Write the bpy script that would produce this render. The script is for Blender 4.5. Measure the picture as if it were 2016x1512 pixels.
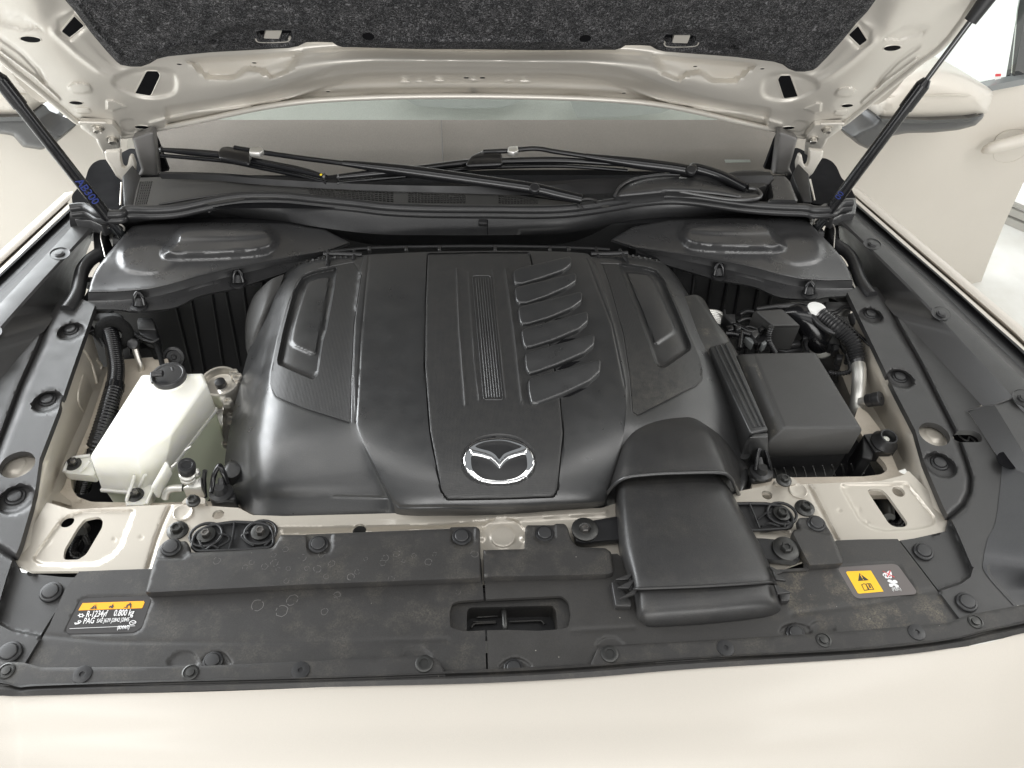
import bpy, bmesh, math, random
import numpy as np
from mathutils import Vector, Matrix
from mathutils.bvhtree import BVHTree
from mathutils.geometry import delaunay_2d_cdt
random.seed(7)
C = bpy.context; D = bpy.data
for o in list(D.objects): D.objects.remove(o)
COL = C.scene.collection
# ---------------------------------------------------------------- camera
CF = 1514.0
CAM = np.array([-0.0819275, 0.0, 1.0343138])
PIT, YAW, ROL = 0.8203047, -0.1211449, 0.0624226
def cam_axes():
    cy, sy, cp, sp = math.cos(YAW), math.sin(YAW), math.cos(PIT), math.sin(PIT)
    f = np.array([-sy*cp, cy*cp, -sp]); r = np.array([cy, sy, 0.0]); u = np.cross(r, f)
    c, s = math.cos(ROL), math.sin(ROL)
    return np.array([c*r+s*u, -s*r+c*u, f])
AX = cam_axes()
cd = D.cameras.new('camera'); cam = D.objects.new('camera', cd); COL.objects.link(cam)
cd.sensor_width = 36; cd.lens = CF/2016*36; cd.clip_start = .01; cd.clip_end = 200
m = Matrix([[AX[0][0], AX[1][0], -AX[2][0], CAM[0]], [AX[0][1], AX[1][1], -AX[2][1], CAM[1]],
            [AX[0][2], AX[1][2], -AX[2][2], CAM[2]], [0, 0, 0, 1]])
cam.matrix_world = m
C.scene.camera = cam
C.scene.render.resolution_x = 1024; C.scene.render.resolution_y = 768
# ---------------------------------------------------------------- light
W = D.worlds.new('World'); C.scene.world = W; W.use_nodes = True
bg = W.node_tree.nodes['Background']; bg.inputs[0].default_value = (.93, .97, 1, 1); bg.inputs[1].default_value = .26
C.scene.view_settings.view_transform = 'Standard'; C.scene.view_settings.look = 'None'
C.scene.view_settings.exposure = 0.13; C.scene.view_settings.gamma = 1.0
def area(name, loc, target, sx, sy, power, col=(1, .985, .96)):
    l = D.lights.new(name, 'AREA'); l.shape = 'RECTANGLE'; l.size = sx; l.size_y = sy; l.energy = power; l.color = col
    o = D.objects.new(name, l); COL.objects.link(o); o.location = loc
    o.rotation_euler = (Vector(target)-Vector(loc)).to_track_quat('-Z', 'Y').to_euler()
    return o
# showroom ceiling: rows of long strip lamps, in front of, over and behind the car
area('ceiling_lamp', (0, -1.9, 2.8), (0, .1, 0), 5.0, 1.4, 26)
area('ceiling_lamp', (0, -.2, 3.2), (0, .8, 0), 5.0, .9, 40)
area('ceiling_lamp', (0, 3.9, 3.1), (0, 2.4, 0), 5, .6, 30)
# bright daylight windows along both side walls of the showroom
area('side_window', (-3.4, 3.3, 1.35), (0, 1.0, 0), 4.4, 2.3, 380, (.95, .98, 1))
area('side_window', (3.4, 3.5, 1.35), (0, 1.0, 0), 4.4, 2.3, 380, (.95, .98, 1))
area('front_fill', (0, -4.2, .9), (0, 1.6, .35), 7.0, 2.2, 240, (1, .99, .97))  # added fill behind the camera, brightens the bonnet underside and doors
area('highlight_strip', (-2.5, 1.0, 1.75), (0, .9, 0), .40, 3.4, 26)  # pair of narrow strips added for highlights on the engine cover shoulders
area('highlight_strip', (2.5, 1.0, 1.75), (0, .9, 0), .40, 3.4, 26)
# ---------------------------------------------------------------- pixel <-> world
def rays(px):
    px = np.asarray(px, float).reshape(-1, 2)
    v = np.stack([(px[:, 0]-1008)/CF, -(px[:, 1]-756)/CF, np.ones(len(px))], 1)
    return v @ AX
class Plane:
    def __init__(s, o, n): s.o = np.array(o, float); s.n = np.array(n, float)/np.linalg.norm(n)
    def hit(s, px, off=0.0):
        d = rays(px); off = np.asarray(off, float)
        t = ((s.o-CAM) @ s.n + off)/(d @ s.n)
        return CAM + d*t[:, None]
ZP = Plane((0, 0, 0), (0, 0, 1))
HOOD = Plane((0, 1.69, .11), (0, -.845, -.535))
def proj(X):
    d = (np.asarray(X, float).reshape(-1, 3)-CAM) @ AX.T
    return np.stack([1008+CF*d[:, 0]/d[:, 2], 756-CF*d[:, 1]/d[:, 2]], 1)
def P(x, y, z=0.0, pl=ZP): return pl.hit([(x, y)], z)[0]
VW = {1: (0, 0, 2.88), 2: (660, 0, 2.88), 3: (1316, 0, 2.88), 4: (0, 500, 2.88), 5: (660, 480, 2.88), 6: (1316, 500, 2.88),
      7: (0, 960, 2.88), 8: (660, 960, 2.88), 9: (1316, 960, 2.88), 'a': (1370, 560, 5.04), 'b': (130, 560, 5.04), 'c': (90, 760, 5.04),
      'd': (440, 480, 5.04), 'e': (1140, 480, 5.04), 'f': (1380, 840, 5.04), 'g': (1180, 820, 5.04), 'h': (0, 380, 5.04),
      'i': (1616, 360, 5.04), 'j': (1700, 640, 6.38), 'k': (1700, 860, 4.085), 'l': (0, 700, 4.085),
      'm': (120, 1160, 10.08), 'n': (1640, 1100, 10.08), 'q': (860, 1150, 6.72), 'r': (880, 840, 10.08)}
def V(k, *a):
    x0, y0, s = VW[k]
    return [(x0+a[i]/s, y0+a[i+1]/s) for i in range(0, len(a), 2)]
def mirpx(pts, pl=ZP, off=0.0):
    w = pl.hit(pts, off); w[:, 0] *= -1
    return [tuple(q) for q in proj(w)]
# ---------------------------------------------------------------- 2-D helpers
def cat(pts, k=6, closed=False):
    p = [np.array(q, float) for q in pts]; n = len(p); out = []
    for i in range(n if closed else n-1):
        if closed: a, b, c, d = p[i-1], p[i], p[(i+1) % n], p[(i+2) % n]
        else: a, b, c, d = p[max(i-1, 0)], p[i], p[i+1], p[min(i+2, n-1)]
        for j in range(k):
            t = j/k
            out.append(.5*((2*b)+(c-a)*t+(2*a-5*b+4*c-d)*t*t+(3*b-a-3*c+d)*t**3))
    if not closed: out.append(p[-1])
    return [tuple(q) for q in out]
def rd(pts, r=6, k=4):
    n = len(pts); out = []
    for i in range(n):
        a, b, c = (np.array(pts[j % n], float) for j in (i-1, i, i+1))
        la, lc = np.linalg.norm(a-b), np.linalg.norm(c-b)
        rr = r[i] if hasattr(r, '__len__') else r
        ra, rc = min(rr, la*.45), min(rr, lc*.45)
        if rr <= .5 or la < 1e-6 or lc < 1e-6: out.append(tuple(b)); continue
        s = b+(a-b)/la*ra; e = b+(c-b)/lc*rc
        for j in range(k+1):
            t = j/k; out.append(tuple((1-t)**2*s+2*t*(1-t)*b+t*t*e))
    return out
def circ(p, r, n=(0, 0, 1), k=28, ry=None, u=None):
    n = Vector(n).normalized(); u = Vector(u).normalized() if u is not None else n.orthogonal().normalized(); v = n.cross(u)
    w = [np.array(Vector(p)+u*r*math.cos(a)+v*(ry or r)*math.sin(a)) for a in [2*math.pi*i/k for i in range(k)]]
    return [tuple(q) for q in proj(w)]
def inside(pts, poly):
    x, y = pts[:, 0], pts[:, 1]; r = np.zeros(len(pts), bool); n = len(poly)
    for i in range(n):
        x1, y1 = poly[i]; x2, y2 = poly[(i+1) % n]
        if y1 == y2: continue
        c = ((y1 > y) != (y2 > y)) & (x < (x2-x1)*(y-y1)/(y2-y1)+x1); r ^= c
    return r
def dline(pts, line, closed=False):
    d = np.full(len(pts), 1e9); n = len(line)
    for i in range(n if closed else n-1):
        a = np.array(line[i], float); b = np.array(line[(i+1) % n], float); ab = b-a; L = ab @ ab
        t = np.clip(((pts-a) @ ab)/max(L, 1e-9), 0, 1)
        d = np.minimum(d, np.hypot(*(pts-a-t[:, None]*ab).T))
    return d
def sstep(t): t = np.clip(t, 0, 1); return t*t*(3-2*t)
def embv(pts, embs):
    z = np.zeros(len(pts))
    for e in embs:
        if e[0] == 'poly':
            _, poly, h, soft = e; pa = np.array(poly); lo = pa.min(0)-soft-2; hi = pa.max(0)+soft+2
            m = np.all((pts > lo) & (pts < hi), 1)
            if not m.any(): continue
            q = pts[m]; s = np.where(inside(q, poly), 1, -1)*dline(q, poly, True)
            z[m] += h*sstep(s/soft+.5)
        elif e[0] == 'line':
            _, ln, h, w = e; pa = np.array(ln); m = np.all((pts > pa.min(0)-3*w) & (pts < pa.max(0)+3*w), 1)
            if not m.any(): continue
            z[m] += h*np.exp(-(dline(pts[m], ln)/w)**2)
        elif e[0] == 'dome':
            _, cx, cy, rx, ry, h = e
            z += h*(1-sstep(np.hypot((pts[:, 0]-cx)/rx, (pts[:, 1]-cy)/ry)))
    return z
def resamp(loop, step):
    out = []; n = len(loop)
    for i in range(n):
        a = np.array(loop[i], float); b = np.array(loop[(i+1) % n], float); L = np.linalg.norm(b-a)
        k = max(1, int(math.ceil(L/step-1e-6)))
        for j in range(k): out.append(a+(b-a)*j/k)
    res = [out[0]]
    for q in out[1:]:
        if np.linalg.norm(q-res[-1]) > .35: res.append(q)
    if np.linalg.norm(res[0]-res[-1]) < .35 and len(res) > 3: res.pop()
    return np.array(res)
# ---------------------------------------------------------------- objects
MAT = {}; TG = {}
def setp(o, parent):
    if parent is not None:
        o.parent = parent
        if parent.type == 'EMPTY': o.location = -parent.location
def add(name, vs, fs, mat, parent=None, ang=35, smooth=True):
    me = D.meshes.new(name); me.from_pydata([tuple(map(float, v)) for v in vs], [], [tuple(int(i) for i in f) for f in fs]); me.validate(); me.update()
    if smooth:
        me.polygons.foreach_set('use_smooth', [True]*len(me.polygons)); me.set_sharp_from_angle(angle=math.radians(ang))
    me.materials.append(MAT[mat] if isinstance(mat, str) else mat)
    o = D.objects.new(name, me); COL.objects.link(o); setp(o, parent)
    return o
def thing(name, label, cat_, loc, group=None):
    o = D.objects.new(name, None); COL.objects.link(o); o.location = Vector([float(q) for q in loc]); o.empty_display_size = .05
    o['label'] = label; o['category'] = cat_
    if group: o['group'] = group
    return o
def tag(o, label, cat_, group=None):
    o['label'] = label; o['category'] = cat_
    if group: o['group'] = group
    return o
def bvh(vs, fs): return BVHTree.FromPolygons([tuple(map(float, v)) for v in vs], [tuple(int(i) for i in f) for f in fs])
def mkbvh(objs):
    vs = []; fs = []
    for o in (objs if isinstance(objs, (list, tuple)) else [objs]):
        b = len(vs); vs += [tuple(v.co) for v in o.data.vertices]; fs += [tuple(i+b for i in p.vertices) for p in o.data.polygons]
    return BVHTree.FromPolygons(vs, fs)
def onto(px, T):
    """points of surface T under pixels; returns pts, normals (facing the camera)"""
    ds = rays(px); n = len(ds); pts = np.full((n, 3), np.nan); ns = np.zeros((n, 3)); c = Vector(CAM)
    for i, d in enumerate(ds):
        v = Vector(d).normalized(); h = T.ray_cast(c, v)
        if h[0] is not None:
            pts[i] = h[0]; nn = h[1] if h[1].dot(v) < 0 else -h[1]; ns[i] = nn
    bad = np.isnan(pts[:, 0])
    if bad.any() and not bad.all():
        good = np.where(~bad)[0]; gp = np.asarray(px, float).reshape(-1, 2)
        for i in np.where(bad)[0]:
            j = good[np.argmin(np.hypot(*(gp[good]-gp[i]).T))]
            t = (pts[j]-CAM) @ AX[2]/(ds[i] @ AX[2]); pts[i] = CAM+ds[i]*t; ns[i] = ns[j]
    elif bad.all():
        pts = ZP.hit(px, 0); ns[:] = (0, 0, 1)
    return pts, ns
def at(x, y, T):
    p, n = onto([(x, y)], T); return p[0], n[0]
def panel(name, poly, mat, parent=None, pl=ZP, z=0.0, on=None, lift=0.0, prof=None, emb=(), holes=(), step=7, th=.004, zf=None, ang=52, dn=None, hth=None):
    loops = [resamp(poly, step)]+[resamp(h, min(step, 4)) for h in holes]
    pts = np.concatenate(loops); edges = []; b = 0
    for lp in loops:
        n = len(lp); edges += [(b+i, b+(i+1) % n) for i in range(n)]; b += n
    lo = loops[0].min(0); hi = loops[0].max(0)
    gx, gy = np.meshgrid(np.arange(lo[0]+step/2, hi[0], step), np.arange(lo[1]+step/2, hi[1], step))
    g = np.stack([gx.ravel()+((np.arange(gx.shape[0]) % 2)[:, None]*step*.5*np.ones_like(gx)).ravel(), gy.ravel()], 1)
    def ok(g, d0):
        if len(g) == 0: return g
        k = inside(g, loops[0]); g = g[k]
        for h in loops[1:]:
            if len(g): g = g[~inside(g, h)]
        for h in loops:
            if len(g): g = g[dline(g, h, True) > d0]
        return g
    extra = []
    if prof:
        h_, w_ = prof; lp = loops[0]; n = len(lp)
        area2 = sum(lp[i][0]*lp[(i+1) % n][1]-lp[(i+1) % n][0]*lp[i][1] for i in range(n))
        sg = 1 if area2 > 0 else -1
        tan = np.roll(lp, -1, 0)-np.roll(lp, 1, 0); tan /= np.maximum(np.linalg.norm(tan, axis=1), 1e-9)[:, None]
        nr = np.stack([-tan[:, 1], tan[:, 0]], 1)*sg
        for f in (.12, .35, .65, 1.0):
            q = lp+nr*w_*f; q = q[inside(q, lp)]; q = q[dline(q, lp, True) > w_*f*.93]
            if len(q): extra.append(q)
        d0 = w_*1.0+step*.4
    else: d0 = step*.45
    g = ok(g, d0)
    ex2 = []
    for e in emb:
        if e[0] not in ('poly', 'line') or e[2] == 0: continue
        cl = e[0] == 'poly'; w_ = e[3]
        src = resamp(e[1], max(1.6, min(step, w_*.9))) if cl else np.array(cat(e[1], 6)) if len(e[1]) > 2 else np.array([np.array(e[1][0])+(np.array(e[1][1])-np.array(e[1][0]))*t for t in np.linspace(0, 1, 24)])
        if not cl:
            L_ = np.concatenate([[0], np.cumsum(np.linalg.norm(np.diff(src, axis=0), axis=1))]); tt = np.arange(0, L_[-1], max(2.0, step*.6)); src = np.stack([np.interp(tt, L_, src[:, i]) for i in (0, 1)], 1)
        tan = np.roll(src, -1, 0)-np.roll(src, 1, 0)
        if not cl: tan[0] = src[1]-src[0]; tan[-1] = src[-1]-src[-2]
        tan /= np.maximum(np.linalg.norm(tan, axis=1), 1e-9)[:, None]; nr = np.stack([-tan[:, 1], tan[:, 0]], 1)
        for f in ((-.5, -.3, -.1, .1, .3, .5) if cl else (-1.6, -.8, 0, .8, 1.6)):
            q = src+nr*f*w_
            if cl: q = q[np.abs(dline(q, e[1], True)-abs(f)*w_) < .3*w_]
            if len(q): q = ok(q, 1.2)
            if len(q): ex2.append(q)
    if ex2:
        X2 = np.concatenate(ex2); keep = []; cell = {}
        for q in X2:
            c_ = (int(q[0]/max(1.3, step*.38)), int(q[1]/max(1.3, step*.38)))
            if c_ in cell: continue
            cell[c_] = 1; keep.append(q)
        X2 = np.array(keep)
        if len(g):
            big = set(); cs = step*.6
            for q in X2:
                bx_, by_ = int(q[0]/cs), int(q[1]/cs); big.add((bx_, by_))
            g = np.array([q for q in g if (int(q[0]/cs), int(q[1]/cs)) not in big]).reshape(-1, 2)
        extra = extra+[X2]
    allp = [pts]+extra+([g] if len(g) else [])
    if extra:
        for h in loops[1:]:
            allp[1:1+len(extra)] = [e[(~inside(e, h)) & (dline(e, h, True) > 1.5)] if len(e) else e for e in allp[1:1+len(extra)]]
    nb_ = len(pts); rest = [a for a in allp[1:] if len(a)]
    if rest:   # keep the points well apart: slivers shade badly
        rest = np.concatenate(rest); mn = max(.9, min(step*.36, 1.6)); grid_ = {}; keep = []
        for q in pts: grid_.setdefault((int(q[0]//mn), int(q[1]//mn)), []).append(q)
        for q in rest:
            cx_, cy_ = int(q[0]//mn), int(q[1]//mn); okk = True
            for ax_ in (-1, 0, 1):
                for ay_ in (-1, 0, 1):
                    for o_ in grid_.get((cx_+ax_, cy_+ay_), ()):
                        if (o_[0]-q[0])**2+(o_[1]-q[1])**2 < mn*mn: okk = False; break
                    if not okk: break
                if not okk: break
            if okk: keep.append(q); grid_.setdefault((cx_, cy_), []).append(q)
        pts = np.concatenate([pts, np.array(keep).reshape(-1, 2)])
    r = delaunay_2d_cdt([Vector(p) for p in pts], edges, [], 0, 1e-4)
    pv = np.array([tuple(v) for v in r[0]]); fs = np.array([f for f in r[2] if len(f) == 3])
    cen = pv[fs].mean(1); k = inside(cen, loops[0])
    for h in loops[1:]: k &= ~inside(cen, h)
    fs = fs[k]; used = np.unique(fs); mp = -np.ones(len(pv), int); mp[used] = np.arange(len(used)); fs = mp[fs]; pv = pv[used]
    off = embv(pv, emb) if emb else np.zeros(len(pv))
    if zf is not None: off += zf(pv)
    if prof:
        t = np.clip(dline(pv, loops[0], True)/prof[1], 0, 1); off += prof[0]*np.sqrt(np.maximum(0, 1-(1-t)**2))
    if on is not None:
        w, ns = onto(pv, on); w = w+ns*(lift+off)[:, None]; nrm = ns
    else:
        w = pl.hit(pv, z+lift+off); nrm = np.tile(pl.n if (pl.n @ AX[2]) < 0 else -pl.n, (len(pv), 1))
    # orientation towards the camera
    a, b_, c = w[fs[:, 0]], w[fs[:, 1]], w[fs[:, 2]]
    fn = np.cross(b_-a, c-a); back_ = np.einsum('ij,ij->i', fn, a-CAM) > 0
    p2 = pv[fs]; s2 = (p2[:, 1, 0]-p2[:, 0, 0])*(p2[:, 2, 1]-p2[:, 0, 1])-(p2[:, 1, 1]-p2[:, 0, 1])*(p2[:, 2, 0]-p2[:, 0, 0])
    same = ((s2 > 0) == back_).sum() >= len(fs)/2
    flip = (s2 > 0) if same else (s2 <= 0)
    fs[flip] = fs[flip][:, [0, 2, 1]]
    faces = [tuple(f) for f in fs]
    if th:
        cnt = {}
        for f in faces:
            for i in range(3):
                e = (f[i], f[(i+1) % 3]); cnt[e] = 1
        be = [e for e in cnt if (e[1], e[0]) not in cnt]
        bv = sorted({i for e in be for i in e}); ix = {v: len(w)+i for i, v in enumerate(bv)}
        dd = -nrm[bv] if dn is None else np.tile(np.array(dn, float), (len(bv), 1))
        w = np.concatenate([w, w[bv]+dd*th]); faces += [(e[1], e[0], ix[e[0]], ix[e[1]]) for e in be]
    return add(name, w, faces, mat, parent, ang)
def surf(name, rows, mat, parent=None, pl=ZP, k=8, ku=None, emb=(), skirt=.02, ang=40, sd=None, lin=False, world=None):
    """rows of (px, py, off): a smooth sheet through them"""
    R = np.array(rows, float); ku = ku or k
    def interp(A, k, ax):
        A = np.moveaxis(A, ax, 0); n = len(A); out = []
        for i in range(n-1):
            a, b, c, d = A[max(i-1, 0)], A[i], A[i+1], A[min(i+2, n-1)]
            for j in range(k):
                t = j/k
                if lin: out.append(b*(1-t)+c*t)
                else: out.append(.5*((2*b)+(c-a)*t+(2*a-5*b+4*c-d)*t*t+(3*b-a-3*c+d)*t**3))
        out.append(A[-1]); return np.moveaxis(np.array(out), 0, ax)
    G = interp(interp(R, k, 0), ku, 1); nr, nc = G.shape[:2]
    px = G[:, :, :2].reshape(-1, 2); off = G[:, :, 2].ravel()
    if emb: off = off+embv(px, emb)
    w = pl.hit(px, off)
    return gridmesh(name, w, nr, nc, mat, parent, skirt, sd, ang, -pl.n if (pl.n @ AX[2]) < 0 else pl.n)
def gridmesh(name, w, nr, nc, mat, parent, skirt=0, sd=None, ang=40, dd=(0, 0, -1)):
    fs = [(i*nc+j, i*nc+j+1, (i+1)*nc+j+1, (i+1)*nc+j) for i in range(nr-1) for j in range(nc-1)]
    a, b, c = (w[fs[len(fs)//2][q]] for q in (0, 1, 2))
    if np.dot(np.cross(b-a, c-a), a-CAM) > 0: fs = [f[::-1] for f in fs]
    if skirt:
        d = np.array(sd if sd is not None else dd, float)
        loop = [j for j in range(nc)]+[i*nc+nc-1 for i in range(1, nr)]+[(nr-1)*nc+j for j in range(nc-2, -1, -1)]+[i*nc for i in range(nr-2, 0, -1)]
        n0 = len(w); w = np.concatenate([w, w[loop]+d*skirt]); L = len(loop)
        es = {}
        for f in fs:
            for i in range(4): es[(f[i], f[(i+1) % 4])] = 1
        for i in range(L):
            a, b = loop[i], loop[(i+1) % L]; q = (a, b, n0+(i+1) % L, n0+i)
            fs.append(q if (b, a) in es else q[::-1])
    return add(name, w, fs, mat, parent, ang)
def lines(name, L, mat, parent=None, n=60, smooth=True, skirt=0, ang=30, pl=ZP, sub=1, sd=None):
    """longitudinal lines [(px,py,z)..]: ruled sheet between them"""
    cols = []
    for ln in L:
        w = np.array([P(*q[:2], q[2], pl) if len(q) == 3 else np.array(q[1:]) for q in ln])
        if smooth and len(w) > 2: w = np.array(cat([tuple(q) for q in w], 10))
        s = np.concatenate([[0], np.cumsum(np.linalg.norm(np.diff(w, axis=0), axis=1))]); t = np.linspace(0, s[-1], n)
        cols.append(np.stack([np.interp(t, s, w[:, i]) for i in range(3)], 1))
    if sub > 1:
        cc = []
        for a, b in zip(cols[:-1], cols[1:]): cc += [a+(b-a)*j/sub for j in range(sub)]
        cols = cc+[cols[-1]]
    G = np.stack(cols, 1); nr, nc = G.shape[:2]
    return gridmesh(name, G.reshape(-1, 3), nr, nc, mat, parent, skirt, sd, ang)
def rings(name, R, mat, parent=None, bev=0.0, seg=3, cap0=True, cap1=True, ang=40):
    """R: list of closed world rings of equal length (top to bottom)"""
    n = len(R[0]); vs = [v for r in R for v in r]; fs = []
    for i in range(len(R)-1):
        for j in range(n): fs.append((i*n+j, i*n+(j+1) % n, (i+1)*n+(j+1) % n, (i+1)*n+j))
    if cap0: fs.append(tuple(range(n)))
    if cap1: fs.append(tuple((len(R)-1)*n+j for j in range(n-1, -1, -1)))
    bm = bmesh.new(); bv = [bm.verts.new(tuple(map(float, v))) for v in vs]
    for f in fs: bm.faces.new([bv[i] for i in f])
    bmesh.ops.recalc_face_normals(bm, faces=bm.faces)
    if bev:
        es = [e for e in bm.edges if len(e.link_faces) == 2 and e.calc_face_angle(0) > .2]
        bmesh.ops.bevel(bm, geom=es, offset=bev, segments=seg, affect='EDGES', profile=.5, clamp_overlap=True)
    me = D.meshes.new(name); bm.to_mesh(me); bm.free()
    me.polygons.foreach_set('use_smooth', [True]*len(me.polygons)); me.set_sharp_from_angle(angle=math.radians(ang))
    me.materials.append(MAT[mat]); o = D.objects.new(name, me); COL.objects.link(o); setp(o, parent)
    return o
def W3(pts, z=None, pl=ZP): return [P(q[0], q[1], q[2] if len(q) > 2 else z, pl) for q in pts]
def drop(ring, dz): return [np.array([v[0], v[1], v[2]-dz]) for v in ring]
def block(name, pts, dz, mat, parent=None, z=None, bev=.003, seg=3):
    r = W3(pts, z); return rings(name, [r, drop(r, dz)], mat, parent, bev, seg)
def tube(name, pts, r, mat, parent=None, seg=14, k=8, rib=None, smooth=True, closed=False, caps=True, flat=None):
    """pts world points; r radius or list; rib=(pitch, amplitude)"""
    p = [np.array(q, float) for q in pts]; rr = r if hasattr(r, '__len__') else [r]*len(p)
    q4 = [tuple(a)+(b,) for a, b in zip(p, rr)]
    if smooth: q4 = cat(q4, k, closed)
    q4 = np.array(q4); c = q4[:, :3]; R = q4[:, 3]
    if rib:
        s = np.concatenate([[0], np.cumsum(np.linalg.norm(np.diff(c, axis=0), axis=1))]); n = max(4, int(s[-1]/rib[0]*4)); t = np.linspace(0, s[-1], n)
        c = np.stack([np.interp(t, s, c[:, i]) for i in range(3)], 1); R = np.interp(t, s, R)+rib[1]*np.cos(np.arange(n)*math.pi/2)
    n = len(c); vs = []; fs = []; up = None
    for i in range(n):
        a = c[(i-1) % n] if closed else c[max(i-1, 0)]; b = c[(i+1) % n] if closed else c[min(i+1, n-1)]
        d = Vector(b-a).normalized()
        if up is None: up = d.orthogonal().normalized()
        up = (up-d*up.dot(d)).normalized(); s2 = d.cross(up)
        for j in range(seg):
            an = 2*math.pi*j/seg; x = up*math.cos(an)*R[i]; y = s2*math.sin(an)*R[i]
            v = Vector(c[i])+x+y
            if flat is not None: v = Vector(c[i])+x+y-Vector(flat[0])*((x+y).dot(Vector(flat[0])))*flat[1]
            vs.append(v)
    for i in range(n if closed else n-1):
        for j in range(seg):
            a = i*seg+j; b = i*seg+(j+1) % seg; i2 = (i+1) % n
            fs.append((a, b, i2*seg+(j+1) % seg, i2*seg+j))
    if caps and not closed: fs += [tuple(range(seg-1, -1, -1)), tuple((n-1)*seg+j for j in range(seg))]
    return add(name, vs, fs, mat, parent, 50)
def lathe_me(name, prof, mat, seg=20, ang=30, hexn=None):
    vs = []; fs = []; n = len(prof)
    for (r, h) in prof:
        for j in range(seg):
            a = 2*math.pi*j/seg; vs.append((r*math.cos(a), r*math.sin(a), h))
    for i in range(n-1):
        for j in range(seg): fs.append((i*seg+j, i*seg+(j+1) % seg, (i+1)*seg+(j+1) % seg, (i+1)*seg+j))
    fs.append(tuple((n-1)*seg+j for j in range(seg)))
    me = D.meshes.new(name); me.from_pydata(vs, [], fs); me.update()
    me.polygons.foreach_set('use_smooth', [True]*len(me.polygons)); me.set_sharp_from_angle(angle=math.radians(ang))
    me.materials.append(MAT[mat]); return me
def frame(p, n, u=None):
    n = Vector([float(q) for q in n]).normalized(); u = Vector([float(q) for q in (u if u is not None else (1, 0, 0))]); u = (u-n*u.dot(n)).normalized(); v = n.cross(u)
    return Matrix([[u[0], v[0], n[0], p[0]], [u[1], v[1], n[1], p[1]], [u[2], v[2], n[2], p[2]], [0, 0, 0, 1]])
def inst(me, name, p, n, parent=None, u=None, s=1.0):
    o = D.objects.new(name, me); COL.objects.link(o); M = frame(p, n, u) @ Matrix.Scale(s, 4)
    if parent is not None:
        o.parent = parent
        if parent.type == 'EMPTY': M = Matrix.Translation(-parent.location) @ M
    o.matrix_basis = M
    return o
def lathe(name, prof, mat, p, n, parent=None, seg=20, u=None, s=1.0): return inst(lathe_me(name, prof, mat, seg), name, p, n, parent, u, s)
def flatpoly(name, pts2, M, mat, parent, th=.0003, holes=()):
    """small flat print piece: 2-D polygon in a frame"""
    cu = D.curves.new(name, 'CURVE'); cu.dimensions = '2D'; cu.fill_mode = 'BOTH'; cu.extrude = th/2
    for lp in [pts2]+list(holes):
        sp = cu.splines.new('POLY'); sp.points.add(len(lp)-1)
        for i, q in enumerate(lp): sp.points[i].co = (q[0], q[1], 0, 1)
        sp.use_cyclic_u = True
    return cvt(cu, name, M, mat, parent)
def text(name, s, size, M, mat, parent, th=.0003, align='LEFT', shear=0.0, sx=1.0, off=0.0):
    cu = D.curves.new(name, 'FONT'); cu.body = s; cu.size = size; cu.extrude = th/2; cu.align_x = align; cu.shear = shear; cu.offset = off
    cu.resolution_u = 3
    return cvt(cu, name, M @ Matrix.Diagonal((sx, 1, 1, 1)), mat, parent)
def cvt(cu, name, M, mat, parent):
    t = D.objects.new(name+'_tmp', cu); COL.objects.link(t)
    dg = C.evaluated_depsgraph_get(); me = D.meshes.new_from_object(t.evaluated_get(dg)); D.objects.remove(t); D.curves.remove(cu)
    me.name = name; me.transform(M); me.materials.clear(); me.materials.append(MAT[mat])
    o = D.objects.new(name, me); COL.objects.link(o); setp(o, parent); return o
S3 = Matrix.Diagonal((-1, 1, 1, 1))
def mirror(root, label=None, skip=()):
    mc = {}
    def rec(o, par):
        if o.name.split('.')[0] in skip: return None
        c = o.copy()
        if o.type == 'MESH':
            if o.data.name not in mc:
                me = o.data.copy(); me.transform(S3); me.flip_normals(); mc[o.data.name] = me
            c.data = mc[o.data.name]
        COL.objects.link(c); c.parent = par; c.matrix_parent_inverse = Matrix(); c.matrix_basis = S3 @ o.matrix_basis @ S3
        for ch in [q for q in D.objects if q.parent == o]: rec(ch, c)
        return c
    r = rec(root, root.parent)
    if label: r['label'] = label
    return r
# ---------------------------------------------------------------- materials
def newmat(name):
    m = D.materials.new(name); m.use_nodes = True; nt = m.node_tree; b = nt.nodes['Principled BSDF']; MAT[name] = m
    return m, nt, b
def N(nt, t, **kw):
    n = nt.nodes.new(t)
    for k, v in kw.items():
        if hasattr(n, k): setattr(n, k, v)
        else: n.inputs[k].default_value = v
    return n
def geo(nt): return N(nt, 'ShaderNodeNewGeometry').outputs['Position']
def mix(nt, f, a, b):
    n = N(nt, 'ShaderNodeMix', data_type='RGBA'); nt.links.new(f, n.inputs[0]) if not isinstance(f, float) else None
    if isinstance(f, float): n.inputs[0].default_value = f
    for i, v in ((6, a), (7, b)):
        if isinstance(v, tuple): n.inputs[i].default_value = v+(1,) if len(v) == 3 else v
        else: nt.links.new(v, n.inputs[i])
    return n.outputs[2]
def ramp(nt, f, a, b, ca=0.0, cb=1.0):
    n = N(nt, 'ShaderNodeMapRange'); nt.links.new(f, n.inputs[0])
    for i, v in zip((1, 2, 3, 4), (a, b, ca, cb)): n.inputs[i].default_value = v
    return n.outputs[0]
def math_(nt, op, a, b=0.0):
    n = N(nt, 'ShaderNodeMath', operation=op)
    for i, v in ((0, a), (1, b)):
        if isinstance(v, (int, float)): n.inputs[i].default_value = v
        else: nt.links.new(v, n.inputs[i])
    return n.outputs[0]
def noise(nt, sc, det=3, vec=None, rough=.55):
    n = N(nt, 'ShaderNodeTexNoise'); n.inputs['Scale'].default_value = sc; n.inputs['Detail'].default_value = det; n.inputs['Roughness'].default_value = rough
    nt.links.new(vec if vec is not None else geo(nt), n.inputs['Vector']); return n.outputs['Fac']
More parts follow.
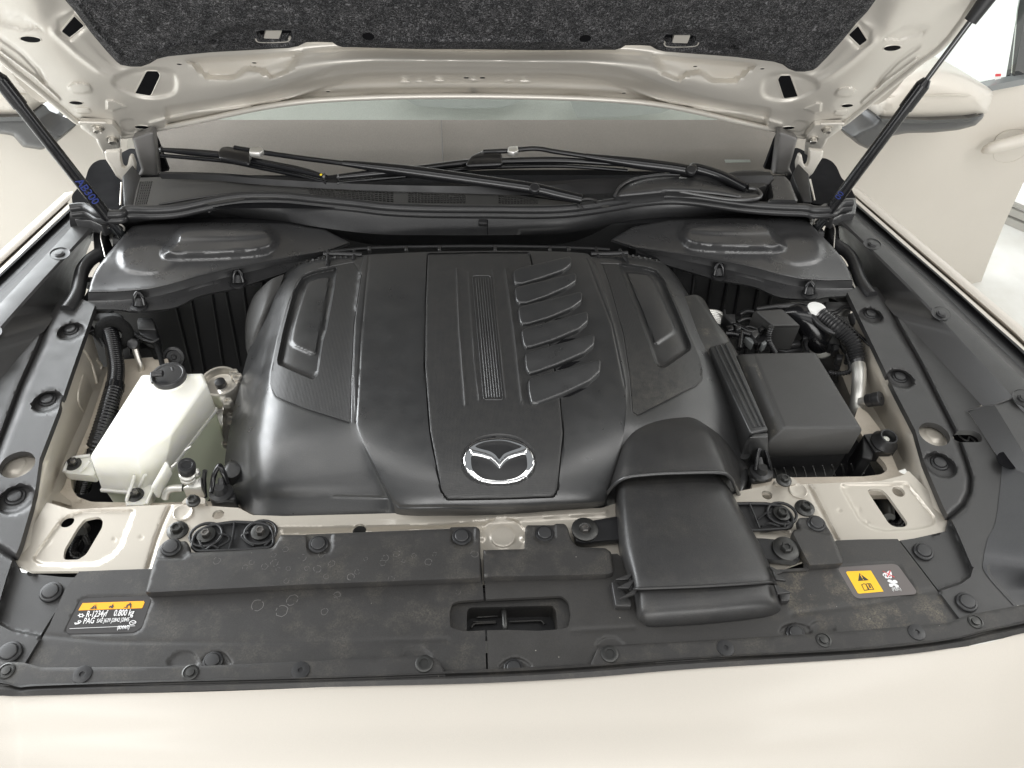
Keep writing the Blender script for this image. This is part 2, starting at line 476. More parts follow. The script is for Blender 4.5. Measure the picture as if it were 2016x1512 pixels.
def plastic(name, col, rough, grain=700, bump=.25, dist=.0006, dust=0.0, spec=.5, speck=.0, dcol=(.30, .27, .21), spots=()):
    m, nt, b = newmat(name)
    nf = noise(nt, grain, 2); big = noise(nt, 9, 4)
    c = mix(nt, ramp(nt, nf, .3, .7), tuple(q*.82 for q in col), tuple(q*1.2 for q in col))
    c = mix(nt, ramp(nt, big, .3, .75, 0, .18), c, tuple(q*1.4 for q in col))
    if dust:
        d1 = ramp(nt, noise(nt, 22, 5, rough=.7), .48, .75); d2 = ramp(nt, noise(nt, 420, 2), .32, .68)
        m0 = math_(nt, 'MULTIPLY', math_(nt, 'MULTIPLY', d1, d2), dust)
        if spots:   # where the dirt has gathered: round the duct end, in the corner by the gap
            acc = None
            for (px_, py_, rr_) in spots:
                vd = N(nt, 'ShaderNodeVectorMath', operation='DISTANCE'); nt.links.new(geo(nt), vd.inputs[0]); vd.inputs[1].default_value = tuple(P(px_, py_, 0))
                k_ = ramp(nt, vd.outputs['Value'], 0, rr_, 1, 0); acc = k_ if acc is None else math_(nt, 'MAXIMUM', acc, k_)
            m0 = math_(nt, 'MULTIPLY', m0, math_(nt, 'ADD', math_(nt, 'MULTIPLY', acc, 1.15), .05))
        c = mix(nt, m0, c, dcol)
    if speck:
        v = N(nt, 'ShaderNodeTexVoronoi'); v.inputs['Scale'].default_value = 95; nt.links.new(geo(nt), v.inputs['Vector'])
        s = math_(nt, 'LESS_THAN', v.outputs['Distance'], .07); pick = math_(nt, 'GREATER_THAN', v.outputs['Color'], 1-speck)
        c = mix(nt, math_(nt, 'MULTIPLY', s, pick), c, (.35, .34, .3))
    nt.links.new(c, b.inputs['Base Color'])
    nt.links.new(ramp(nt, noise(nt, 30, 5), .3, .7, rough-.05, rough+.07), b.inputs['Roughness'])
    b.inputs['Specular IOR Level'].default_value = spec
    bp = N(nt, 'ShaderNodeBump'); bp.inputs['Strength'].default_value = bump; bp.inputs['Distance'].default_value = dist
    nt.links.new(nf, bp.inputs['Height']); nt.links.new(bp.outputs[0], b.inputs['Normal'])
    return m
def simple(name, col, rough=.5, metal=0.0, coat=0.0, spec=.5, emit=None):
    m, nt, b = newmat(name); b.inputs['Base Color'].default_value = tuple(col)+(1,); b.inputs['Roughness'].default_value = rough
    b.inputs['Metallic'].default_value = metal; b.inputs['Coat Weight'].default_value = coat; b.inputs['Coat Roughness'].default_value = .06
    b.inputs['Specular IOR Level'].default_value = spec
    if emit: b.inputs['Emission Color'].default_value = tuple(emit[:3])+(1,); b.inputs['Emission Strength'].default_value = emit[3]
    return m
plastic('cover', (.026, .0263, .0268), .32, spec=.85, dust=.03, speck=.03)
plastic('cover_right', (.034, .034, .033), .38, dust=.55, speck=.12)
plastic('trim', (.030, .0295, .0295), .42, grain=900, spec=.6, speck=.03)
plastic('front_trim', (.030, .0288, .028), .48, grain=900, spec=.45, dust=.2, speck=.1)
plastic('front_dust', (.034, .0325, .031), .46, grain=900, spec=.5, dust=.75, speck=.15, dcol=(.27, .23, .165), spots=((1570, 1150, .10), (1660, 1180, .11), (1870, 1200, .09), (1760, 1215, .08), (1560, 1210, .05)))
plastic('strut_cover', (.034, .034, .035), .30, grain=500, bump=.12, spec=1.0)
plastic('duct', (.027, .0265, .0265), .40, grain=600, bump=.25, dist=.0005, dust=.08, speck=.08)
plastic('box', (.046, .0455, .0445), .5, grain=1200, bump=.15, speck=.05)
plastic('box_dusty', (.050, .049, .046), .6, grain=1200, bump=.15, dust=.7)
plastic('dark', (.012, .012, .013), .45, bump=.1)
plastic('rubber', (.022, .022, .023), .34, grain=300, bump=.12, spec=.5)
plastic('black_glossy', (.008, .008, .009), .18, bump=.05)
plastic('void', (.006, .006, .007), .8, bump=.1, spec=.1)
simple('clip', (.018, .018, .019), .38); simple('pin', (.03, .03, .031), .42)
simple('chrome', (.93, .93, .93), .05, 1); simple('alu', (.78, .77, .73), .42, .85); simple('steel', (.26, .25, .24), .36, 1); simple('dark_steel', (.07, .07, .068), .38, .8)
simple('zinc', (.62, .59, .54), .3, .85)
simple('orange', (.95, .40, .01), .4); simple('yellow', (.95, .55, .02), .4); simple('white_ink', (.85, .85, .85), .5); simple('black_ink', (.03, .03, .03), .5)
simple('red_ink', (.65, .06, .07), .5); simple('blue_ink', (.006, .022, .17), .4); simple('amber', (.8, .6, .02), .4)
simple('sticker', (.065, .063, .063), .22); simple('sticker_grey', (.14, .125, .12), .3)
simple('white_plastic', (.78, .78, .70), .4); simple('band', (.72, .71, .66), .35)
simple('white_cap', (.85, .85, .83), .3)
simple('grey_trim', (.20, .21, .21), .25); simple('gloss_black', (.012, .013, .014), .08, coat=1.0)
simple('mirror_base', (.06, .06, .06), .4)
def paint(name, col, rough, metal, coat, emboss=False, flake=.15):
    m, nt, b = newmat(name)
    f = noise(nt, 2500, 0); big = noise(nt, 6, 3)
    c = mix(nt, ramp(nt, f, .35, .65), tuple(q*(1-flake*.3) for q in col), tuple(min(1, q*(1+flake*.25)) for q in col))
    c = mix(nt, ramp(nt, big, .35, .75, 0, .12), c, tuple(q*.8 for q in col))
    nt.links.new(c, b.inputs['Base Color']); b.inputs['Roughness'].default_value = rough; b.inputs['Metallic'].default_value = metal
    b.inputs['Coat Weight'].default_value = coat; b.inputs['Coat Roughness'].default_value = .16
    return m
paint('body_paint', (.57, .53, .47), .48, .12, .3)
paint('inner_paint', (.53, .49, .425), .36, .35, .35)
paint('hood_inner', (.66, .625, .565), .36, .3, .4)
# dusty version of the inner sheet metal for the lower flanges
m, nt, b = newmat('inner_dusty'); nf = noise(nt, 500, 3); d = ramp(nt, noise(nt, 35, 5, rough=.7), .42, .7, 0, .6)
nt.links.new(mix(nt, math_(nt, 'MULTIPLY', d, ramp(nt, nf, .35, .6)), (.56, .50, .42), (.34, .29, .22)), b.inputs['Base Color'])
b.inputs['Roughness'].default_value = .5; b.inputs['Metallic'].default_value = .2
# felt
m, nt, b = newmat('felt'); b.inputs['Roughness'].default_value = .95; b.inputs['Specular IOR Level'].default_value = .15
v = geo(nt); wv = N(nt, 'ShaderNodeTexNoise'); wv.inputs['Scale'].default_value = 90; wv.inputs['Detail'].default_value = 2; nt.links.new(v, wv.inputs['Vector'])
mv = N(nt, 'ShaderNodeVectorMath', operation='MULTIPLY_ADD'); nt.links.new(wv.outputs['Color'], mv.inputs[0]); mv.inputs[1].default_value = (.03, .03, .03); nt.links.new(v, mv.inputs[2])
f1 = noise(nt, 150, 4, mv.outputs[0], .75)
rg = math_(nt, 'ABSOLUTE', math_(nt, 'SUBTRACT', f1, .5)); f2 = ramp(nt, rg, .01, .12)
big = noise(nt, 45, 3, v)
c = mix(nt, f2, (.010, .010, .011), mix(nt, ramp(nt, big, .35, .7), (.15, .15, .155), (.30, .295, .30)))
nt.links.new(c, b.inputs['Base Color']); bp = N(nt, 'ShaderNodeBump'); bp.inputs['Strength'].default_value = .7; bp.inputs['Distance'].default_value = .003
nt.links.new(f2, bp.inputs['Height']); nt.links.new(bp.outputs[0], b.inputs['Normal'])
plastic('foam', (.012, .012, .012), .95, grain=350, bump=1, dist=.002, spec=.1)
# fine moulded mesh texture (a grid of tiny raised dots on the covers)
def dotmat(name, base, pitch, dust, spots=()):
    m, nt, b = newmat(name); g = geo(nt); sp = N(nt, 'ShaderNodeSeparateXYZ'); nt.links.new(g, sp.inputs[0])
    k = 2*math.pi/pitch
    a = math_(nt, 'ADD', sp.outputs[0], sp.outputs[1]); c_ = math_(nt, 'SUBTRACT', sp.outputs[0], sp.outputs[1])
    s = math_(nt, 'MULTIPLY', math_(nt, 'SINE', math_(nt, 'MULTIPLY', a, k)), math_(nt, 'SINE', math_(nt, 'MULTIPLY', c_, k)))
    h = ramp(nt, s, -.3, .6)
    c = mix(nt, h, tuple(q*.65 for q in base), tuple(q*1.15 for q in base))
    if dust:
        d1 = ramp(nt, noise(nt, 60, 6, rough=.75), .38, .65, 0, dust)
        for (px_, py_, rr_) in spots:
            vd = N(nt, 'ShaderNodeVectorMath', operation='DISTANCE'); nt.links.new(geo(nt), vd.inputs[0]); vd.inputs[1].default_value = tuple(P(px_, py_, .04))
            d1 = math_(nt, 'MULTIPLY', d1, ramp(nt, vd.outputs['Value'], 0, rr_, 1.2, 0))
        c = mix(nt, math_(nt, 'MULTIPLY', d1, math_(nt, 'SUBTRACT', 1.0, h)), c, (.30, .28, .23))
    nt.links.new(c, b.inputs['Base Color']); b.inputs['Roughness'].default_value = .42
    bp = N(nt, 'ShaderNodeBump'); bp.inputs['Strength'].default_value = .3; bp.inputs['Distance'].default_value = .0006
    nt.links.new(h, bp.inputs['Height']); nt.links.new(bp.outputs[0], b.inputs['Normal'])
dotmat('mesh_dots', (.030, .030, .0303), .0050, .03); dotmat('mesh_dots_dusty', (.031, .031, .031), .0062, .18, ((1310, 790, .16),)); dotmat('plaque', (.030, .030, .0305), .0044, .05)
# tank
m, nt, b = newmat('tank'); b.inputs['Roughness'].default_value = .38
nt.links.new(mix(nt, ramp(nt, noise(nt, 14, 3), .35, .7), (.88, .87, .81), (.84, .83, .73)), b.inputs['Base Color'])
b.inputs['Subsurface Weight'].default_value = .35; b.inputs['Subsurface Radius'].default_value = (.02, .02, .014); b.inputs['Subsurface Scale'].default_value = 1.0
bp = N(nt, 'ShaderNodeBump'); bp.inputs['Strength'].default_value = .2; bp.inputs['Distance'].default_value = .003; nt.links.new(noise(nt, 60, 3), bp.inputs['Height']); nt.links.new(bp.outputs[0], b.inputs['Normal'])
m, nt, b = newmat('tank_lower'); b.inputs['Base Color'].default_value = (.84, .85, .68, 1); b.inputs['Roughness'].default_value = .35
tr = N(nt, 'ShaderNodeBsdfTransparent'); tr.inputs[0].default_value = (.8, .9, .7, 1); ms = N(nt, 'ShaderNodeMixShader'); ms.inputs[0].default_value = .38
nt.links.new(b.outputs[0], ms.inputs[1]); nt.links.new(tr.outputs[0], ms.inputs[2]); nt.links.new(ms.outputs[0], nt.nodes['Material Output'].inputs[0])
simple('coolant', (.01, .16, .06), .3)
# glass
def glass(name, tint, refl, rough=.01):
    m, nt, b = newmat(name); nt.nodes.remove(b)
    tr = N(nt, 'ShaderNodeBsdfTransparent'); tr.inputs[0].default_value = tint+(1,); gl = N(nt, 'ShaderNodeBsdfGlossy'); gl.inputs['Roughness'].default_value = rough
    gl.inputs[0].default_value = (.95, .97, .96, 1)
    fr = N(nt, 'ShaderNodeFresnel'); fr.inputs[0].default_value = refl; ms = N(nt, 'ShaderNodeMixShader')
    nt.links.new(fr.outputs[0], ms.inputs[0]); nt.links.new(tr.outputs[0], ms.inputs[1]); nt.links.new(gl.outputs[0], ms.inputs[2]); nt.links.new(ms.outputs[0], nt.nodes['Material Output'].inputs[0])
glass('windshield', (.90, .89, .87), 1.4); glass('side_glass', (.85, .9, .88), 1.6)
plastic('dash_refl', (.235, .218, .20), .8, bump=.1, spec=.2)
plastic('cabin_refl', (.46, .50, .47), .8, bump=.1)
m, nt, b = newmat('floor'); b.inputs['Roughness'].default_value = .12
nt.links.new(mix(nt, ramp(nt, noise(nt, 5, 6), .4, .65), (.70, .70, .67), (.62, .61, .57)), b.inputs['Base Color'])
simple('wall', (.82, .82, .80), .6); simple('skirting', (.30, .29, .26), .35)
simple('grey_dark', (.16, .155, .15), .35)
plastic('slope', (.055, .056, .059), .5, grain=900, spec=.6)
plastic('grey_soft', (.34, .375, .36), .8, bump=.1)
plastic('cowl_grey', (.055, .054, .052), .45, grain=900, spec=.6)
# ================================================================ SETTING
FZ = -.95
def struct(o): o['kind'] = 'structure'; return o
fa = P(1985, 437, FZ); fb = P(2030, 456, FZ); fd = (fb-fa)/np.linalg.norm(fb-fa); fn = np.array([fd[1], -fd[0], 0])
add_f = add('floor', [(-8, -5, FZ), (9, -5, FZ), (9, 12, FZ), (-8, 12, FZ)], [(0, 1, 2, 3)], 'floor'); struct(add_f)
w0, w1 = fa-fd*4.5, fa+fd*6
wl = add('wall', [w0, w1, w1+np.array([0, 0, 4.2]), w0+np.array([0, 0, 4.2]), w0-fn*.15, w1-fn*.15, w1-fn*.15+np.array([0, 0, 4.2]), w0-fn*.15+np.array([0, 0, 4.2])],
         [(0, 1, 2, 3), (4, 7, 6, 5), (3, 2, 6, 7), (0, 3, 7, 4), (1, 5, 6, 2)], 'wall'); struct(wl)
for a, b_, t in ((.0, .035, .03), (.042, .075, .022), (.082, .10, .014)):
    q = [w0+fn*.002, w1+fn*.002, w1+fn*t, w0+fn*t]
    o = rings('skirting', [[v+np.array([0, 0, b_]) for v in q], [v+np.array([0, 0, a+.001]) for v in q]], 'skirting'); o.parent = wl; o.location = (0, 0, 0)
# ================================================================ THE CAR
car = thing('car', 'sand coloured car with its bonnet raised and both front doors open', 'car', (0, 1.2, FZ))
# ---- bumper / nose paint in front of the bay
nose = surf('bumper', [[(-260, 1388, .0), (0, 1370, .004), (60, 1368, .004), (400, 1362, .004), (700, 1350, .004), (1010, 1335, .004), (1360, 1317, .004), (1663, 1296, .004), (1906, 1273, .004), (2016, 1246, .004), (2250, 1190, .0)],
    [(-260, 1402, .0), (0, 1382, .002), (60, 1379, .003), (400, 1372, .003), (700, 1360, .003), (1010, 1345, .003), (1360, 1327, .003), (1663, 1306, .003), (1906, 1283, .003), (2016, 1257, .002), (2250, 1200, -.004)],
    [(-280, 1450, -.02), (0, 1440, -.006), (80, 1435, -.002), (400, 1430, 0), (700, 1425, 0), (1010, 1420, 0), (1360, 1410, 0), (1663, 1395, -.002), (1906, 1375, -.006), (2030, 1350, -.012), (2250, 1300, -.03)],
    [(-300, 1560, -.06), (0, 1560, -.03), (80, 1560, -.02), (400, 1560, -.012), (700, 1560, -.01), (1010, 1560, -.01), (1360, 1560, -.012), (1663, 1560, -.018), (1906, 1555, -.028), (2050, 1540, -.05), (2250, 1500, -.08)],
    [(-320, 1900, -.18), (0, 1900, -.13), (80, 1900, -.11), (400, 1900, -.09), (700, 1900, -.08), (1010, 1900, -.08), (1360, 1900, -.09), (1663, 1900, -.10), (1906, 1900, -.12), (2080, 1890, -.16), (2300, 1860, -.22)]],
    'body_paint', car, k=10, ku=8, skirt=.03)
# ---- right wing edge (then mirrored)
WING = [[(1683, 398, -.004), (1940, 632, -.004), (2024, 712, -.004), (2230, 905, -.004)], [(1683, 396, .012), (1949, 632, .012), (2030, 707, .012), (2240, 900, .012)], [(1684, 390, .011), (1956, 630, .013), (2034, 702, .013), (2246, 895, .013)],
        [(1684, 389, -.014), (1959, 628, -.014), (2038, 700, -.014), (2249, 893, -.014)], [(1682, 385, .006), (1962, 625, .006), (2041, 698, .006), (2252, 891, .006)],
        [(1681, 382, .012), (1960, 620, .012), (2042, 697, .012), (2256, 890, .012)], [(1675, 368, .016), (1925, 580, .016), (2005, 648, .016), (2062, 700, .016), (2290, 890, .01)]]
last = [P(*q[:2], q[2]) for q in WING[-1]]
WING += [[('w',)+tuple(v+np.array(d)) for v in last] for d in ((.02, 0, -.004), (.05, 0, -.03), (.085, 0, -.12), (.10, 0, -.35))]
def lines2(L):
    return [[(q if q[0] != 'w' else ('w', q[1], q[2], q[3])) for q in ln] for ln in L]
_P = P
def lines_mixed(name, L, mat, parent, **kw):
    n = kw.pop('n', 60); cols = []
    for ln in L:
        w = np.array([np.array(q[1:]) if q[0] == 'w' else P(*q) for q in ln], float)
        if len(w) > 2: w = np.array(cat([tuple(q) for q in w], 10))
        s = np.concatenate([[0], np.cumsum(np.linalg.norm(np.diff(w, axis=0), axis=1))]); t = np.linspace(0, s[-1], n)
        cols.append(np.stack([np.interp(t, s, w[:, i]) for i in range(3)], 1))
    G = np.stack(cols, 1)
    return gridmesh(name, G.reshape(-1, 3), G.shape[0], G.shape[1], mat, parent, kw.get('skirt', 0), kw.get('sd'), kw.get('ang', 30))
wing = lines_mixed('front_wing', WING, 'body_paint', car, ang=45); mirror(wing)
# ---- open doors (right one traced, left one its mirror image)
th_ = math.radians(17); DR = Plane((.93, 1.98, 0), (math.sin(th_), -math.cos(th_), 0)); dt = np.array([math.cos(th_), math.sin(th_), 0])
def dpl(off): return off
dpoly = [(1560, 250), (1716, 231)]+V(3, 1040, 690, 1175, 655, 1810, 520, 2016, 480)+[(2110, 130), (2060, 310), (2030, 345)]+V('i', 2008, 0, 1830, 385, 1700, 700, 1610, 930, 1545, 1130, 1500, 1500)+[(1880, 760), (1780, 900), (1600, 700), (1560, 400)]
def cres(px): # gentle barrel of the skin, with the crease at the handle
    w = DR.hit(px, 0); z = w[:, 2]; return .035*(1-((z+.35)/.62)**2)
door = panel('front_door', rd(dpoly, 5), 'body_paint', car, DR, 0, zf=cres, step=16, th=.06)
trim = panel('window_trim', rd(V(3, 1030, 688, 1175, 655, 1812, 520, 2030, 478, 2060, 440, 1940, 462, 1800, 492, 1170, 628, 1040, 665), 2), 'grey_trim', None, DR, .045, step=9, th=.03); trim.parent = door
gls = panel('window', rd(V(3, 1040, 672, 1170, 640, 1800, 500, 1943, 464)+[(2004, 20), (2040, -160), (1880, -160)]+V(3, 1480, 0, 1200, 400), 2), 'side_glass', None, DR, .012, step=40, th=.004); gls.parent = door
pil = panel('window_frame', rd(V(3, 1925, 470, 1955, 460, 2016, 130)+[(2040, -100), (2070, -100), (2060, 140)], 2), 'gloss_black', None, DR, .02, step=20, th=.03); pil.parent = door
wst = panel('window_sticker', V(3, 1857, 393, 1889, 391, 1884, 464, 1850, 466), 'wall', None, DR, .020, step=10, th=.0006); wst.parent = door
wsr = panel('window_sticker', V(3, 1854, 420, 1887, 419, 1885, 432, 1853, 434), 'red_ink', None, DR, .0215, step=10, th=.0006); wsr.parent = door
# handle: scoop and bar
sc = panel('handle_scoop', cat(V(3, 1850, 800, 1880, 760, 1935, 737, 2016, 740, 2060, 800, 2016, 880, 1935, 920, 1870, 915, 1845, 890), 4, True), 'inner_paint', None, DR, .036, prof=(-.012, 9), step=5, th=.002); sc.parent = door
hb = tube('handle', [P(x, y, o, DR) for x, y, o in ((1935, 298, .060), (1950, 292, .075), (1985, 283, .080), (2030, 272, .080), (2080, 262, .06))], [.008, .018, .021, .021, .012], 'body_paint', None); hb.parent = door
hk = panel('keyhole_pad', rd(V(3, 1965, 775, 2030, 760, 2030, 790, 1985, 795), 2), 'dark', None, DR, .034, step=6, th=.002); hk.parent = door
# wing mirror in front of the door
MR = Plane(P(1840, 235, .17, DR), (math.sin(th_), -math.cos(th_), 0))
mh = panel('mirror_housing', cat(V(3, 1176, 600, 1200, 530, 1290, 430, 1400, 385, 1520, 378, 1640, 402, 1740, 450, 1815, 498, 1838, 530, 1825, 590, 1790, 650, 1600, 672, 1300, 678, 1195, 668), 5, True), 'body_paint', car, MR, -.03, prof=(.075, 46), step=6, th=.09)
mb_ = panel('mirror_base', rd(V(3, 1190, 666, 1500, 672, 1790, 643, 1785, 668, 1740, 712, 1640, 738, 1500, 752, 1350, 755, 1260, 772, 1215, 830, 1130, 845, 1075, 820, 1030, 770, 1080, 738, 1165, 700), 4), 'mirror_base', None, MR, -.015, prof=(.03, 8), step=5, th=.06); mb_.parent = mh
mg = panel('mirror_strip', rd(V(3, 1205, 672, 1480, 682, 1700, 672, 1770, 655, 1700, 690, 1450, 702, 1210, 694), 2), 'gloss_black', None, MR, .022, step=4, th=.02); mg.parent = mh
# small triangular fairing beside the hood hinge is part of the A pillar trim
ms_ = tube('mirror_seam', [a+n*.001 for a, n in zip(*onto(V(3, 1180, 560, 1250, 548, 1450, 540, 1700, 538, 1835, 535), mkbvh([mh])))], .0025, 'inner_paint', None, seg=6); ms_.parent = mh
mirror(door); mirror(mh)
# ---- A pillar trims beside the windscreen
YP = Plane((0, 1.66, 0), (0, -1, 0))
ap = panel('pillar_trim', rd(V(1, 778, 1003, 800, 960, 775, 880, 748, 780, 800, 760, 850, 740, 874, 745, 880, 800, 905, 1000), 3), 'grey_dark', car, YP, 0, prof=(.010, 7), step=4, th=.02)
ap2 = panel('pillar_seal', rd(V(1, 880, 770, 895, 800, 958, 968, 905, 978, 885, 860), 1), 'void', car, YP, -.02, step=5, th=.01)
mirror(ap); mirror(ap2)
# ---- windscreen; sheets behind it carry its reflections in their colour
WS = Plane((0, 1.80, .03), (0, -.50, .87))
wsc = panel('windscreen', [(300, 372), (285, 60), (1600, 60), (1545, 372)], 'windshield', car, WS, 0, step=60, th=.005)
RC0 = Plane((0, 2.70, 0), (0, -1, .25))
SB = Plane((0, 1.86, -.03), (0, -.22, .97))
dsm = tube('crease_reflection', [P(x, y, .006, SB) for x, y in ((869, 237), (871, 290), (874, 345))], .0007, 'dark', car, seg=6)  # thin dark tube drawn for the bonnet crease reflected in the glass
frit = panel('black_band', [(330, 372), (420, 356), (650, 345), (700, 338), (860, 338), (1000, 334), (1150, 334), (1310, 338), (1300, 352), (1200, 372)], 'void', car, SB, .012, step=14, th=.002)
dslot = panel('slot_reflection', V(3, 318, 905, 462, 905, 467, 918, 325, 922), 'cabin_refl', car, SB, .03, step=10, th=.001)  # pale plate drawn for a bright slot reflected in the glass
seatp = panel('rear_view_shape', V(2, 1325, 556, 1372, 668, 1600, 664, 1850, 640, 1950, 600, 1800, 560), 'grey_soft', car, RC0, .03, step=12, th=.01)
seat2 = panel('seat_back', rd(V(2, 360, 540, 460, 600, 700, 615, 960, 610, 1080, 560, 1120, 500, 400, 500), 6), 'grey_soft', car, RC0, .03, step=12, th=.01)
dsh = panel('dash_reflection', [(300, 395), (305, 236), (1550, 236), (1560, 395)], 'dash_refl', car, SB, 0, step=60, th=.02, emb=[('line', [(872, 236), (876, 420)], .004, 10)])  # brown-grey sheet at the dash, coloured as the bonnet reflected in the glass
RC = Plane((0, 2.75, 0), (0, -1, .25))
cab = panel('cabin_reflection', [(285, 330), (285, 40), (1580, 40), (1580, 330)], 'cabin_refl', car, RC, 0, step=60, th=.02)  # pale cabin sheet, its colour also standing for the reflected ceiling
# ---- bonnet
hood = None
HR = [[(-420, -620, .0), (-300, -560, .0), (-200, -560, 0), (-60, -560, 0), (100, -560, 0), (300, -560, 0), (560, -560, 0), (933, -560, 0)],
 [(-105, 8, .0), (-60, -20, .0), (40, -60, .008), (110, -60, -.010), (200, -60, -.012), (400, -60, -.012), (640, -60, -.012), (933, -60, -.012)],
 [(0, 112, .0), (24, 98, .004), (80, 68, .010), (128, 40, .004), (215, 40, -.012), (430, 40, -.012), (655, 40, -.012), (933, 40, -.012)],
 [(60, 162, .0), (78, 150, .004), (120, 122, .010), (170, 95, .004), (245, 120, -.006), (430, 98, -.012), (650, 84, -.016), (933, 90, -.016)],
 [(110, 203, .0), (124, 188, .004), (160, 165, .010), (215, 148, .008), (290, 152, .004), (445, 140, .0), (655, 104, .004), (933, 104, .002)],
 [(135, 224, .0), (146, 214, .002), (190, 196, .008), (240, 180, .008), (330, 188, .008), (460, 165, .014), (675, 124, .028), (933, 124, .030)],
 [(146, 233, .0), (158, 226, .002), (205, 216, .006), (255, 208, .006), (345, 212, .006), (490, 188, .012), (685, 144, .018), (933, 143, .018)],
 [(150, 236, .0), (164, 232, .0), (214, 232, .004), (262, 228, .002), (360, 222, .0), (520, 192, -.004), (690, 160, -.012), (933, 156, -.012)],
 [(153, 238, .0), (172, 238, .0), (222, 246, .002), (272, 244, .0), (370, 227, .0), (530, 198, -.006), (695, 176, -.008), (933, 174, -.007)],
 [(158, 240, .0), (180, 245, .0), (236, 268, .0), (295, 257, .0), (390, 238, .0), (550, 206, .0), (705, 193, .0), (933, 189, .0)]]
def mirrow(row):
    w = HOOD.hit([q[:2] for q in row[:-1]], [q[2] for q in row[:-1]]); w[:, 0] *= -1
    pr = proj(w); cx = row[-1]
    return list(row)+[(pr[i][0], pr[i][1], row[i][2]) for i in range(len(row)-2, -1, -1)]
HR2 = [mirrow(r) for r in HR]
def both(pts): return [pts, mirpx(pts, HOOD)]
hemb = []
_rc = [(545, 203), (590, 190), (640, 172), (700, 156), (780, 150), (933, 149)]; _rc = _rc+mirpx(_rc, HOOD)[::-1][1:]; _lo = [(500, 208), (600, 199), (740, 190), (933, 187)]; _lo = _lo+mirpx(_lo, HOOD)[::-1][1:]
hemb.append(('poly', _rc+_lo[::-1], -.014, 6))
_cr = [(330, 214), (430, 200), (520, 182), (600, 155), (660, 134), (730, 126), (933, 125)]; _cr = _cr+mirpx(_cr, HOOD)[::-1][1:]; _cl = [(330, 250), (450, 225), (600, 200), (740, 194), (933, 192)]; _cl = _cl+mirpx(_cl, HOOD)[::-1][1:]
hemb.append(('poly', _cr+_cl[::-1], -.016, 15))
for side in (0, 1):
    B = lambda pts: both(pts)[side]
    hemb += [('poly', B(V(1, 1075, 345, 1180, 440, 1330, 440, 1400, 385, 1480, 400, 1540, 440, 1640, 400, 1700, 300, 1500, 320)), -.016, 12),
             ('poly', B(cat(V(1, 640, 470, 760, 400, 960, 400, 1000, 480, 960, 540, 800, 550), 5, True)), -.008, 12),
             ('poly', B(cat(V(1, 390, 490, 430, 470, 500, 480, 515, 520, 440, 530, 400, 515), 4, True)), .005, 4),
             ('poly', B(V(1, 605, 570, 640, 570, 715, 605, 640, 630, 605, 620)), .004, 4),
             ('poly', B(cat(V(1, 430, 610, 500, 615, 510, 640, 440, 640), 4, True)), .004, 4),
             ('poly', B(cat(V(1, 680, 690, 760, 680, 770, 750, 700, 745), 4, True)), -.003, 6),
             ('poly', B(V(1, 0, 80, 130, 100, 240, 165, 130, 170, -60, 120)), -.006, 8),
             ('poly', B(V(1, 330, 120, 420, 60, 500, 150, 400, 235, 330, 200)), -.004, 8),
             ('line', B(V(1, 0, 290, 200, 440, 330, 560)), .006, 3.5), ('line', B(V(1, 0, 215, 120, 300, 215, 400, 250, 470)), -.004, 4), ('line', B(V(1, 300, 180, 430, 300, 560, 400, 640, 440)), .004, 6), ('line', B(V(1, 860, 700, 1100, 640, 1400, 610, 1700, 560)), .006, 5)]
for i in range(9):
    x = 795+i*34.4; y = 159+abs(i-4)*.9
    hemb += [('dome', x, y, 6, 4, .007)]
hin = surf('inner_panel', HR2, 'hood_inner', None, HOOD, k=16, ku=26, emb=hemb, skirt=0)
hood = hin; hood.name = 'bonnet'; setp(hood, car)
HT = mkbvh(hin)
outp = [(r[0][0], r[0][1], 0) for r in HR2]+[(q[0], q[1], 0) for q in HR2[-1][1:]]+[(r[-1][0], r[-1][1], 0) for r in HR2[::-1][1:]]
skin = surf('outer_skin', [[(q[0], q[1], -.032-.03*(1-abs(2*j/(len(r)-1)-1)**2)) for j, q in enumerate(r)] for r in HR2[:1]+HR2[2::2]+HR2[-1:]], 'body_paint', None, HOOD, k=6, ku=3, skirt=0); skin.parent = hood
for sd in (0, 1):
    hem = []
    edge = [(q[0], q[1]) for q in [r[0 if sd == 0 else -1] for r in HR2]]
    e3 = [P(x, y, -.002, HOOD) for x, y in edge]
    t_ = tube('hem', e3, .009, 'hood_inner', None, k=5); t_.parent = hood
    t_ = tube('hem', [v+np.array([.012*(-1 if sd == 0 else 1), 0.008, .004]) for v in e3], .007, 'body_paint', None, k=5); t_.parent = hood
t_ = tube('hem', [P(q[0], q[1], -.003, HOOD) for q in HR2[-1]], .006, 'hood_inner', None, k=5); t_.parent = hood
# holes: flat black discs for the shade inside, with a thin rim
def hole_discs_at(pts, r, ry=None, name='hole'):
    for sd, q in enumerate(pts):
        w, n = at(q[0], q[1], HT)
        pc = panel(name, circ(w, r, HOOD.n, 22, ry, u=(1, 0, 0)), 'void', None, HOOD, on=HT, lift=.0008, step=5, th=.001); pc.parent = hood
        rm = tube('rim', [np.array(Vector(w)+Vector(a)) for a in []] or [onto([c], HT)[0][0]+HOOD.n*-.0 for c in circ(w, r*1.12, HOOD.n, 16, (ry or r)*1.12, u=(1, 0, 0))], .0012, 'hood_inner', None, seg=6, k=2, closed=True); rm.parent = hood
def LR(x, y): return [(x, y), mirpx([(x, y)], HOOD)[0]]
for x, y, r, ry in ((60, 77, .017, .009), (150, 202, .013, .007), (279, 250, .015, .007)): hole_discs_at(LR(x, y), r, ry)
for x, y in ((353, 126), (501, 123.5), (646, 180), (713, 188)): hole_discs_at(LR(x, y), .005, .003)
for x, y in ((918, 152.5), (950, 152.5), (933, 186)): hole_discs_at([(x, y)], .006, .003)
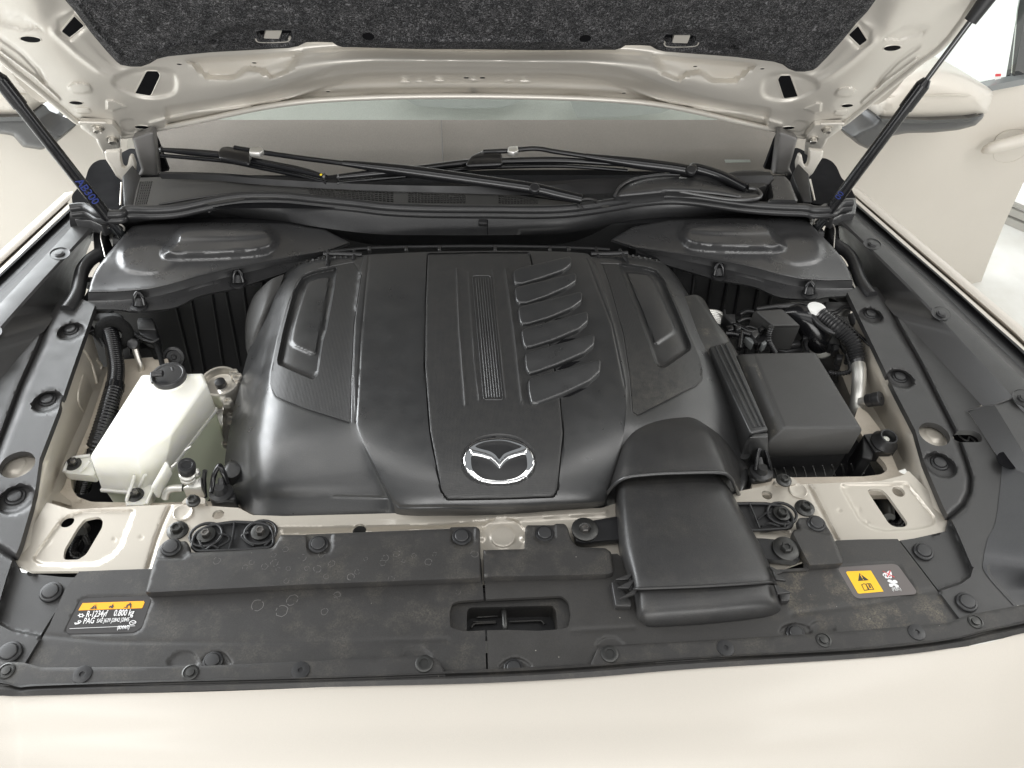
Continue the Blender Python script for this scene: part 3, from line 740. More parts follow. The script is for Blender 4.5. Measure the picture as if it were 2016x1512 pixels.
for q in (V(1, 345, 175, 420, 85, 480, 145, 395, 213), V(1, 830, 398, 895, 400, 912, 425, 860, 535, 850, 542, 763, 527)):
    for s in both(rd(q, 4)):
        o = panel('access_slot', s, 'void', None, HOOD, on=HT, lift=.001, step=6, th=.001); o.parent = hood
        o = tube('rim', onto(resamp(s, 8), HT)[0], .0018, 'hood_inner', None, seg=6, closed=True, k=2); o.parent = hood
# felt pad
fl = [(-60, -560), (0, -200), (128, 0)]+V(1, 430, 70, 520, 190, 600, 285, 660, 350, 685, 368, 740, 378, 800, 378, 850, 360, 890, 335, 950, 320, 1200, 296, 1640, 272, 1690, 262, 1735, 240, 1800, 238, 1885, 240, 1910, 258, 1945, 268, 2016, 268)+[(820, 96.5), (933, 97)]
fr = mirpx(fl, HOOD)
fpoly = fl+fr[::-1][1:]
slotL = rd(V(1, 1450, 182, 1480, 172, 1650, 172, 1658, 205, 1650, 225, 1480, 232, 1462, 215), 3)
slotR = mirpx(slotL, HOOD)
femb = [('line', V(1, 870, 300, 920, 285, 1020, 262, 1370, 240), .010, 4.5), ('line', mirpx(V(1, 870, 300, 920, 285, 1020, 262, 1370, 240), HOOD), .010, 4.5),
        ('line', [(760, 82), (933, 82), (1115, 83)], .008, 5), ('line', V(1, 450, 40, 560, 190, 680, 320), .010, 6), ('line', mirpx(V(1, 450, 40, 560, 190, 680, 320), HOOD), .010, 6)]
femb += [('poly', cat(V(1, 1200, 215, 1330, 160, 1500, 148, 1720, 155, 1830, 200, 1900, 262, 1500, 262, 1240, 262), 4, True), -.010, 9), ('poly', mirpx(cat(V(1, 1200, 215, 1330, 160, 1500, 148, 1720, 155, 1830, 200, 1900, 262, 1500, 262, 1240, 262), 4, True), HOOD), -.010, 9)]
felt = panel('insulation_pad', fpoly, 'felt', None, HOOD, .014, prof=(.014, 9), emb=femb, holes=[slotL, slotR], step=8, th=.03); felt.parent = hood
for s in (slotL, slotR):
    o = panel('pad_slot', [(x, y) for x, y in s], 'void', None, HOOD, .004, step=8, th=.001); o.parent = hood
    cx, cy = np.mean(np.array(s), 0); sg = 1 if cx < 900 else -1
    o = panel('pad_clip', rd([(cx-14, cy-8), (cx+18*1, cy-9), (cx+12, cy+7), (cx-18, cy+6)], 2), 'hood_inner', None, HOOD, .016, step=5, th=.008); o.parent = hood
    o = tube('slot_rim', [P(x, y+1.5, .016, HOOD) for x, y in (s[len(s)//2-2:] if False else [(cx-34, cy+3), (cx-28, cy+10), (cx, cy+11), (cx+28, cy+9), (cx+34, cy+2)])], .0025, 'hood_inner', None, seg=8); o.parent = hood
for x, y in ((725, 72), (1152, 76)):
    o = panel('pad_button', circ(P(x, y, .03, HOOD), .012, HOOD.n, 20), 'void', None, HOOD, .027, prof=(.003, 3), step=5, th=.004); o.parent = hood
# hinges
hp = rd(V(1, 455, 692, 500, 694, 590, 695, 640, 700, 690, 765, 682, 800, 683, 880, 600, 905, 575, 850, 548, 805, 545, 790, 455, 725), 3)
HB = []
HL = Plane((0, 1.60, 0), (0, -1, .1)); hq = rd(V(1, 590, 860, 682, 850, 684, 905, 692, 942, 706, 955, 722, 938, 735, 880, 752, 885, 768, 935, 768, 965, 757, 1005, 735, 1030, 700, 1030, 660, 1000, 630, 950, 600, 905), 3)
for s in (hq, mirpx(hq, HL)):
    o = panel('hinge_arm', s, 'hood_inner', car, HL, 0, prof=(.003, 3), step=4, th=.010)
for sd, s in enumerate((hp, mirpx(hp, HOOD, .014))):
    o = panel('hinge', s, 'hood_inner', None, HOOD, .014, prof=(.003, 3), step=5, th=.010); o.parent = hood
    o = tube('hinge_flange', [P(x, y, .018, HOOD) for x, y in [s[0], s[4], s[10], s[14]]], .003, 'hood_inner', None); o.parent = hood
for q in ((193, 251), (222, 273)):
    for x, y in (q, mirpx([q], HOOD, .014)[0]): HB.append((P(x, y, .017, HOOD), HOOD.n))
bolt_me = lathe_me('hinge_bolt', [(.013, 0), (.013, .003), (.009, .0035), (.009, .011), (.0075, .012), (.004, .0105)], 'zinc', 6*3)
for p, n in HB:
    o = inst(bolt_me, 'hinge_bolt', p, n); o.parent = hood
# ================================================================ BAY SHELL (parts of the car)
o = add('bay_floor', [(-.95, .45, -.42), (.95, .45, -.42), (.95, 1.75, -.42), (-.95, 1.75, -.42)], [(0, 1, 2, 3)], 'void', car)
YW = Plane((0, 1.40, 0), (0, -1, 0))
o = rings('firewall', [[np.array(v) for v in ((-.76, 1.425, .02), (.76, 1.425, .02), (.76, 1.46, .02), (-.76, 1.46, .02))], [np.array(v) for v in ((-.76, 1.425, -.42), (.76, 1.425, -.42), (.76, 1.46, -.42), (-.76, 1.46, -.42))]], 'dark', car)
# ---- inner wings
IW = [[(150, 618, -.012), (122, 735, -.012), (78, 880, -.012), (40, 1010, -.012), (18, 1100, -.012)],
      [(166, 628, -.014), (132, 760, -.014), (88, 900, -.014), (62, 1000, -.014), (40, 1095, -.014)],
      [(176, 640, -.030), (143, 765, -.028), (101, 900, -.026), (80, 985, -.022), (72, 1060, -.02)],
      [(200, 722, -.105), (167, 812, -.105), (140, 872, -.10), (106, 958, -.085), (104, 985, -.06)],
      [(212, 722, -.112), (180, 835, -.112), (152, 890, -.108), (128, 965, -.095), (118, 988, -.065)],
      [(222, 724, -.115), (196, 826, -.115), (166, 890, -.112), (140, 970, -.10), (140, 996, -.07)],
      [(226, 735, -.30), (205, 830, -.30), (180, 895, -.30), (150, 975, -.26), (150, 1000, -.2)]]
iw = lines_mixed('inner_wing', [[q for q in ln] for ln in IW], 'inner_paint', car, n=70, ang=60)
IT = mkbvh(iw)
bead = tube('pressing', onto(V('b', 165, 905, 120, 1060, 125, 1180, 175, 1260), IT)[0], .0025, 'inner_paint', car, seg=8)
for q in (V('b', 170, 640, 250, 780, 310, 980), V('b', 300, 740, 350, 800, 345, 840)): tube('pressing', onto(q, IT)[0], .003, 'inner_paint', car, seg=8)
wm = mirror(iw)
# lower ledge with the spot welds, both sides of the bay
for pts in ([(100, 985), (124, 962), (146, 905), (175, 838), (198, 770), (213, 722), (226, 720), (212, 790), (196, 835), (172, 880), (158, 905), (140, 935), (140, 960), (152, 978), (180, 988), (300, 990), (470, 985), (500, 1030), (140, 1012), (100, 1000)], [(214, 718), (240, 708), (300, 703), (332, 706), (330, 735), (285, 745), (255, 800), (225, 800), (226, 730)],):
    led = panel('bay_ledge', rd(pts, 6), 'inner_dusty', car, z=-.088, step=8, th=.012)
pts = [(1800, 925), (1785, 935), (1770, 930), (1735, 848), (1708, 812), (1690, 800), (1680, 830), (1712, 880), (1742, 912), (1748, 925), (1735, 934), (1700, 938), (1560, 940), (1480, 945), (1480, 975), (1790, 975)]
led2 = panel('bay_ledge', rd(pts, 6), 'inner_dusty', car, z=-.060, step=8, th=.012)
for (x, y, z) in ((110, 975, -.087), (128, 990, -.087), (155, 985, -.087), (170, 880, -.087), (183, 845, -.087), (158, 912, -.087)):
    panel('spot_weld', circ(P(x, y, z), .005, k=12), 'inner_dusty', car, z=z+.001, prof=(-.0006, 2), step=3, th=0)
# ================================================================ RADIATOR SUPPORT (beige metal)
sup = thing('radiator_support', 'sand painted steel crossmember between the engine cover and the black front panels', 'crossmember', P(990, 1060, -.03))
cen = circ(P(990, 1056, -.02), .036, k=30)
slotl = rd(V(7, 358, 398, 366, 350, 440, 225, 480, 178, 555, 163, 584, 185, 580, 225, 490, 378, 445, 408, 372, 410), 6)
slotr = rd(V('k', 33, 440, 45, 418, 140, 418, 190, 460, 350, 680, 350, 712, 325, 726, 255, 726, 205, 700), 6)
hl = [slotl, circ(P(132, 1027, -.015), .0105, k=18), circ(P(429.5, 1013, -.018), .009, k=18), slotr, circ(P(1510, 974.5, -.018), .009, k=18), circ(P(1769, 968, -.015), .0105, k=18), circ(P(707.5, 1043, -.02), .011, k=18)]
po = [(92, 989), (103, 992), (139, 1003), (200, 1000), (330, 993), (352, 992), (470, 1000), (497, 1014), (560, 1016), (1185, 1000), (1215, 990), (1440, 975), (1459, 966), (1525, 953), (1588, 953), (1733, 947), (1779, 935), (1788, 926), (1866, 1005), (1870, 1025), (1859, 1048), (1798, 1062), (1764, 1066), (1650, 1080), (1500, 1135), (1200, 1140), (960, 1150), (300, 1150), (290, 1124), (60, 1125), (35, 1115), (28, 1102), (36, 1085)]
zsup = lambda p: -.0*p[:, 0]
emb = [('poly', cen, -.004, 5), ('poly', circ(P(990, 1056, -.02), .020, k=24), .003, 5), ('dome', 948, 1057, 10, 12, .006), ('dome', 1030, 1057, 10, 12, .006)]
emb += [('line', V(7, 0, 205, 400, 200, 1000, 205, 1450, 218, 1580, 222)[1:], 0, 3)]
pk = rd(V(7, 185, 405, 330, 200, 400, 150, 480, 128, 760, 128, 750, 160, 690, 330, 640, 385, 560, 430, 380, 442, 220, 430), 9)
pkr = rd(V('f', 1390, 590, 1420, 575, 1900, 575)+V('k', 350, 375, 575, 660, 560, 710, 440, 740, 170, 758, 60, 730, -30, 670), 9)
emb += [('poly', pk, -.0045, 6), ('poly', pkr, -.0045, 6)]
emb += [('poly', V(7, 966, 112, 925, 190, 838, 470, 838, 560, 2200, 560, 2200, 60, 1000, 60)+[(1480, 1160), (1600, 1140), (1590, 954), (1459, 940), (1400, 900), (600, 930)], -.0035, 5)] if False else []
emb += [('line', V(7, 962, 110, 925, 190, 880, 310, 838, 455), -.005, 3.5), ('line', V('f', 1062, 570, 1130, 700, 1345, 1115), -.005, 3.5), ('line', V(7, 1300, 190, 1560, 260, 2000, 215)+[(860, 1037), (950, 1030)], .0, 4)]
emb += [('line', [(510, 1035), (700, 1034), (870, 1030), (960, 1022), (1190, 1008)], .006, 6), ('line', [(560, 1052), (720, 1047), (880, 1041), (950, 1036)], -.005, 5), ('line', V('f', 600, 1045, 880, 1060), -.004, 4)]
for x, y in V(7, 280, 308, 648, 296, 800, 283, 1320, 260)+V('f', 1370, 835, 1570, 825)+V('k', 30, 690): emb.append(('dome', x, y, 5, 4, -.002))
beam = panel('crossmember', rd(po, 4), 'inner_paint', sup, z=-.018, emb=emb, holes=hl, step=4, th=.006)
BT = mkbvh(beam)
back = panel('inner_cavity', rd([(60, 1010), (330, 1000), (1200, 1010), (1850, 960), (1850, 1090), (1200, 1160), (60, 1150)], 3), 'void', sup, z=-.13, step=30, th=.01)
for q in (V(7, 440, 300, 480, 280, 500, 330, 470, 380, 420, 370), V('k', 190, 620, 240, 600, 300, 650, 280, 700, 220, 690)):
    o = tube('cable', [P(x, y, -.09) for x, y in q], .006, 'black_glossy', sup, closed=True, rib=(.004, .001))
o = tube('hose_end', [P(*V(7, 450, 255)[0], -.08), P(*V(7, 470, 230)[0], -.09)], .012, 'dark_steel', sup)
o = tube('hose_end', [P(*V('k', 205, 650)[0], -.08), P(*V('k', 175, 520)[0], -.09)], [.010, .014], 'dark_steel', sup)
# plugs and bolts
plug_me = lathe_me('plug', [(.0155, 0), (.0155, .002), (.014, .003), (.0125, .0022), (.004, .0022), (.001, .0022)], 'inner_paint', 26)
flange_me = lathe_me('flange_bolt', [(.0165, 0), (.0160, .0025), (.0105, .004), (.0100, .0045)], 'dark_steel', 26)
def hexme(name, r, h, mat, r2=.62):
    return lathe_me(name, [(r, 0), (r, h*.8), (r*.88, h), (r*r2, h), (r*r2*.8, h*.72)], mat, 6, 20)
hex_me = hexme('bolt_head', .0088, .009, 'dark_steel'); hexs_me = hexme('bolt_head', .0072, .009, 'steel')
washer_me = lathe_me('washer', [(.0115, 0), (.0115, .002), (.0075, .003)], 'dark_steel', 22)
wide_me = lathe_me('washer', [(.021, 0), (.021, .004), (.017, .006), (.0095, .0065), (.0085, .006)], 'dark_steel', 28)
for x, y in ((361, 1010), (1570.5, 966.5)):
    p, n = at(x, y, BT); inst(plug_me, 'plug', p, (0, 0, 1), sup)
def bolt(x, y, T, base, hd, parent, dz=.0, tilt=(0, 0, 1), s=1.0):
    p, n = at(x, y, T) if T is not None else (P(x, y, dz), Vector((0, 0, 1)))
    b_ = inst(base, 'bolt', p, tilt, parent, s=s)
    h = inst(hd, 'bolt_head', (0, 0, .0035), (0, 0, 1)); h.parent = b_
    return b_
bolt(350, 1045, BT, flange_me, hex_me, sup); bolt(1584, 1001, BT, flange_me, hex_me, sup)
bolt(381, 988, BT, lathe_me('flange_bolt', [(.012, 0), (.0118, .004), (.008, .006)], 'dark_steel', 24), hex_me, sup, s=.9); bolt(1543, 946, BT, flange_me, hex_me, sup, s=.8)
# weld nut tabs behind the beam
for q in (V('c', 1345, 1160, 1390, 1105, 1570, 1105, 1585, 1130, 1580, 1170), V('f', 725, 530, 745, 508, 880, 500, 905, 500, 960, 555, 930, 575, 740, 575)):
    panel('bolt_tab', rd(q, 4), 'inner_paint', sup, z=-.012, step=5, th=.02)
# latch brackets with ribs, left and right
def bracket(label, outl, wells, ribs, where):
    t = thing('mount_bracket', label, 'bracket', P(*outl[0], -.02), 'black ribbed brackets bolted to the crossmember')
    pnl = panel('base_plate', rd(outl, 6), 'dark', t, z=-.014, step=5, th=.012)
    tube('outer_rim', [P(x, y, -.010) for x, y in rd(outl, 6)], .0028, 'clip', t, seg=8, k=1, closed=True, smooth=False)
    for w in wells:
        p = P(w[0], w[1], -.010)
        tube('bolt_well', [np.array(p)+np.array([.024*math.cos(a), .021*math.sin(a), .0]) for a in np.linspace(0, 2*math.pi, 22)[:-1]], .0026, 'clip', t, seg=8, closed=True, k=1, smooth=False)
        inst(washer_me, 'washer', P(w[0], w[1], -.012), (0, 0, 1), t, s=1.25)
        inst(hexs_me if w[2] else hex_me, 'bolt_head', P(w[0], w[1], -.008), (0, 0, 1), t)
    for r in ribs: tube('rib', [P(x, y, -.009) for x, y in r], .0018, 'clip', t, seg=6)
    return t
bracket('black ribbed bracket with two steel bolts, left of centre on the sand crossmember', V(7, 1088, 340, 1098, 280, 1120, 250, 1200, 212, 1330, 195, 1480, 202, 1530, 215, 1550, 262, 1552, 320, 1530, 340, 1400, 352, 1120, 362),
    [(406, 1053, 1), (513, 1048, 1)], [V(7, 1330, 198, 1322, 270, 1300, 350), V(7, 1130, 300, 1160, 350, 1200, 330, 1240, 345), V(7, 1240, 265, 1290, 270, 1300, 300, 1240, 335), V(7, 1410, 255, 1370, 275, 1400, 310, 1440, 330), V(7, 1500, 330, 1530, 300, 1540, 270)], 0)
bracket('black ribbed bracket half hidden by the air duct, right part of the crossmember', V('f', 300, 768, 480, 762, 640, 765, 800, 790, 880, 850, 912, 920, 905, 980, 870, 1010, 560, 1028, 350, 1020),
    [(1539, 1011, 0)], [V('f', 480, 765, 530, 880, 580, 1010), V('f', 560, 920, 640, 860, 690, 850), V('f', 600, 990, 680, 960, 780, 990), V('f', 830, 960, 830, 1000), V('f', 860, 940, 890, 970, 850, 1000)], 1)
def stay(label, outl, w, parent=None):
    t = thing('duct_stay', label, 'bracket', P(*outl[0], -.01), 'flat black stays that carry the air duct')
    panel('arm', rd(outl, 6), 'dark', t, z=-.002, prof=(.002, 3), step=5, th=.010)
    inst(wide_me, 'washer', P(w[0], w[1], .0), (0, 0, 1), t, s=w[2]); inst(hexs_me if w[3] else hex_me, 'bolt_head', P(w[0], w[1]-1, .006), (0, 0, 1), t)
    return t
stay('flat black stay with a grey washer, to the left of the air duct', V(8, 1350, 235, 1352, 208, 1375, 198, 1440, 190, 1600, 162, 1700, 150, 1700, 290, 1560, 302, 1400, 318, 1365, 308, 1358, 285), (1151, 1044, 1.0, 1))
stay('flat black stay with a wide washer, to the right of the air duct', V('f', 500, 1105, 620, 1108, 860, 1130, 925, 1180, 950, 1265, 985, 1285, 985, 1315, 950, 1342, 680, 1322, 560, 1310), (1546.5, 1082, 1.0, 0))
# ================================================================ push clips
well_prof = [(.0150, 0), (.0150, .0014), (.0138, .0026), (.0115, .0030), (.0108, .0022)]
pc_me = lathe_me('push_clip', well_prof, 'clip', 26); pn_me = lathe_me('clip_pin', [(.0104, 0), (.0104, .0042), (.0094, .0052), (.0060, .0056), (.001, .0056)], 'pin', 26)
def clip(x, y, parent, z=None, T=None, s=1.0, n=(0, 0, 1)):
    p = P(x, y, z) if T is None else at(x, y, T)[0]
    c = inst(pc_me, 'push_clip', p, n, parent, s=s); q = inst(pn_me, 'clip_pin', (0, 0, 0), (0, 0, 1)); q.parent = c
    return c
# ================================================================ FRONT PANELS
lt = thing('radiator_cover', 'black front panel left of the thin gap, with orange and white sticker', 'cover panel', P(520, 1200, 0), 'black cover panels over the radiator')
pocket = rd([(880, 1205), (884, 1182), (903, 1176), (1108, 1170), (1124, 1180), (1128, 1215), (1118, 1237), (1098, 1262), (1080, 1272), (960, 1276), (922, 1276), (895, 1245)], 6)
outl_l = [(156, 1125), (292, 1120), (948, 1105), (955, 1192)]
cutL = [(955.5, 1180), (904, 1181), (888, 1186), (884, 1205), (886, 1232), (905, 1243), (956, 1241)]
left_base = [(156, 1125), (230, 1122), (292, 1120), (600, 1110), (947, 1100), (952, 1180), (904, 1183), (890, 1188), (885, 1205), (886, 1235), (912, 1243), (955, 1241), (957.5, 1330), (500, 1345), (60, 1350), (45, 1330), (58, 1300), (98, 1230), (128, 1160)]
wave = [('line', V(7, 235, 835, 600, 872, 1200, 876, 2016, 872)+[(880, 1258)], -.0012, 4)]
wave += [('poly', cat(V(7, 960, 1010, 985, 950, 1060, 928, 1110, 955, 1115, 1010), 3, True), -.0018, 4), ('poly', cat(V(7, 1150, 985, 1200, 940, 1260, 935, 1300, 975, 1300, 1010), 3, True), -.003, 5)]
wave += [('poly', cat(V(8, 375, 965, 400, 915, 480, 905, 535, 945, 540, 990, 400, 1000), 3, True), -.0018, 4)]
wave += [('poly', rd(V(7, 365, 815, 455, 640, 490, 620, 840, 612, 865, 650, 805, 805, 760, 832, 400, 840), 4), -.0012, 3)]
lb = panel('base_sheet', rd(left_base, [0, 0, 0, 0, 0, 0, 7, 6, 6, 6, 5, 0, 0, 0, 4, 4, 4, 4, 4]), 'front_trim', lt, z=-.004, emb=wave, step=5, th=.006)
plat = [(286, 1166), (296, 1128), (305, 1101), (312, 1078), (322, 1068), (366, 1065), (372, 1072), (374, 1088), (470, 1084), (536, 1079), (545, 1066), (552, 1053), (600, 1053), (604, 1052), (656, 1050), (885, 1041), (888, 1038), (938, 1037), (945, 1043), (947, 1140), (600, 1153), (290, 1169)]
pz = [('poly', rd([(304, 1100), (312, 1076), (322, 1064), (372, 1062), (374, 1086), (362, 1098)], 3), -.005, 4), ('poly', rd([(603, 1040), (656, 1040), (652, 1085), (640, 1092), (614, 1092), (604, 1080)], 5), -.004, 4), ('poly', rd([(886, 1030), (936, 1030), (934, 1068), (918, 1078), (900, 1076), (888, 1066)], 5), -.004, 4), ('line', [(300, 1108), (600, 1100), (948, 1090)], .0, 5)]
lp = panel('raised_sheet', rd(plat, [6, 0, 0, 3, 5, 3, 3, 3, 0, 5, 3, 3, 0, 0, 0, 0, 0, 5, 4, 3, 0, 5]), 'front_trim', lt, z=.006, emb=pz, prof=(.0035, 4), step=5, th=.012)
LT1 = mkbvh([lb, lp])
for x, y in ((337, 1078), (627, 1072), (909, 1057)): clip(x, y, lt, z=.006)
# water spots dried on the left panel
bm_pts = []; sv = []; sf = []
rs = random.Random(5)
spots = V(7, 1460, 668, 1657, 638, 1597, 700, 1840, 703, 1716, 397, 1880, 432, 1850, 505, 1800, 460, 1740, 458, 1635, 460, 1575, 462, 1557, 428, 1552, 383, 1500, 448, 1390, 452, 1428, 424, 1230, 416, 1625, 530, 1708, 518, 1915, 606, 1988, 507, 1620, 350, 1825, 380)+V(8, 172, 405, 270, 427, 388, 416, 446, 386, 527, 422, 563, 378, 88, 507, 317, 519, 125, 480, 790, 377, 940, 474, 698, 592, 350, 375, 285, 400, 10, 610)
for i, (x, y) in enumerate(spots):
    r = rs.uniform(.003, .006) if i not in (0, 2, 1) else .009
    lp_ = [onto([q], LT1)[0][0]+np.array([0, 0, .0004]) for q in circ(at(x, y, LT1)[0], r, k=14, ry=r*rs.uniform(.8, 1.1))]
    lp_ = [v+np.array([rs.gauss(0, .0004), rs.gauss(0, .0004), 0]) for v in lp_]
    c = np.mean(lp_, 0); b0 = len(sv)
    sv += lp_+[c+(v-c)*.90 for v in lp_]; sf += [(b0+j, b0+(j+1) % 14, b0+14+(j+1) % 14, b0+14+j) for j in range(14) if rs.random() > .25]
simple('spot', (.14, .135, .13), .6)
o = add('water_spots', sv, sf, 'spot', lt); o['kind'] = 'stuff'
rt = thing('radiator_cover', 'dusty black front panel right of the thin gap, with yellow fan sticker', 'cover panel', P(1400, 1200, 0), 'black cover panels over the radiator')
right_base = [(951.5, 1100), (1120, 1095), (1215, 1090), (1300, 1150), (1500, 1150), (1525, 1121), (1590, 1121), (1593, 1112), (1600, 1100), (1646, 1064), (1690, 1062), (1767, 1061), (1884, 1214), (1898, 1235), (1870, 1262), (1300, 1295), (1000, 1325), (961, 1330), (959, 1241), (1000, 1240), (1060, 1242), (1102, 1239), (1119, 1235), (1124, 1210), (1119, 1184), (1106, 1173), (956.5, 1180)]
remb = [('line', V(9, 1640, 560, 1400, 605, 1150, 660, 700, 715), -.0014, 4), ('line', V(8, 1340, 812, 1700, 792), -.0012, 4), ('poly', cat(V(9, 640, 830, 650, 790, 720, 770, 790, 790, 800, 830), 3, True), -.003, 5), ('poly', cat(V(9, 800, 820, 810, 775, 860, 758, 920, 780, 940, 810), 3, True), -.0018, 4),
        ('poly', cat(V(8, 1480, 900, 1520, 855, 1580, 848, 1630, 880, 1640, 910), 3, True), -.0018, 4), ('poly', cat(V(8, 935, 1030, 960, 985, 1020, 965, 1080, 985, 1110, 1030), 3, True), -.003, 5), ('poly', rd(V(9, 962, 462, 990, 442, 1275, 428, 1315, 448, 1410, 592, 1400, 612, 1085, 632, 1048, 615), 4), -.0012, 3)]
rb = panel('base_sheet', rd(right_base, [0, 0, 0, 0, 0, 0, 3, 3, 0, 0, 0, 0, 3, 3, 0, 0, 0, 0, 0, 4, 4, 4, 5, 5, 6, 6, 0]), 'front_dust', rt, z=-.004, emb=remb, step=5, th=.006)
rp = panel('raised_sheet', rd([(952.5, 1138), (951.5, 1083), (1033, 1081), (1034, 1040), (1038, 1034), (1090, 1034), (1094, 1031), (1112, 1031), (1118, 1040), (1124, 1062), (1138, 1077), (1192, 1079), (1203, 1087), (1209, 1128), (1196, 1133)], [0, 0, 3, 4, 3, 2, 2, 5, 3, 6, 6, 4, 4, 5, 5]), 'front_trim', rt, z=.006, emb=[('poly', rd([(1050, 1025), (1094, 1025), (1095, 1060), (1080, 1070), (1060, 1068), (1050, 1058)], 4), -.004, 4)], prof=(.0035, 4), step=5, th=.012)
rp2 = panel('raised_sheet', rd(V(9, 738, 205, 733, 178, 748, 170, 850, 170, 885, 195, 925, 262, 992, 415, 985, 435, 800, 446, 786, 425, 702, 262, 708, 242, 745, 232), [2, 3, 3, 5, 4, 0, 5, 5, 4, 2, 4, 3, 3]), 'front_dust', rt, z=.006, emb=[('poly', rd(V(9, 740, 165, 860, 165, 920, 262, 870, 262, 800, 240, 742, 225), 4), -.003, 4)], prof=(.003, 3.5), step=4, th=.012)
clip(1072, 1051, rt, z=.004); clip(1607, 1031, rt, z=.006)
o = panel('pit_edge', rd(V(9, 530, 470, 560, 480, 790, 470, 800, 455, 780, 410, 770, 455, 640, 463), 2), 'front_trim', rt, z=.0, step=4, th=.01)
# clips seen just behind the front seal
for x, y, t in ((419, 1302, lt), (1011, 1316, rt), (1566, 1247, rt)): clip(x, y, t, z=-.005, s=.9)
# bonnet catch well
cw = thing('catch_well', 'black recessed well with a wire loop and moulded letters, between the two front panels', 'latch opening', P(1000, 1210, -.04))
inner = rd(V(8, 748, 688, 765, 676, 945, 668, 960, 655, 980, 668, 1235, 668, 1245, 690, 1260, 800, 1262, 900, 748, 900), 4)
walls = panel('well_lip', rd([(872, 1180), (890, 1168), (1112, 1164), (1134, 1180), (1136, 1240), (1100, 1262), (900, 1262), (876, 1240)], 8), 'front_trim', cw, z=-.016, holes=[rd([(919, 1204), (924, 1196), (1088, 1192), (1095, 1203), (1099, 1246), (919, 1250)], 4)], step=5, th=.04)
panel('well_floor', [(900, 1185), (1110, 1180), (1115, 1262), (900, 1262)], 'dark', cw, z=-.052, step=10, th=.01)
for q, r_ in ((V('q', 530, 440, 700, 428, 800, 420, 808, 410), .0016), (V('q', 480, 495, 560, 500, 780, 490), .0014), (V('q', 455, 580, 480, 540, 530, 522, 780, 510), .0018), (V('q', 960, 498, 1200, 488, 1360, 482, 1400, 500, 1425, 530), .0018)): tube('moulded_rib', [P(x, y, -.046) for x, y in q], r_, 'front_trim', cw, seg=8)
tube('striker_wire', [P(*V('q', 880, 300)[0], -.045), P(*V('q', 885, 305)[0], -.03), P(*V('q', 893, 450)[0], -.026), P(*V('q', 902, 610)[0], -.03), P(*V('q', 905, 680)[0], -.05)], .0042, 'dark_steel', cw)
fx = P(*V('q', 1100, 415)[0], -.0505); ux = P(*V('q', 1330, 410)[0], -.0505)-fx
text('moulded_text', 'KBB5', .0115, frame(fx, (0, 0, 1), ux), 'front_trim', cw, th=.001, sx=.95)
# ---- seal strip along the nose
fs = thing('front_seal', 'long black rubber seal strip along the front edge of the bay', 'seal strip', P(1000, 1330, 0))
fe = [('line', V(7, 0, 1110, 150, 1140, 220, 1117, 1000, 1100, 2016, 1082)+[(880, 1326)], -.002, 3)]
o = panel('flange', rd([(-60, 1298), (0, 1301), (45, 1304), (83, 1314), (375, 1312), (660, 1298.5), (835, 1290), (862, 1297), (876, 1324), (878, 1332), (700, 1340), (300, 1350), (0, 1352), (-60, 1350)], [0, 0, 6, 8, 0, 0, 0, 10, 6, 0, 0, 0, 0, 0]), 'front_trim', fs, z=.004, prof=(.0012, 2), step=6, th=.004); F1 = o
o = panel('flange', rd([(1163, 1315), (1164, 1305), (1176, 1277), (1190, 1271), (1360, 1262), (1600, 1248), (1865, 1227), (1906, 1210), (2016, 1190), (2120, 1170), (2120, 1205), (2016, 1226), (1906, 1258), (1663, 1281), (1360, 1302)], [0, 5, 6, 6, 0, 0, 10, 8, 0, 0, 0, 0, 8, 0, 0]), 'front_trim', fs, z=.004, prof=(.0012, 2), step=6, th=.004); F2 = o
top = [(-120, 1330, .006), (0, 1341, .006), (40, 1350, .006), (78, 1347, .006), (300, 1340, .006), (660, 1331, .006), (875, 1323, .006), (1010, 1318, .006), (1163, 1309, .006), (1360, 1294, .006), (1663, 1278, .006), (1800, 1266, .006), (1889, 1253, .006), (1940, 1240, .006), (2016, 1224, .006), (2140, 1195, .006)]
def shf(L, dy, z): return [(x, y+dy, z) for x, y, _ in L]
S = [shf(top, -3, .001), shf(top, 0, .006), shf(top, 3, .0075), shf(top, 7, .003), shf(top, 9, .005), [(x, y+dy*.55, .010) for (x, y, _), dy in zip(top, [28, 28, 24, 22, 23, 21, 24, 24, 24, 23, 20, 20, 20, 22, 22, 22])], [(x, y+dy, .006) for (x, y, _), dy in zip(top, [28, 28, 20, 22, 23, 21, 24, 24, 24, 23, 20, 20, 20, 22, 22, 22])], [(x, y+dy+2, -.006) for (x, y, _), dy in zip(top, [28, 28, 20, 22, 23, 21, 24, 24, 24, 23, 20, 20, 20, 22, 22, 22])]]
lines_mixed('seal_bead', S, 'front_trim', fs, n=220, ang=50)
st_me = lathe_me('grommet', [(.0125, 0), (.0120, .0015), (.006, .0024), (.0035, .0022), (.0030, .0005)], 'rubber', 24)
rv_me = lathe_me('rivet', [(.0110, 0), (.0108, .0016), (.0090, .0022), (.0086, .0008), (.0058, .0008), (.0055, .0030), (.001, .0034)], 'dark_steel', 24)
ey_me = lathe_me('eyelet', [(.0125, 0), (.0120, .0020), (.0095, .0030), (.0066, .0026), (.0064, .0010), (.001, .0010)], 'dark_steel', 24)
for x, y in ((162.5, 1328), (592, 1320), (1428, 1276), (1804, 1245)): inst(st_me, 'grommet', P(x, y, .005), (0, 0, 1), fs)
for x, y in ((13, 1321), (375, 1324), (1621, 1260), (1920, 1224)): inst(rv_me, 'rivet', P(x, y, .005), (0, 0, 1), fs)
for x, y in ((835, 1307), (1200, 1288)): inst(ey_me, 'eyelet', P(x, y, .005), (0, 0, 1), fs)
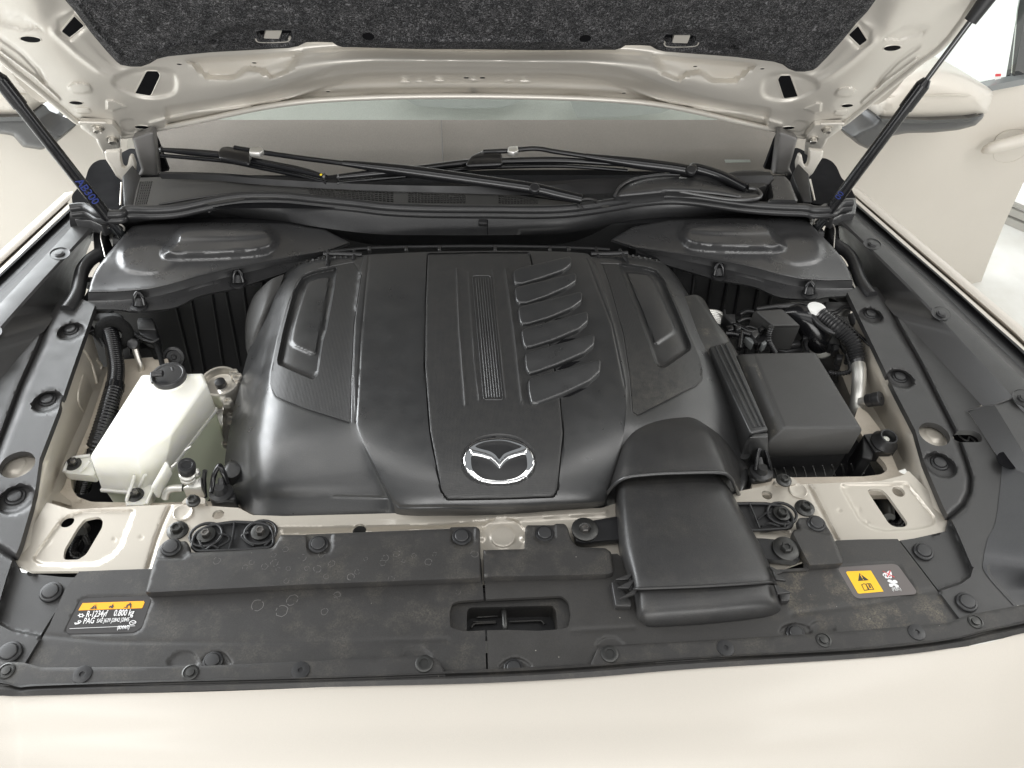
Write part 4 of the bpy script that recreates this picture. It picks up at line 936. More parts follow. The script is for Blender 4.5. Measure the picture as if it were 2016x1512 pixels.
# ---- stickers
def stick(parent, outl, z, tag_, mat): return panel('sticker', rd(outl, 6), mat, parent, z=z, step=8, th=.0003)
sk = stick(lt, V('m', 95, 800, 330, 250, 450, 185, 1720, 130, 1790, 190, 1600, 760, 1450, 855, 130, 885), -.0046, 0, 'sticker')
Z0 = -.0042
def pr(name, pts, mat, par, z=Z0, r=0): 
    o = panel(name, rd(pts, r) if r else pts, mat, None, z=z, step=6, th=.0002); o.parent = par; return o
pr('orange_band', V('m', 345, 420, 430, 275, 1640, 232, 1660, 260, 1610, 375), 'orange', sk)
Zp = Z0+.0004
pr('warning_triangle', V('m', 570, 395, 690, 290, 712, 388), 'black_ink', sk, Zp)
text_o = None
def tx(s, a, b, size, mat, par, z=Zp, sx=1.0, shear=.0, off=0.0):
    pa = P(*a, z); pb = P(*b, z); o = text('print', s, size, frame(pa, (0, 0, 1), pb-pa), mat, None, .0002, sx=1, shear=shear, off=off)
    w = max(v.co.x for v in o.data.vertices) if 0 else None
    o.parent = par
    # fit the run of letters to its length on the sticker
    M = frame(pa, (0, 0, 1), pb-pa); Mi = M.inverted(); L = max((Mi @ v.co).x for v in o.data.vertices); k = np.linalg.norm(pb-pa)/L
    o.data.transform(M @ Matrix.Diagonal((k, 1, 1, 1)) @ Mi); return o
tx('!', V('m', 640, 385)[0], V('m', 665, 384)[0], .010, 'orange', sk, Zp+.0003)
pr('flame', V('m', 945, 350, 985, 320, 1000, 330, 1040, 280, 1035, 310, 1050, 335, 1025, 375, 990, 378, 1000, 355, 975, 360, 965, 375), 'black_ink', sk, Zp)
pr('technician', V('m', 1235, 352, 1290, 352, 1305, 310, 1345, 290, 1400, 292, 1395, 365, 1365, 370, 1370, 320, 1330, 325, 1320, 368, 1270, 368), 'black_ink', sk, Zp)
pr('technician', cat(V('m', 1350, 275, 1375, 262, 1392, 275, 1375, 290), 3, True), 'black_ink', sk, Zp)
def snow(k_, c, r, mat, par):
    cx, cy = c; pts = []
    for i in range(12):
        a = math.pi*i/6; rr = r if i % 2 == 0 else r*.62
        pts.append((cx+rr*math.cos(a), cy+rr*.62*math.sin(a)))
    ins = [(cx+r*.42*math.cos(a), cy+r*.42*.62*math.sin(a)) for a in np.linspace(0, 2*math.pi, 9)[:-1]]
    o = panel('snowflake', pts, mat, None, z=Zp, holes=[ins], step=5, th=.0002); o.parent = par
snow(0, V('m', 400, 520)[0], 7.2, 'white_ink', sk); snow(0, V('m', 370, 640)[0], 4.6, 'white_ink', sk)
pr('oil_can', V('m', 262, 665, 300, 662, 320, 672, 350, 650, 395, 660, 350, 690, 280, 700), 'white_ink', sk, Zp)
tx('R-1234yf', V('m', 485, 553)[0], V('m', 905, 538)[0], .0135, 'white_ink', sk, off=.0001); tx('0.800 kg', V('m', 1035, 530)[0], V('m', 1435, 518)[0], .0135, 'white_ink', sk, off=.0001)
tx('PAG', V('m', 430, 684)[0], V('m', 645, 674)[0], .0125, 'white_ink', sk, off=.0001); tx('SAE J639 J2842 J2845', V('m', 700, 664)[0], V('m', 1345, 635)[0], .0085, 'white_ink', sk, off=.0)
tx('(KMW7)', V('m', 1110, 795)[0], V('m', 1350, 785)[0], .0075, 'white_ink', sk, off=.0001)
pr('rule', V('m', 170, 778, 1470, 722, 1470, 729, 170, 785), 'white_ink', sk, Zp)
lg = cat(V('m', 1352, 672, 1380, 635, 1440, 617, 1490, 640, 1485, 670, 1440, 700, 1380, 708), 3, True)
lc = np.mean(np.array(lg), 0); o = panel('emblem_print', lg, 'white_ink', None, z=Zp, holes=[[tuple(lc+(np.array(q)-lc)*.78) for q in lg]], step=4, th=.0002); o.parent = sk
pr('emblem_print', V('m', 1385, 648, 1420, 660, 1432, 672, 1450, 655, 1480, 640, 1450, 668, 1432, 682, 1415, 668), 'white_ink', sk, Zp)
s2 = stick(rt, V('n', 105, 215, 140, 165, 1180, 98, 1290, 130, 1660, 640, 1640, 705, 520, 790, 420, 750), -.0046, 1, 'sticker_grey')
pr('yellow_field', V('n', 258, 270, 275, 250, 750, 232, 1005, 650, 520, 692, 490, 680), 'yellow', s2, Z0, 1)
pr('warning_triangle', V('n', 500, 440, 522, 285, 712, 425), 'black_ink', s2, Zp)
pr('exclamation', V('n', 535, 312, 555, 312, 592, 385, 580, 390), 'yellow', s2, Zp+.0003); pr('exclamation', cat(V('n', 590, 412, 602, 405, 612, 415, 600, 422), 3, True), 'yellow', s2, Zp+.0003)
bo = V('n', 560, 512, 610, 490, 650, 498, 690, 485, 750, 492, 820, 612, 730, 618, 700, 622, 620, 634)
o = panel('book', bo, 'black_ink', None, z=Zp, holes=[V('n', 578, 518, 615, 502, 645, 508, 695, 610, 625, 620), V('n', 662, 508, 692, 498, 740, 503, 800, 604, 722, 606)], step=4, th=.0002); o.parent = s2
tx('i', V('n', 715, 580)[0], V('n', 760, 577)[0], .010, 'black_ink', s2, off=.0001)
for q in (V('n', 1185, 490, 1150, 478, 1085, 450, 1090, 418, 1130, 412, 1180, 440), V('n', 1190, 485, 1185, 430, 1230, 420, 1275, 450, 1275, 480, 1230, 490), V('n', 1190, 497, 1150, 493, 1112, 500, 1125, 550, 1170, 558, 1205, 530), V('n', 1195, 492, 1240, 497, 1300, 530, 1300, 560, 1260, 570, 1215, 530)): pr('fan_blade', cat(q, 3, True), 'white_ink', s2, Zp)
hand = V('n', 985, 300, 1020, 278, 1060, 275, 1095, 240, 1130, 235, 1160, 265, 1170, 310, 1165, 345, 1170, 375, 1150, 390, 1120, 380, 1100, 390, 1060, 388, 1040, 385, 1020, 350, 990, 335)
pr('hand', hand, 'white_ink', s2, Zp)
for q in (V('n', 1005, 320, 1030, 305, 1040, 350, 1020, 340), V('n', 1050, 320, 1062, 310, 1080, 350, 1070, 362), V('n', 1110, 345, 1140, 335, 1140, 365, 1125, 365)): pr('hand_gap', q, 'sticker_grey', s2, Zp+.0002)
pr('cross_out', V('n', 975, 240, 990, 240, 1225, 360, 1215, 372), 'red_ink', s2, Zp+.0004); pr('cross_out', V('n', 1125, 230, 1150, 235, 1090, 365, 1070, 362), 'red_ink', s2, Zp+.0005)
tx('(PEB1)', V('n', 1180, 635)[0], V('n', 1355, 622)[0], .0075, 'white_ink', s2, off=.0)
# ================================================================ SIDE TRIMS
sc_ = thing('side_trim', 'long black plastic trim along the right wing, with round clips and a cream porthole', 'trim panel', P(1830, 850, 0), 'black side trims along the wings')
porth = circ(P(1839.5, 854.5, 0), .0275, k=28, ry=.0265)
oval = rd(V('j', 1118, 1400, 1130, 1365, 1185, 1325, 1390, 1328, 1470, 1370, 1492, 1430, 1475, 1470, 1210, 1470, 1140, 1440), 4)
wells = [(1713.6, 618.7), (1770.8, 743), (1849, 912.5)]
embs = [('line', [(1727, 566), (1755, 612), (1767, 640), (1810, 715), (1845, 785), (1877, 848), (1888, 872), (1903, 915), (1910, 941), (1908, 970), (1895, 996), (1872, 1017)], -.010, 4.5)]
embs += [('poly', circ(P(x, y, 0)+np.array([0, -.004, 0]), r, k=24), -.012, 6) for (x, y), r in zip(wells, (.022, .0235, .026))]
embs += [('poly', V('k', 690, 650, 760, 800, 870, 1060, 855, 1120, 780, 1175, 560, 1250, 200, 760, 600, 780), -.012, 5)]
side = [(1668, 575), (1682, 604), (1719, 680), (1760, 766), (1802, 847), (1820, 911), (1857, 997), (1869, 1019), (1862, 1046), (1800, 1060), (1772, 1064), (1848, 1163), (1884, 1211), (1898, 1228), (2010, 1205), (2004, 1194), (1950, 1129), (1948, 1100), (1956, 1060), (1970, 1031), (1979, 970), (1984, 914), (1958, 890), (1949, 877), (1905, 808), (1924, 800), (1932, 797), (1900, 762), (1844, 700), (1786, 640), (1758, 612), (1727, 566), (1695, 560)]
sp = panel('inner_sheet', side, 'trim', sc_, z=.0, emb=embs, holes=[porth, oval], step=5, th=.012)
panel('porthole_bottom', circ(P(1839.5, 855, -.02), .034, k=24), 'inner_paint', sc_, z=-.02, emb=[('poly', circ(P(1839.5, 855, -.02), .016, k=20), .002, 4)], step=5, th=.004)
panel('oval_bottom', rd([(q[0]-(14 if q[0] < 1905 else -14), q[1]-(10 if q[1] < 860 else -14)) for q in oval], 3), 'void', sc_, z=-.05, step=9, th=.004)
tube('oval_wire', [P(x, y, -.03) for x, y in V('j', 1195, 1380, 1250, 1430, 1310, 1450, 1330, 1405, 1400, 1460)], .0014, 'trim', sc_)
SST = mkbvh(sp)
for i, (x, y) in enumerate(wells): clip(x, y, sc_, z=-.0125, s=(.98, 1.0, 1.05)[i])
clip(1817.7, 1086, sc_, z=-.010, s=1.05); clip(1902.8, 1186, sc_, z=.002, s=1.05)
wall = lines_mixed('side_wall', [[(1644, 470, -.16), (1692, 548, -.10), (1735, 590, -.012), (1762, 622, -.002), (1786, 640, .0), (1932, 797, .0), (2080, 960, .0)],
    [(1643, 430, .026), (1690, 472, .030), (1746, 526, .034), (1800, 580, .034), (1858, 640, .034), (1990, 784, .034), (2120, 925, .034)],
    [(1648, 425, .030), (1693, 468, .034), (1750, 523, .038), (1804, 577, .038), (1862, 637, .038), (1994, 781, .038), (2124, 921, .038)]], 'trim', sc_, n=80, ang=25)
SU = [[(1648, 425, .030), (1693, 468, .034), (1750, 523, .038), (1804, 577, .038), (1862, 637, .038), (1994, 781, .038), (2124, 921, .038)],
      [(1660, 424, .032), (1716, 473, .036), (1770, 520, .040), (1833, 580, .040), (1893, 640, .040), (2010, 757, .040), (2140, 885, .040)],
      [(1677, 421, .030), (1722, 465, .034), (1775, 515, .038), (1840, 578, .038), (1905, 640, .038), (2016, 749, .038), (2145, 875, .038)]]
up_ = lines_mixed('upper_strip', SU, 'trim', sc_, n=120, ang=60)
UT = mkbvh(up_)
GU = [SU[-1], [(1677, 415, .006), (1730, 462, .006), (1790, 517, .006), (1853, 574, .006), (1917, 636, .006), (2024, 735, .006), (2150, 850, .006)],
      [(1677, 402, .002), (1735, 452, .002), (1800, 510, .002), (1870, 570, .002), (1938, 632, .002), (2030, 716, .002), (2155, 832, .002)],
      [(1678, 398, .012), (1738, 450, .012), (1804, 507, .012), (1873, 567, .012), (1941, 628, .012), (2032, 712, .012), (2157, 828, .012)],
      [(1682, 397, .013), (1742, 449, .013), (1808, 506, .013), (1878, 567, .013), (1948, 630, .013), (2036, 708, .013), (2162, 824, .013)]]
lines_mixed('gutter', GU, 'dark', sc_, n=60, ang=20)
for (x, y) in ((1717, 480), (1852.5, 617), (2014, 783)):
    w = at(x, y, UT)[0]; q = circ(w, .0225, k=22, ry=.018)
    panel('clip_well', q, 'dark', sc_, z=w[2]+.0014, prof=(-.002, 3), step=5, th=.0012); clip(x+1, y+1, sc_, z=w[2]+.0005, s=.66)
# outer, far front shelf
sh = [(1906, 808), (1958, 797), (1992, 784), (2016, 812), (2120, 930), (2120, 1180), (2020, 1120), (2002, 990), (2016, 900), (1966, 905)]
panel('outer_sheet', rd([(1958, 797), (1991, 783), (2130, 930), (2130, 1020), (2070, 960), (2016, 893)], 1), 'trim', sc_, z=.034, step=6, th=.004)
add('shelf_wall', [P(1905.5, 808.5, .001), P(1949, 877, .001), P(1975, 914, .001), P(2060, 1040, .001), P(2075, 965, .034), P(2016, 893, .034), P(1987, 844, .034), P(1958, 797, .034)], [(0, 1, 6, 7), (1, 2, 5, 6), (2, 3, 4, 5)], 'trim', sc_)
tube('shelf_edge', [P(1905, 808, .003), P(1930, 802, .016), P(1958, 796.5, .033), P(1992, 784, .037)], .0018, 'trim', sc_, seg=8)
panel('round_hole', circ(P(1983.5, 906, .01), .019, k=22, ry=.017), 'void', sc_, z=.012, step=5, th=.001)
lines_mixed('outer_slope', [[(1973, 914, .001), (1968, 970, .001), (1959, 1031, .001), (1945, 1060, .001), (1937, 1098, .001), (1940, 1128, .001), (1996, 1192, .001)],
    [(2030, 905, .020), (2030, 970, .022), (2030, 1035, .022), (2030, 1075, .020), (2025, 1110, .008), (2030, 1140, -.03), (2060, 1190, -.03)],
    [(2090, 900, .040), (2090, 970, .044), (2090, 1040, .044), (2090, 1080, .040), (2085, 1115, .02), (2090, 1150, -.03), (2120, 1190, -.03)]], 'slope', sc_, n=60, ang=20)
mside = mirror(sc_, 'long black plastic trim along the left wing, with round clips and a cream porthole')
# ================================================================ ENGINE COVER
ec = thing('engine_cover', 'large black engine cover with six slanted louvres and a chrome winged oval badge', 'engine cover', P(960, 760, -.1))
ER = [
 [(575, 527, .0), (600, 518, .035), (640, 510, .052), (714, 505, .060), (728, 501, .076), (840, 496, .085), (945, 494, .088), (1048, 494, .085), (1148, 498, .076), (1163, 505, .060), (1230, 507, .052), (1290, 514, .035), (1316, 526, .0)],
 [(556, 545, -.01), (585, 530, .034), (630, 519, .055), (710, 514, .062), (725, 510, .078), (840, 504, .087), (948, 503, .090), (1051, 503, .087), (1155, 507, .078), (1171, 513, .062), (1242, 518, .055), (1305, 530, .034), (1335, 548, -.01)],
 [(520, 598, -.03), (550, 580, .022), (602, 566, .052), (698, 556, .062), (717, 552, .078), (838, 548, .087), (958, 545, .090), (1060, 545, .087), (1170, 545, .078), (1191, 552, .062), (1275, 560, .055), (1345, 578, .022), (1365, 596, -.03)],
 [(490, 690, -.06), (527, 672, .002), (574, 655, .042), (691, 655, .056), (709, 650, .072), (836, 645, .081), (968, 642, .084), (1080, 642, .081), (1196, 640, .072), (1220, 645, .056), (1318, 650, .045), (1382, 668, .010), (1425, 690, -.05)],
 [(464, 790, -.09), (503, 775, -.020), (548, 762, .026), (689, 764, .046), (706, 760, .061), (838, 755, .070), (978, 752, .074), (1097, 750, .070), (1219, 748, .061), (1242, 754, .046), (1345, 758, .036), (1420, 778, .0), (1476, 795, -.06)],
 [(446, 880, -.10), (487, 868, -.042), (540, 860, .006), (694, 848, .032), (715, 848, .048), (845, 852, .060), (982, 850, .063), (1104, 846, .060), (1222, 836, .050), (1238, 840, .042), (1350, 845, .024), (1428, 862, -.015), (1486, 882, -.07)],
 [(443, 935, -.105), (490, 948, -.062), (545, 945, -.018), (720, 925, .014), (752, 930, .030), (862, 932, .045), (988, 930, .047), (1100, 925, .045), (1206, 916, .030), (1222, 918, .015), (1360, 920, -.0), (1440, 935, -.045), (1487, 948, -.085)],
 [(458, 968, -.105), (500, 985, -.070), (560, 983, -.040), (745, 980, -.014), (783, 994, .001), (880, 992, .016), (990, 990, .018), (1092, 986, .014), (1188, 980, .001), (1205, 965, -.02), (1340, 960, -.03), (1430, 975, -.06), (1480, 980, -.09)],
 [(463, 985, -.11), (500, 1012, -.080), (560, 1014, -.055), (740, 1018, -.036), (790, 1021, -.028), (880, 1020, -.026), (990, 1017, -.024), (1092, 1009, -.024), (1185, 1001, -.024), (1205, 992, -.04), (1340, 980, -.05), (1430, 990, -.08), (1480, 995, -.1)]]
for r_ in ER[5:]:
    r_[0] = (r_[0][0], r_[0][1], r_[0][2]+.028); r_[1] = (r_[1][0], r_[1][1], r_[1][2]+.018); r_[2] = (r_[2][0], r_[2][1], r_[2][2]+.008)
for r_ in ER[:6]:
    for i_, dz_ in ((2, .003), (3, .0065), (9, .0065), (10, .003)): r_[i_] = (r_[i_][0], r_[i_][1], r_[i_][2]+dz_)
pockL = rd(V('d', 1120, 240, 1090, 480, 1020, 850, 980, 980, 935, 1290, 890, 1340, 700, 1260, 545, 1190, 540, 1140, 600, 850, 700, 480, 790, 330, 900, 285), 5)
pinL = rd(V('d', 1052, 325, 985, 760, 905, 1105, 700, 1015, 665, 970, 700, 800, 825, 400, 860, 365, 960, 335), 5)
pockR = rd(V('e', 395, 215, 430, 205, 640, 235, 760, 270, 840, 370, 1000, 740, 1105, 1000, 1095, 1050, 860, 1215, 800, 1225, 760, 1190, 700, 1010, 560, 640), 6)
pinR = rd(V('e', 470, 285, 680, 300, 740, 370, 850, 600, 955, 850, 940, 880, 760, 1000, 640, 700), 5)
inL = cat([(716, 560), (706, 660), (701, 760), (694, 832), (672, 829), (610, 808), (560, 790), (540, 774), (532, 750), (545, 690), (575, 590), (590, 560), (612, 540), (640, 530), (690, 524)], 4, True)
inL = V('d', 1290, 180, 1120, 212, 940, 245, 800, 300, 730, 380, 650, 580, 540, 930, 470, 1270, 465, 1400, 510, 1500)+[(545, 782), (600, 805), (690, 833), (692, 740), (697, 640), (712, 540)]
inR = V('e', 200, 190, 480, 200, 700, 235, 790, 280, 880, 420, 1020, 740, 1190, 1130, 1222, 1250, 1215, 1350, 1150, 1420)+[(1345, 772), (1300, 795), (1255, 818), (1246, 812), (1240, 740), (1228, 660), (1200, 560), (1186, 520)]
eemb = [('poly', inL, -.0015, 2.5), ('poly', inR, -.0015, 2.5), ('poly', pockL, -.011, 7), ('poly', pinL, .0035, 3.5), ('poly', pockR, -.011, 7), ('poly', pinR, .0035, 3.5)]
plq = rd([(841, 499), (945, 497), (1042, 497), (1050, 535), (1075, 640), (1103, 785), (1109, 855), (1098, 965), (1090, 979), (985, 983), (880, 984), (868, 966), (846, 850), (836, 723), (837, 600)], [5, 0, 5, 0, 0, 0, 0, 5, 5, 0, 5, 5, 0, 0, 0])
pc_ = np.mean(np.array(plq), 0)
eemb += [('poly', plq, -.005, 2.5)]
eemb += [('line', [(812, 505), (808, 700), (810, 760)], .0, 4), ('line', [(726, 505), (712, 650), (701, 830)], -.0016, 1.8), ('line', [(1155, 510), (1205, 640), (1230, 760)], -.0016, 1.8)]
eemb += [('line', V(5, 0, 1432, 300, 1440, 365, 1492, 600, 1490, 1000, 1505, 1525, 1472), -.0012, 2.5)]
body = surf('shell', ER, 'cover', ec, k=38, ku=36, emb=eemb, skirt=.05)
CT = mkbvh(body)
gd = surf('guide', ER, 'cover', None, k=8, ku=8, skirt=0); GT = mkbvh(gd); D.objects.remove(gd)
for nm, poly, hol, mt in (('mesh_inlay', inL, pockL, 'mesh_dots'), ('mesh_inlay', inR, pockR, 'mesh_dots_dusty')):
    c = np.mean(np.array(poly), 0)
    panel(nm, [tuple(c+(np.array(q)-c)*.992) for q in poly], mt, ec, on=GT, lift=.0004, holes=[[tuple(np.mean(np.array(hol), 0)+(np.array(q)-np.mean(np.array(hol), 0))*1.03) for q in hol]], step=5, th=.0012)
pem = [('line', V(5, 690, 150, 705, 500, 738, 920), .002, 2.2), ('line', V(5, 757, 170, 785, 600, 815, 890), .0014, 1.8), ('line', V(5, 895, 160, 925, 480, 968, 880), .0014, 1.8), ('line', V(5, 965, 150, 1010, 480, 1058, 900), .0025, 2.6)]
bdg = cat(V('r', 1030, 165, 1330, 205, 1560, 320, 1710, 480, 1768, 680, 1740, 850, 1620, 1020, 1430, 1130, 1200, 1175, 1030, 1185, 850, 1180, 620, 1125, 420, 1010, 310, 860, 275, 680, 330, 490, 480, 320, 720, 205), 4, True)
pem += [('poly', bdg, -.004, 3)]
plaque = panel('centre_plaque', [tuple(pc_+(np.array(q)-pc_)*.988) for q in plq], 'plaque', ec, on=GT, lift=.0012, emb=pem, prof=(.001, 2), step=3.5, th=.004)
PT = mkbvh([plaque]); CPT = mkbvh([body, plaque])
# ribbed strip in the centre
strip = rd(V(5, 778, 190, 788, 180, 872, 180, 882, 190, 950, 870, 945, 884, 850, 884, 842, 876), 2)
tube('strip_frame', [a+n*.0003 for a, n in zip(*onto(resamp(strip, 6), PT))], .0011, 'cover', ec, seg=8, closed=True, k=1, smooth=False)
for i in range(6):
    f = (i+.5)/6; a = np.array(V(5, 790+f*84, 195)[0]); b_ = np.array(V(5, 851+f*92, 872)[0])
    w, n = onto([tuple(a+(b_-a)*t) for t in np.linspace(0, 1, 14)], PT)
    tube('strip_rib', [p+q*.0002 for p, q in zip(w, n)], .0014, 'cover', ec, seg=6, k=2)
# badge
recess = [tuple(np.mean(np.array(bdg), 0)+(np.array(q)-np.mean(np.array(bdg), 0))*.965) for q in bdg]
bad = panel('badge', recess, 'gloss_black', ec, on=PT, lift=.0002, step=5, th=.0008)
bad.data.materials[0] = MAT['dark']
ro = cat(V('r', 1030, 228, 1250, 250, 1440, 310, 1560, 375, 1680, 510, 1745, 680, 1720, 850, 1610, 1000, 1420, 1105, 1200, 1150, 1030, 1158, 850, 1150, 640, 1100, 460, 1000, 355, 860, 312, 680, 360, 510, 470, 370, 620, 290, 820, 245), 4, True)
ri1 = cat(V('r', 560, 425, 700, 350, 850, 318, 1030, 305, 1200, 325, 1370, 380, 1478, 432, 1300, 500, 1130, 570, 1035, 672, 960, 590, 850, 520, 700, 480), 3, True)
ri2 = cat(V('r', 500, 600, 700, 640, 850, 690, 950, 770, 1040, 850, 1120, 760, 1210, 690, 1350, 630, 1540, 580, 1582, 700, 1575, 850, 1480, 960, 1350, 1030, 1180, 1070, 1030, 1080, 850, 1070, 700, 1035, 570, 950, 500, 850, 478, 720), 3, True)
ring_ = panel('ring', ro, 'chrome', None, on=PT, lift=.0005, prof=(.005, 5), holes=[ri1, ri2], step=2.6, th=.005); ring_.parent = bad
wing_ = panel('wings', V('r', 440, 460, 560, 500, 750, 545, 870, 590, 960, 650, 1035, 735, 1110, 650, 1200, 590, 1330, 545, 1480, 500, 1590, 450, 1560, 570, 1350, 615, 1210, 665, 1110, 750, 1042, 848, 955, 745, 850, 665, 700, 620, 490, 590), 'chrome', None, on=PT, lift=.0058, prof=(.0016, 3), step=2.5, th=.004); wing_.parent = bad
# louvres
LV = [[1005, 178, 1040, 158, 1325, 92, 1338, 108, 1337, 138, 1290, 172, 1165, 215, 1060, 246, 1012, 243],
 [1013, 275, 1040, 262, 1352, 187, 1366, 200, 1364, 235, 1310, 268, 1195, 318, 1085, 355, 1035, 355, 1020, 335],
 [1033, 385, 1060, 372, 1385, 292, 1398, 305, 1396, 345, 1340, 385, 1215, 438, 1095, 473, 1052, 475, 1040, 450],
 [1050, 512, 1080, 497, 1418, 404, 1430, 416, 1432, 460, 1380, 505, 1235, 566, 1115, 603, 1075, 608, 1060, 580],
 [1070, 648, 1095, 632, 1455, 532, 1467, 545, 1466, 592, 1410, 640, 1265, 702, 1135, 748, 1095, 756, 1076, 722],
 [1088, 795, 1115, 775, 1488, 672, 1501, 688, 1500, 745, 1440, 800, 1295, 868, 1145, 924, 1108, 922, 1092, 865]]
MD = [None]
for i, l in enumerate(LV):
    q = np.array(V(5, *l)); lo, hi = q.min(0), q.max(0)
    def zz(p, lo=lo, hi=hi):
        t = (p[:, 0]-lo[0])/(hi[0]-lo[0]); v = (p[:, 1]-(hi[1]-t*(hi[1]-lo[1])*.58))/(hi[1]-lo[1])
        return .003-.0045*sstep((v+.45)*1.6)
    panel('louvre', rd([tuple(a) for a in q], 4), 'cover', ec, on=GT, lift=.0, prof=(.0095, 3.2), zf=zz, step=2.6, th=.010)
# flat black wedges laid on for the shaded recess under each louvre
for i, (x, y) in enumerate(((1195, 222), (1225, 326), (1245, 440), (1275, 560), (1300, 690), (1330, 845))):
    panel('louvre_shade', V(5, x-40, y+18+i*1.5, x+10, y-16, x+75+i*4, y-22-i, x+40, y+2, x-5, y+22), 'void', ec, on=CPT, lift=.0008, step=5, th=.0006)
# gasket under the front lip
tube('front_gasket', [P(x, y, z) for x, y, z in ((470, 990, -.105), (500, 1016, -.088), (640, 1022, -.055), (800, 1025, -.036), (1000, 1021, -.034), (1188, 1006, -.034))], .0035, 'rubber', ec, seg=8)
panel('front_skirt', rd([(497, 1013), (640, 1016), (800, 1021), (990, 1017), (1188, 1001), (1190, 1008), (990, 1025), (800, 1030), (500, 1026)], 2), 'dark', ec, z=-.045, step=6, th=.03)
# finned corners at the back, left and right
for sd, (pl_, ribs) in enumerate(((V('d', 590, 460, 610, 340, 640, 265, 700, 215, 760, 185, 990, 135, 1020, 130, 1310, 120, 1440, 108, 1300, 160, 1100, 205, 900, 245, 740, 310, 650, 400), [(640, 330, 610, 420), (720, 210, 690, 340), (760, 190, 730, 310), (835, 170, 805, 278), (895, 155, 872, 256), (955, 143, 940, 240), (1000, 135, 990, 225), (1060, 128, 1048, 215), (1110, 125, 1098, 205), (1170, 122, 1160, 195), (1230, 120, 1222, 185)]),
      (V('e', 150, 125, 180, 110, 320, 110, 480, 110, 640, 130, 760, 160, 830, 180, 880, 230, 1000, 400, 1070, 515, 1060, 550, 960, 400, 860, 300, 740, 250, 480, 200, 250, 165), [(255, 115, 262, 160), (310, 112, 330, 172), (365, 112, 395, 182), (480, 112, 510, 200), (530, 118, 580, 210), (590, 128, 650, 222), (650, 140, 715, 240), (700, 150, 775, 262), (760, 165, 840, 300)]))):
    f = panel('finned_corner', rd(pl_, 2), 'cover', ec, z=.047, zf=lambda p: -.0005*np.maximum(0, np.abs(p[:, 0]-945)-290)*1.1, step=5, th=.05)
    FT = mkbvh(f)
    for r in ribs:
        w, n = onto(V('d' if sd == 0 else 'e', *r), FT); tube('fin', [w[0]+n[0]*.001, w[1]+n[1]*.001], .0032, 'cover', ec, seg=6)
for sd, q, v_ in ((0, [(990, 100, 1130, 98, 1375, 108), (1040, 65, 1030, 210), (1300, 70, 1290, 160)], 'd'), (1, [(120, 100, 300, 98, 480, 90), (405, 60, 485, 185), (165, 40, 195, 140)], 'e')):
    for j, r in enumerate(q): tube('hinge_pin' if j == 0 else 'strap', [P(x, y, .066) for x, y in V(v_, *r)], (.0045, .0035, .0035)[j], 'clip' if j == 0 else 'dark', ec, seg=8)
# rounded pod behind on the left and the low step on the right
surf('side_pod', [[V('d', 600, 300)[0]+(.02,), V('d', 480, 350)[0]+(.02,), V('d', 380, 430)[0]+(.0,), V('d', 350, 470)[0]+(-.04,)],
      [V('d', 560, 420)[0]+(.015,), V('d', 440, 480)[0]+(.015,), V('d', 310, 520)[0]+(-.01,), V('d', 280, 560)[0]+(-.05,)],
      [V('d', 480, 620)[0]+(.0,), V('d', 380, 680)[0]+(.0,), V('d', 250, 700)[0]+(-.03,), V('d', 222, 740)[0]+(-.07,)],
      [V('d', 400, 860)[0]+(-.03,), V('d', 310, 880)[0]+(-.03,), V('d', 235, 900)[0]+(-.05,), V('d', 215, 920)[0]+(-.09,)],
      [V('d', 300, 1060)[0]+(-.06,), V('d', 262, 1040)[0]+(-.06,), V('d', 235, 1050)[0]+(-.075,), V('d', 222, 1040)[0]+(-.10,)]], 'box', ec, k=8, skirt=.10)
surf('side_step', [[(1340, 588, .02), (1356, 582, .022), (1372, 581, .020), (1386, 590, .0), (1392, 604, -.06)],
      [(1360, 630, .018), (1385, 620, .018), (1398, 622, .015), (1410, 632, -.0), (1414, 645, -.07)],
      [(1385, 690, .008), (1410, 678, .008), (1425, 668, .006), (1438, 672, -.01), (1444, 690, -.08)],
      [(1420, 770, -.02), (1440, 750, -.015), (1462, 745, -.02), (1480, 755, -.04), (1486, 775, -.10)],
      [(1440, 850, -.04), (1460, 840, -.035), (1482, 835, -.04), (1500, 845, -.06), (1505, 860, -.11)]], 'cover_right', ec, k=8, skirt=.08)
# grooved bar on the right edge
bar_t = W3([(1397, 682), (1437, 671), (1513, 846), (1478, 852)], .016)
bb = rings('grooved_bar', [bar_t, drop(bar_t, .012), drop(bar_t, .10)], 'cover', ec, .003)
GB = mkbvh(bb)
for a, b_ in (((1407, 680), (1487, 847)), ((1417, 677), (1497, 846)), ((1427, 675), (1506, 845))):
    w, n = onto([(a[0]+(b_[0]-a[0])*t, a[1]+(b_[1]-a[1])*t) for t in (.02, .5, .97)], GB); tube('bar_rib', [p+np.array([0, 0, .001]) for p in w], .0022, 'cover', ec, seg=8)
rings('bar_end', [W3(V('f', 530, 70, 660, 60, 668, 100, 480, 110), .012), W3(V('f', 470, 110, 668, 75, 665, 260, 430, 160), -.02), W3(V('f', 430, 300, 640, 300, 690, 480, 440, 400), -.09)], 'cover', ec, .002)
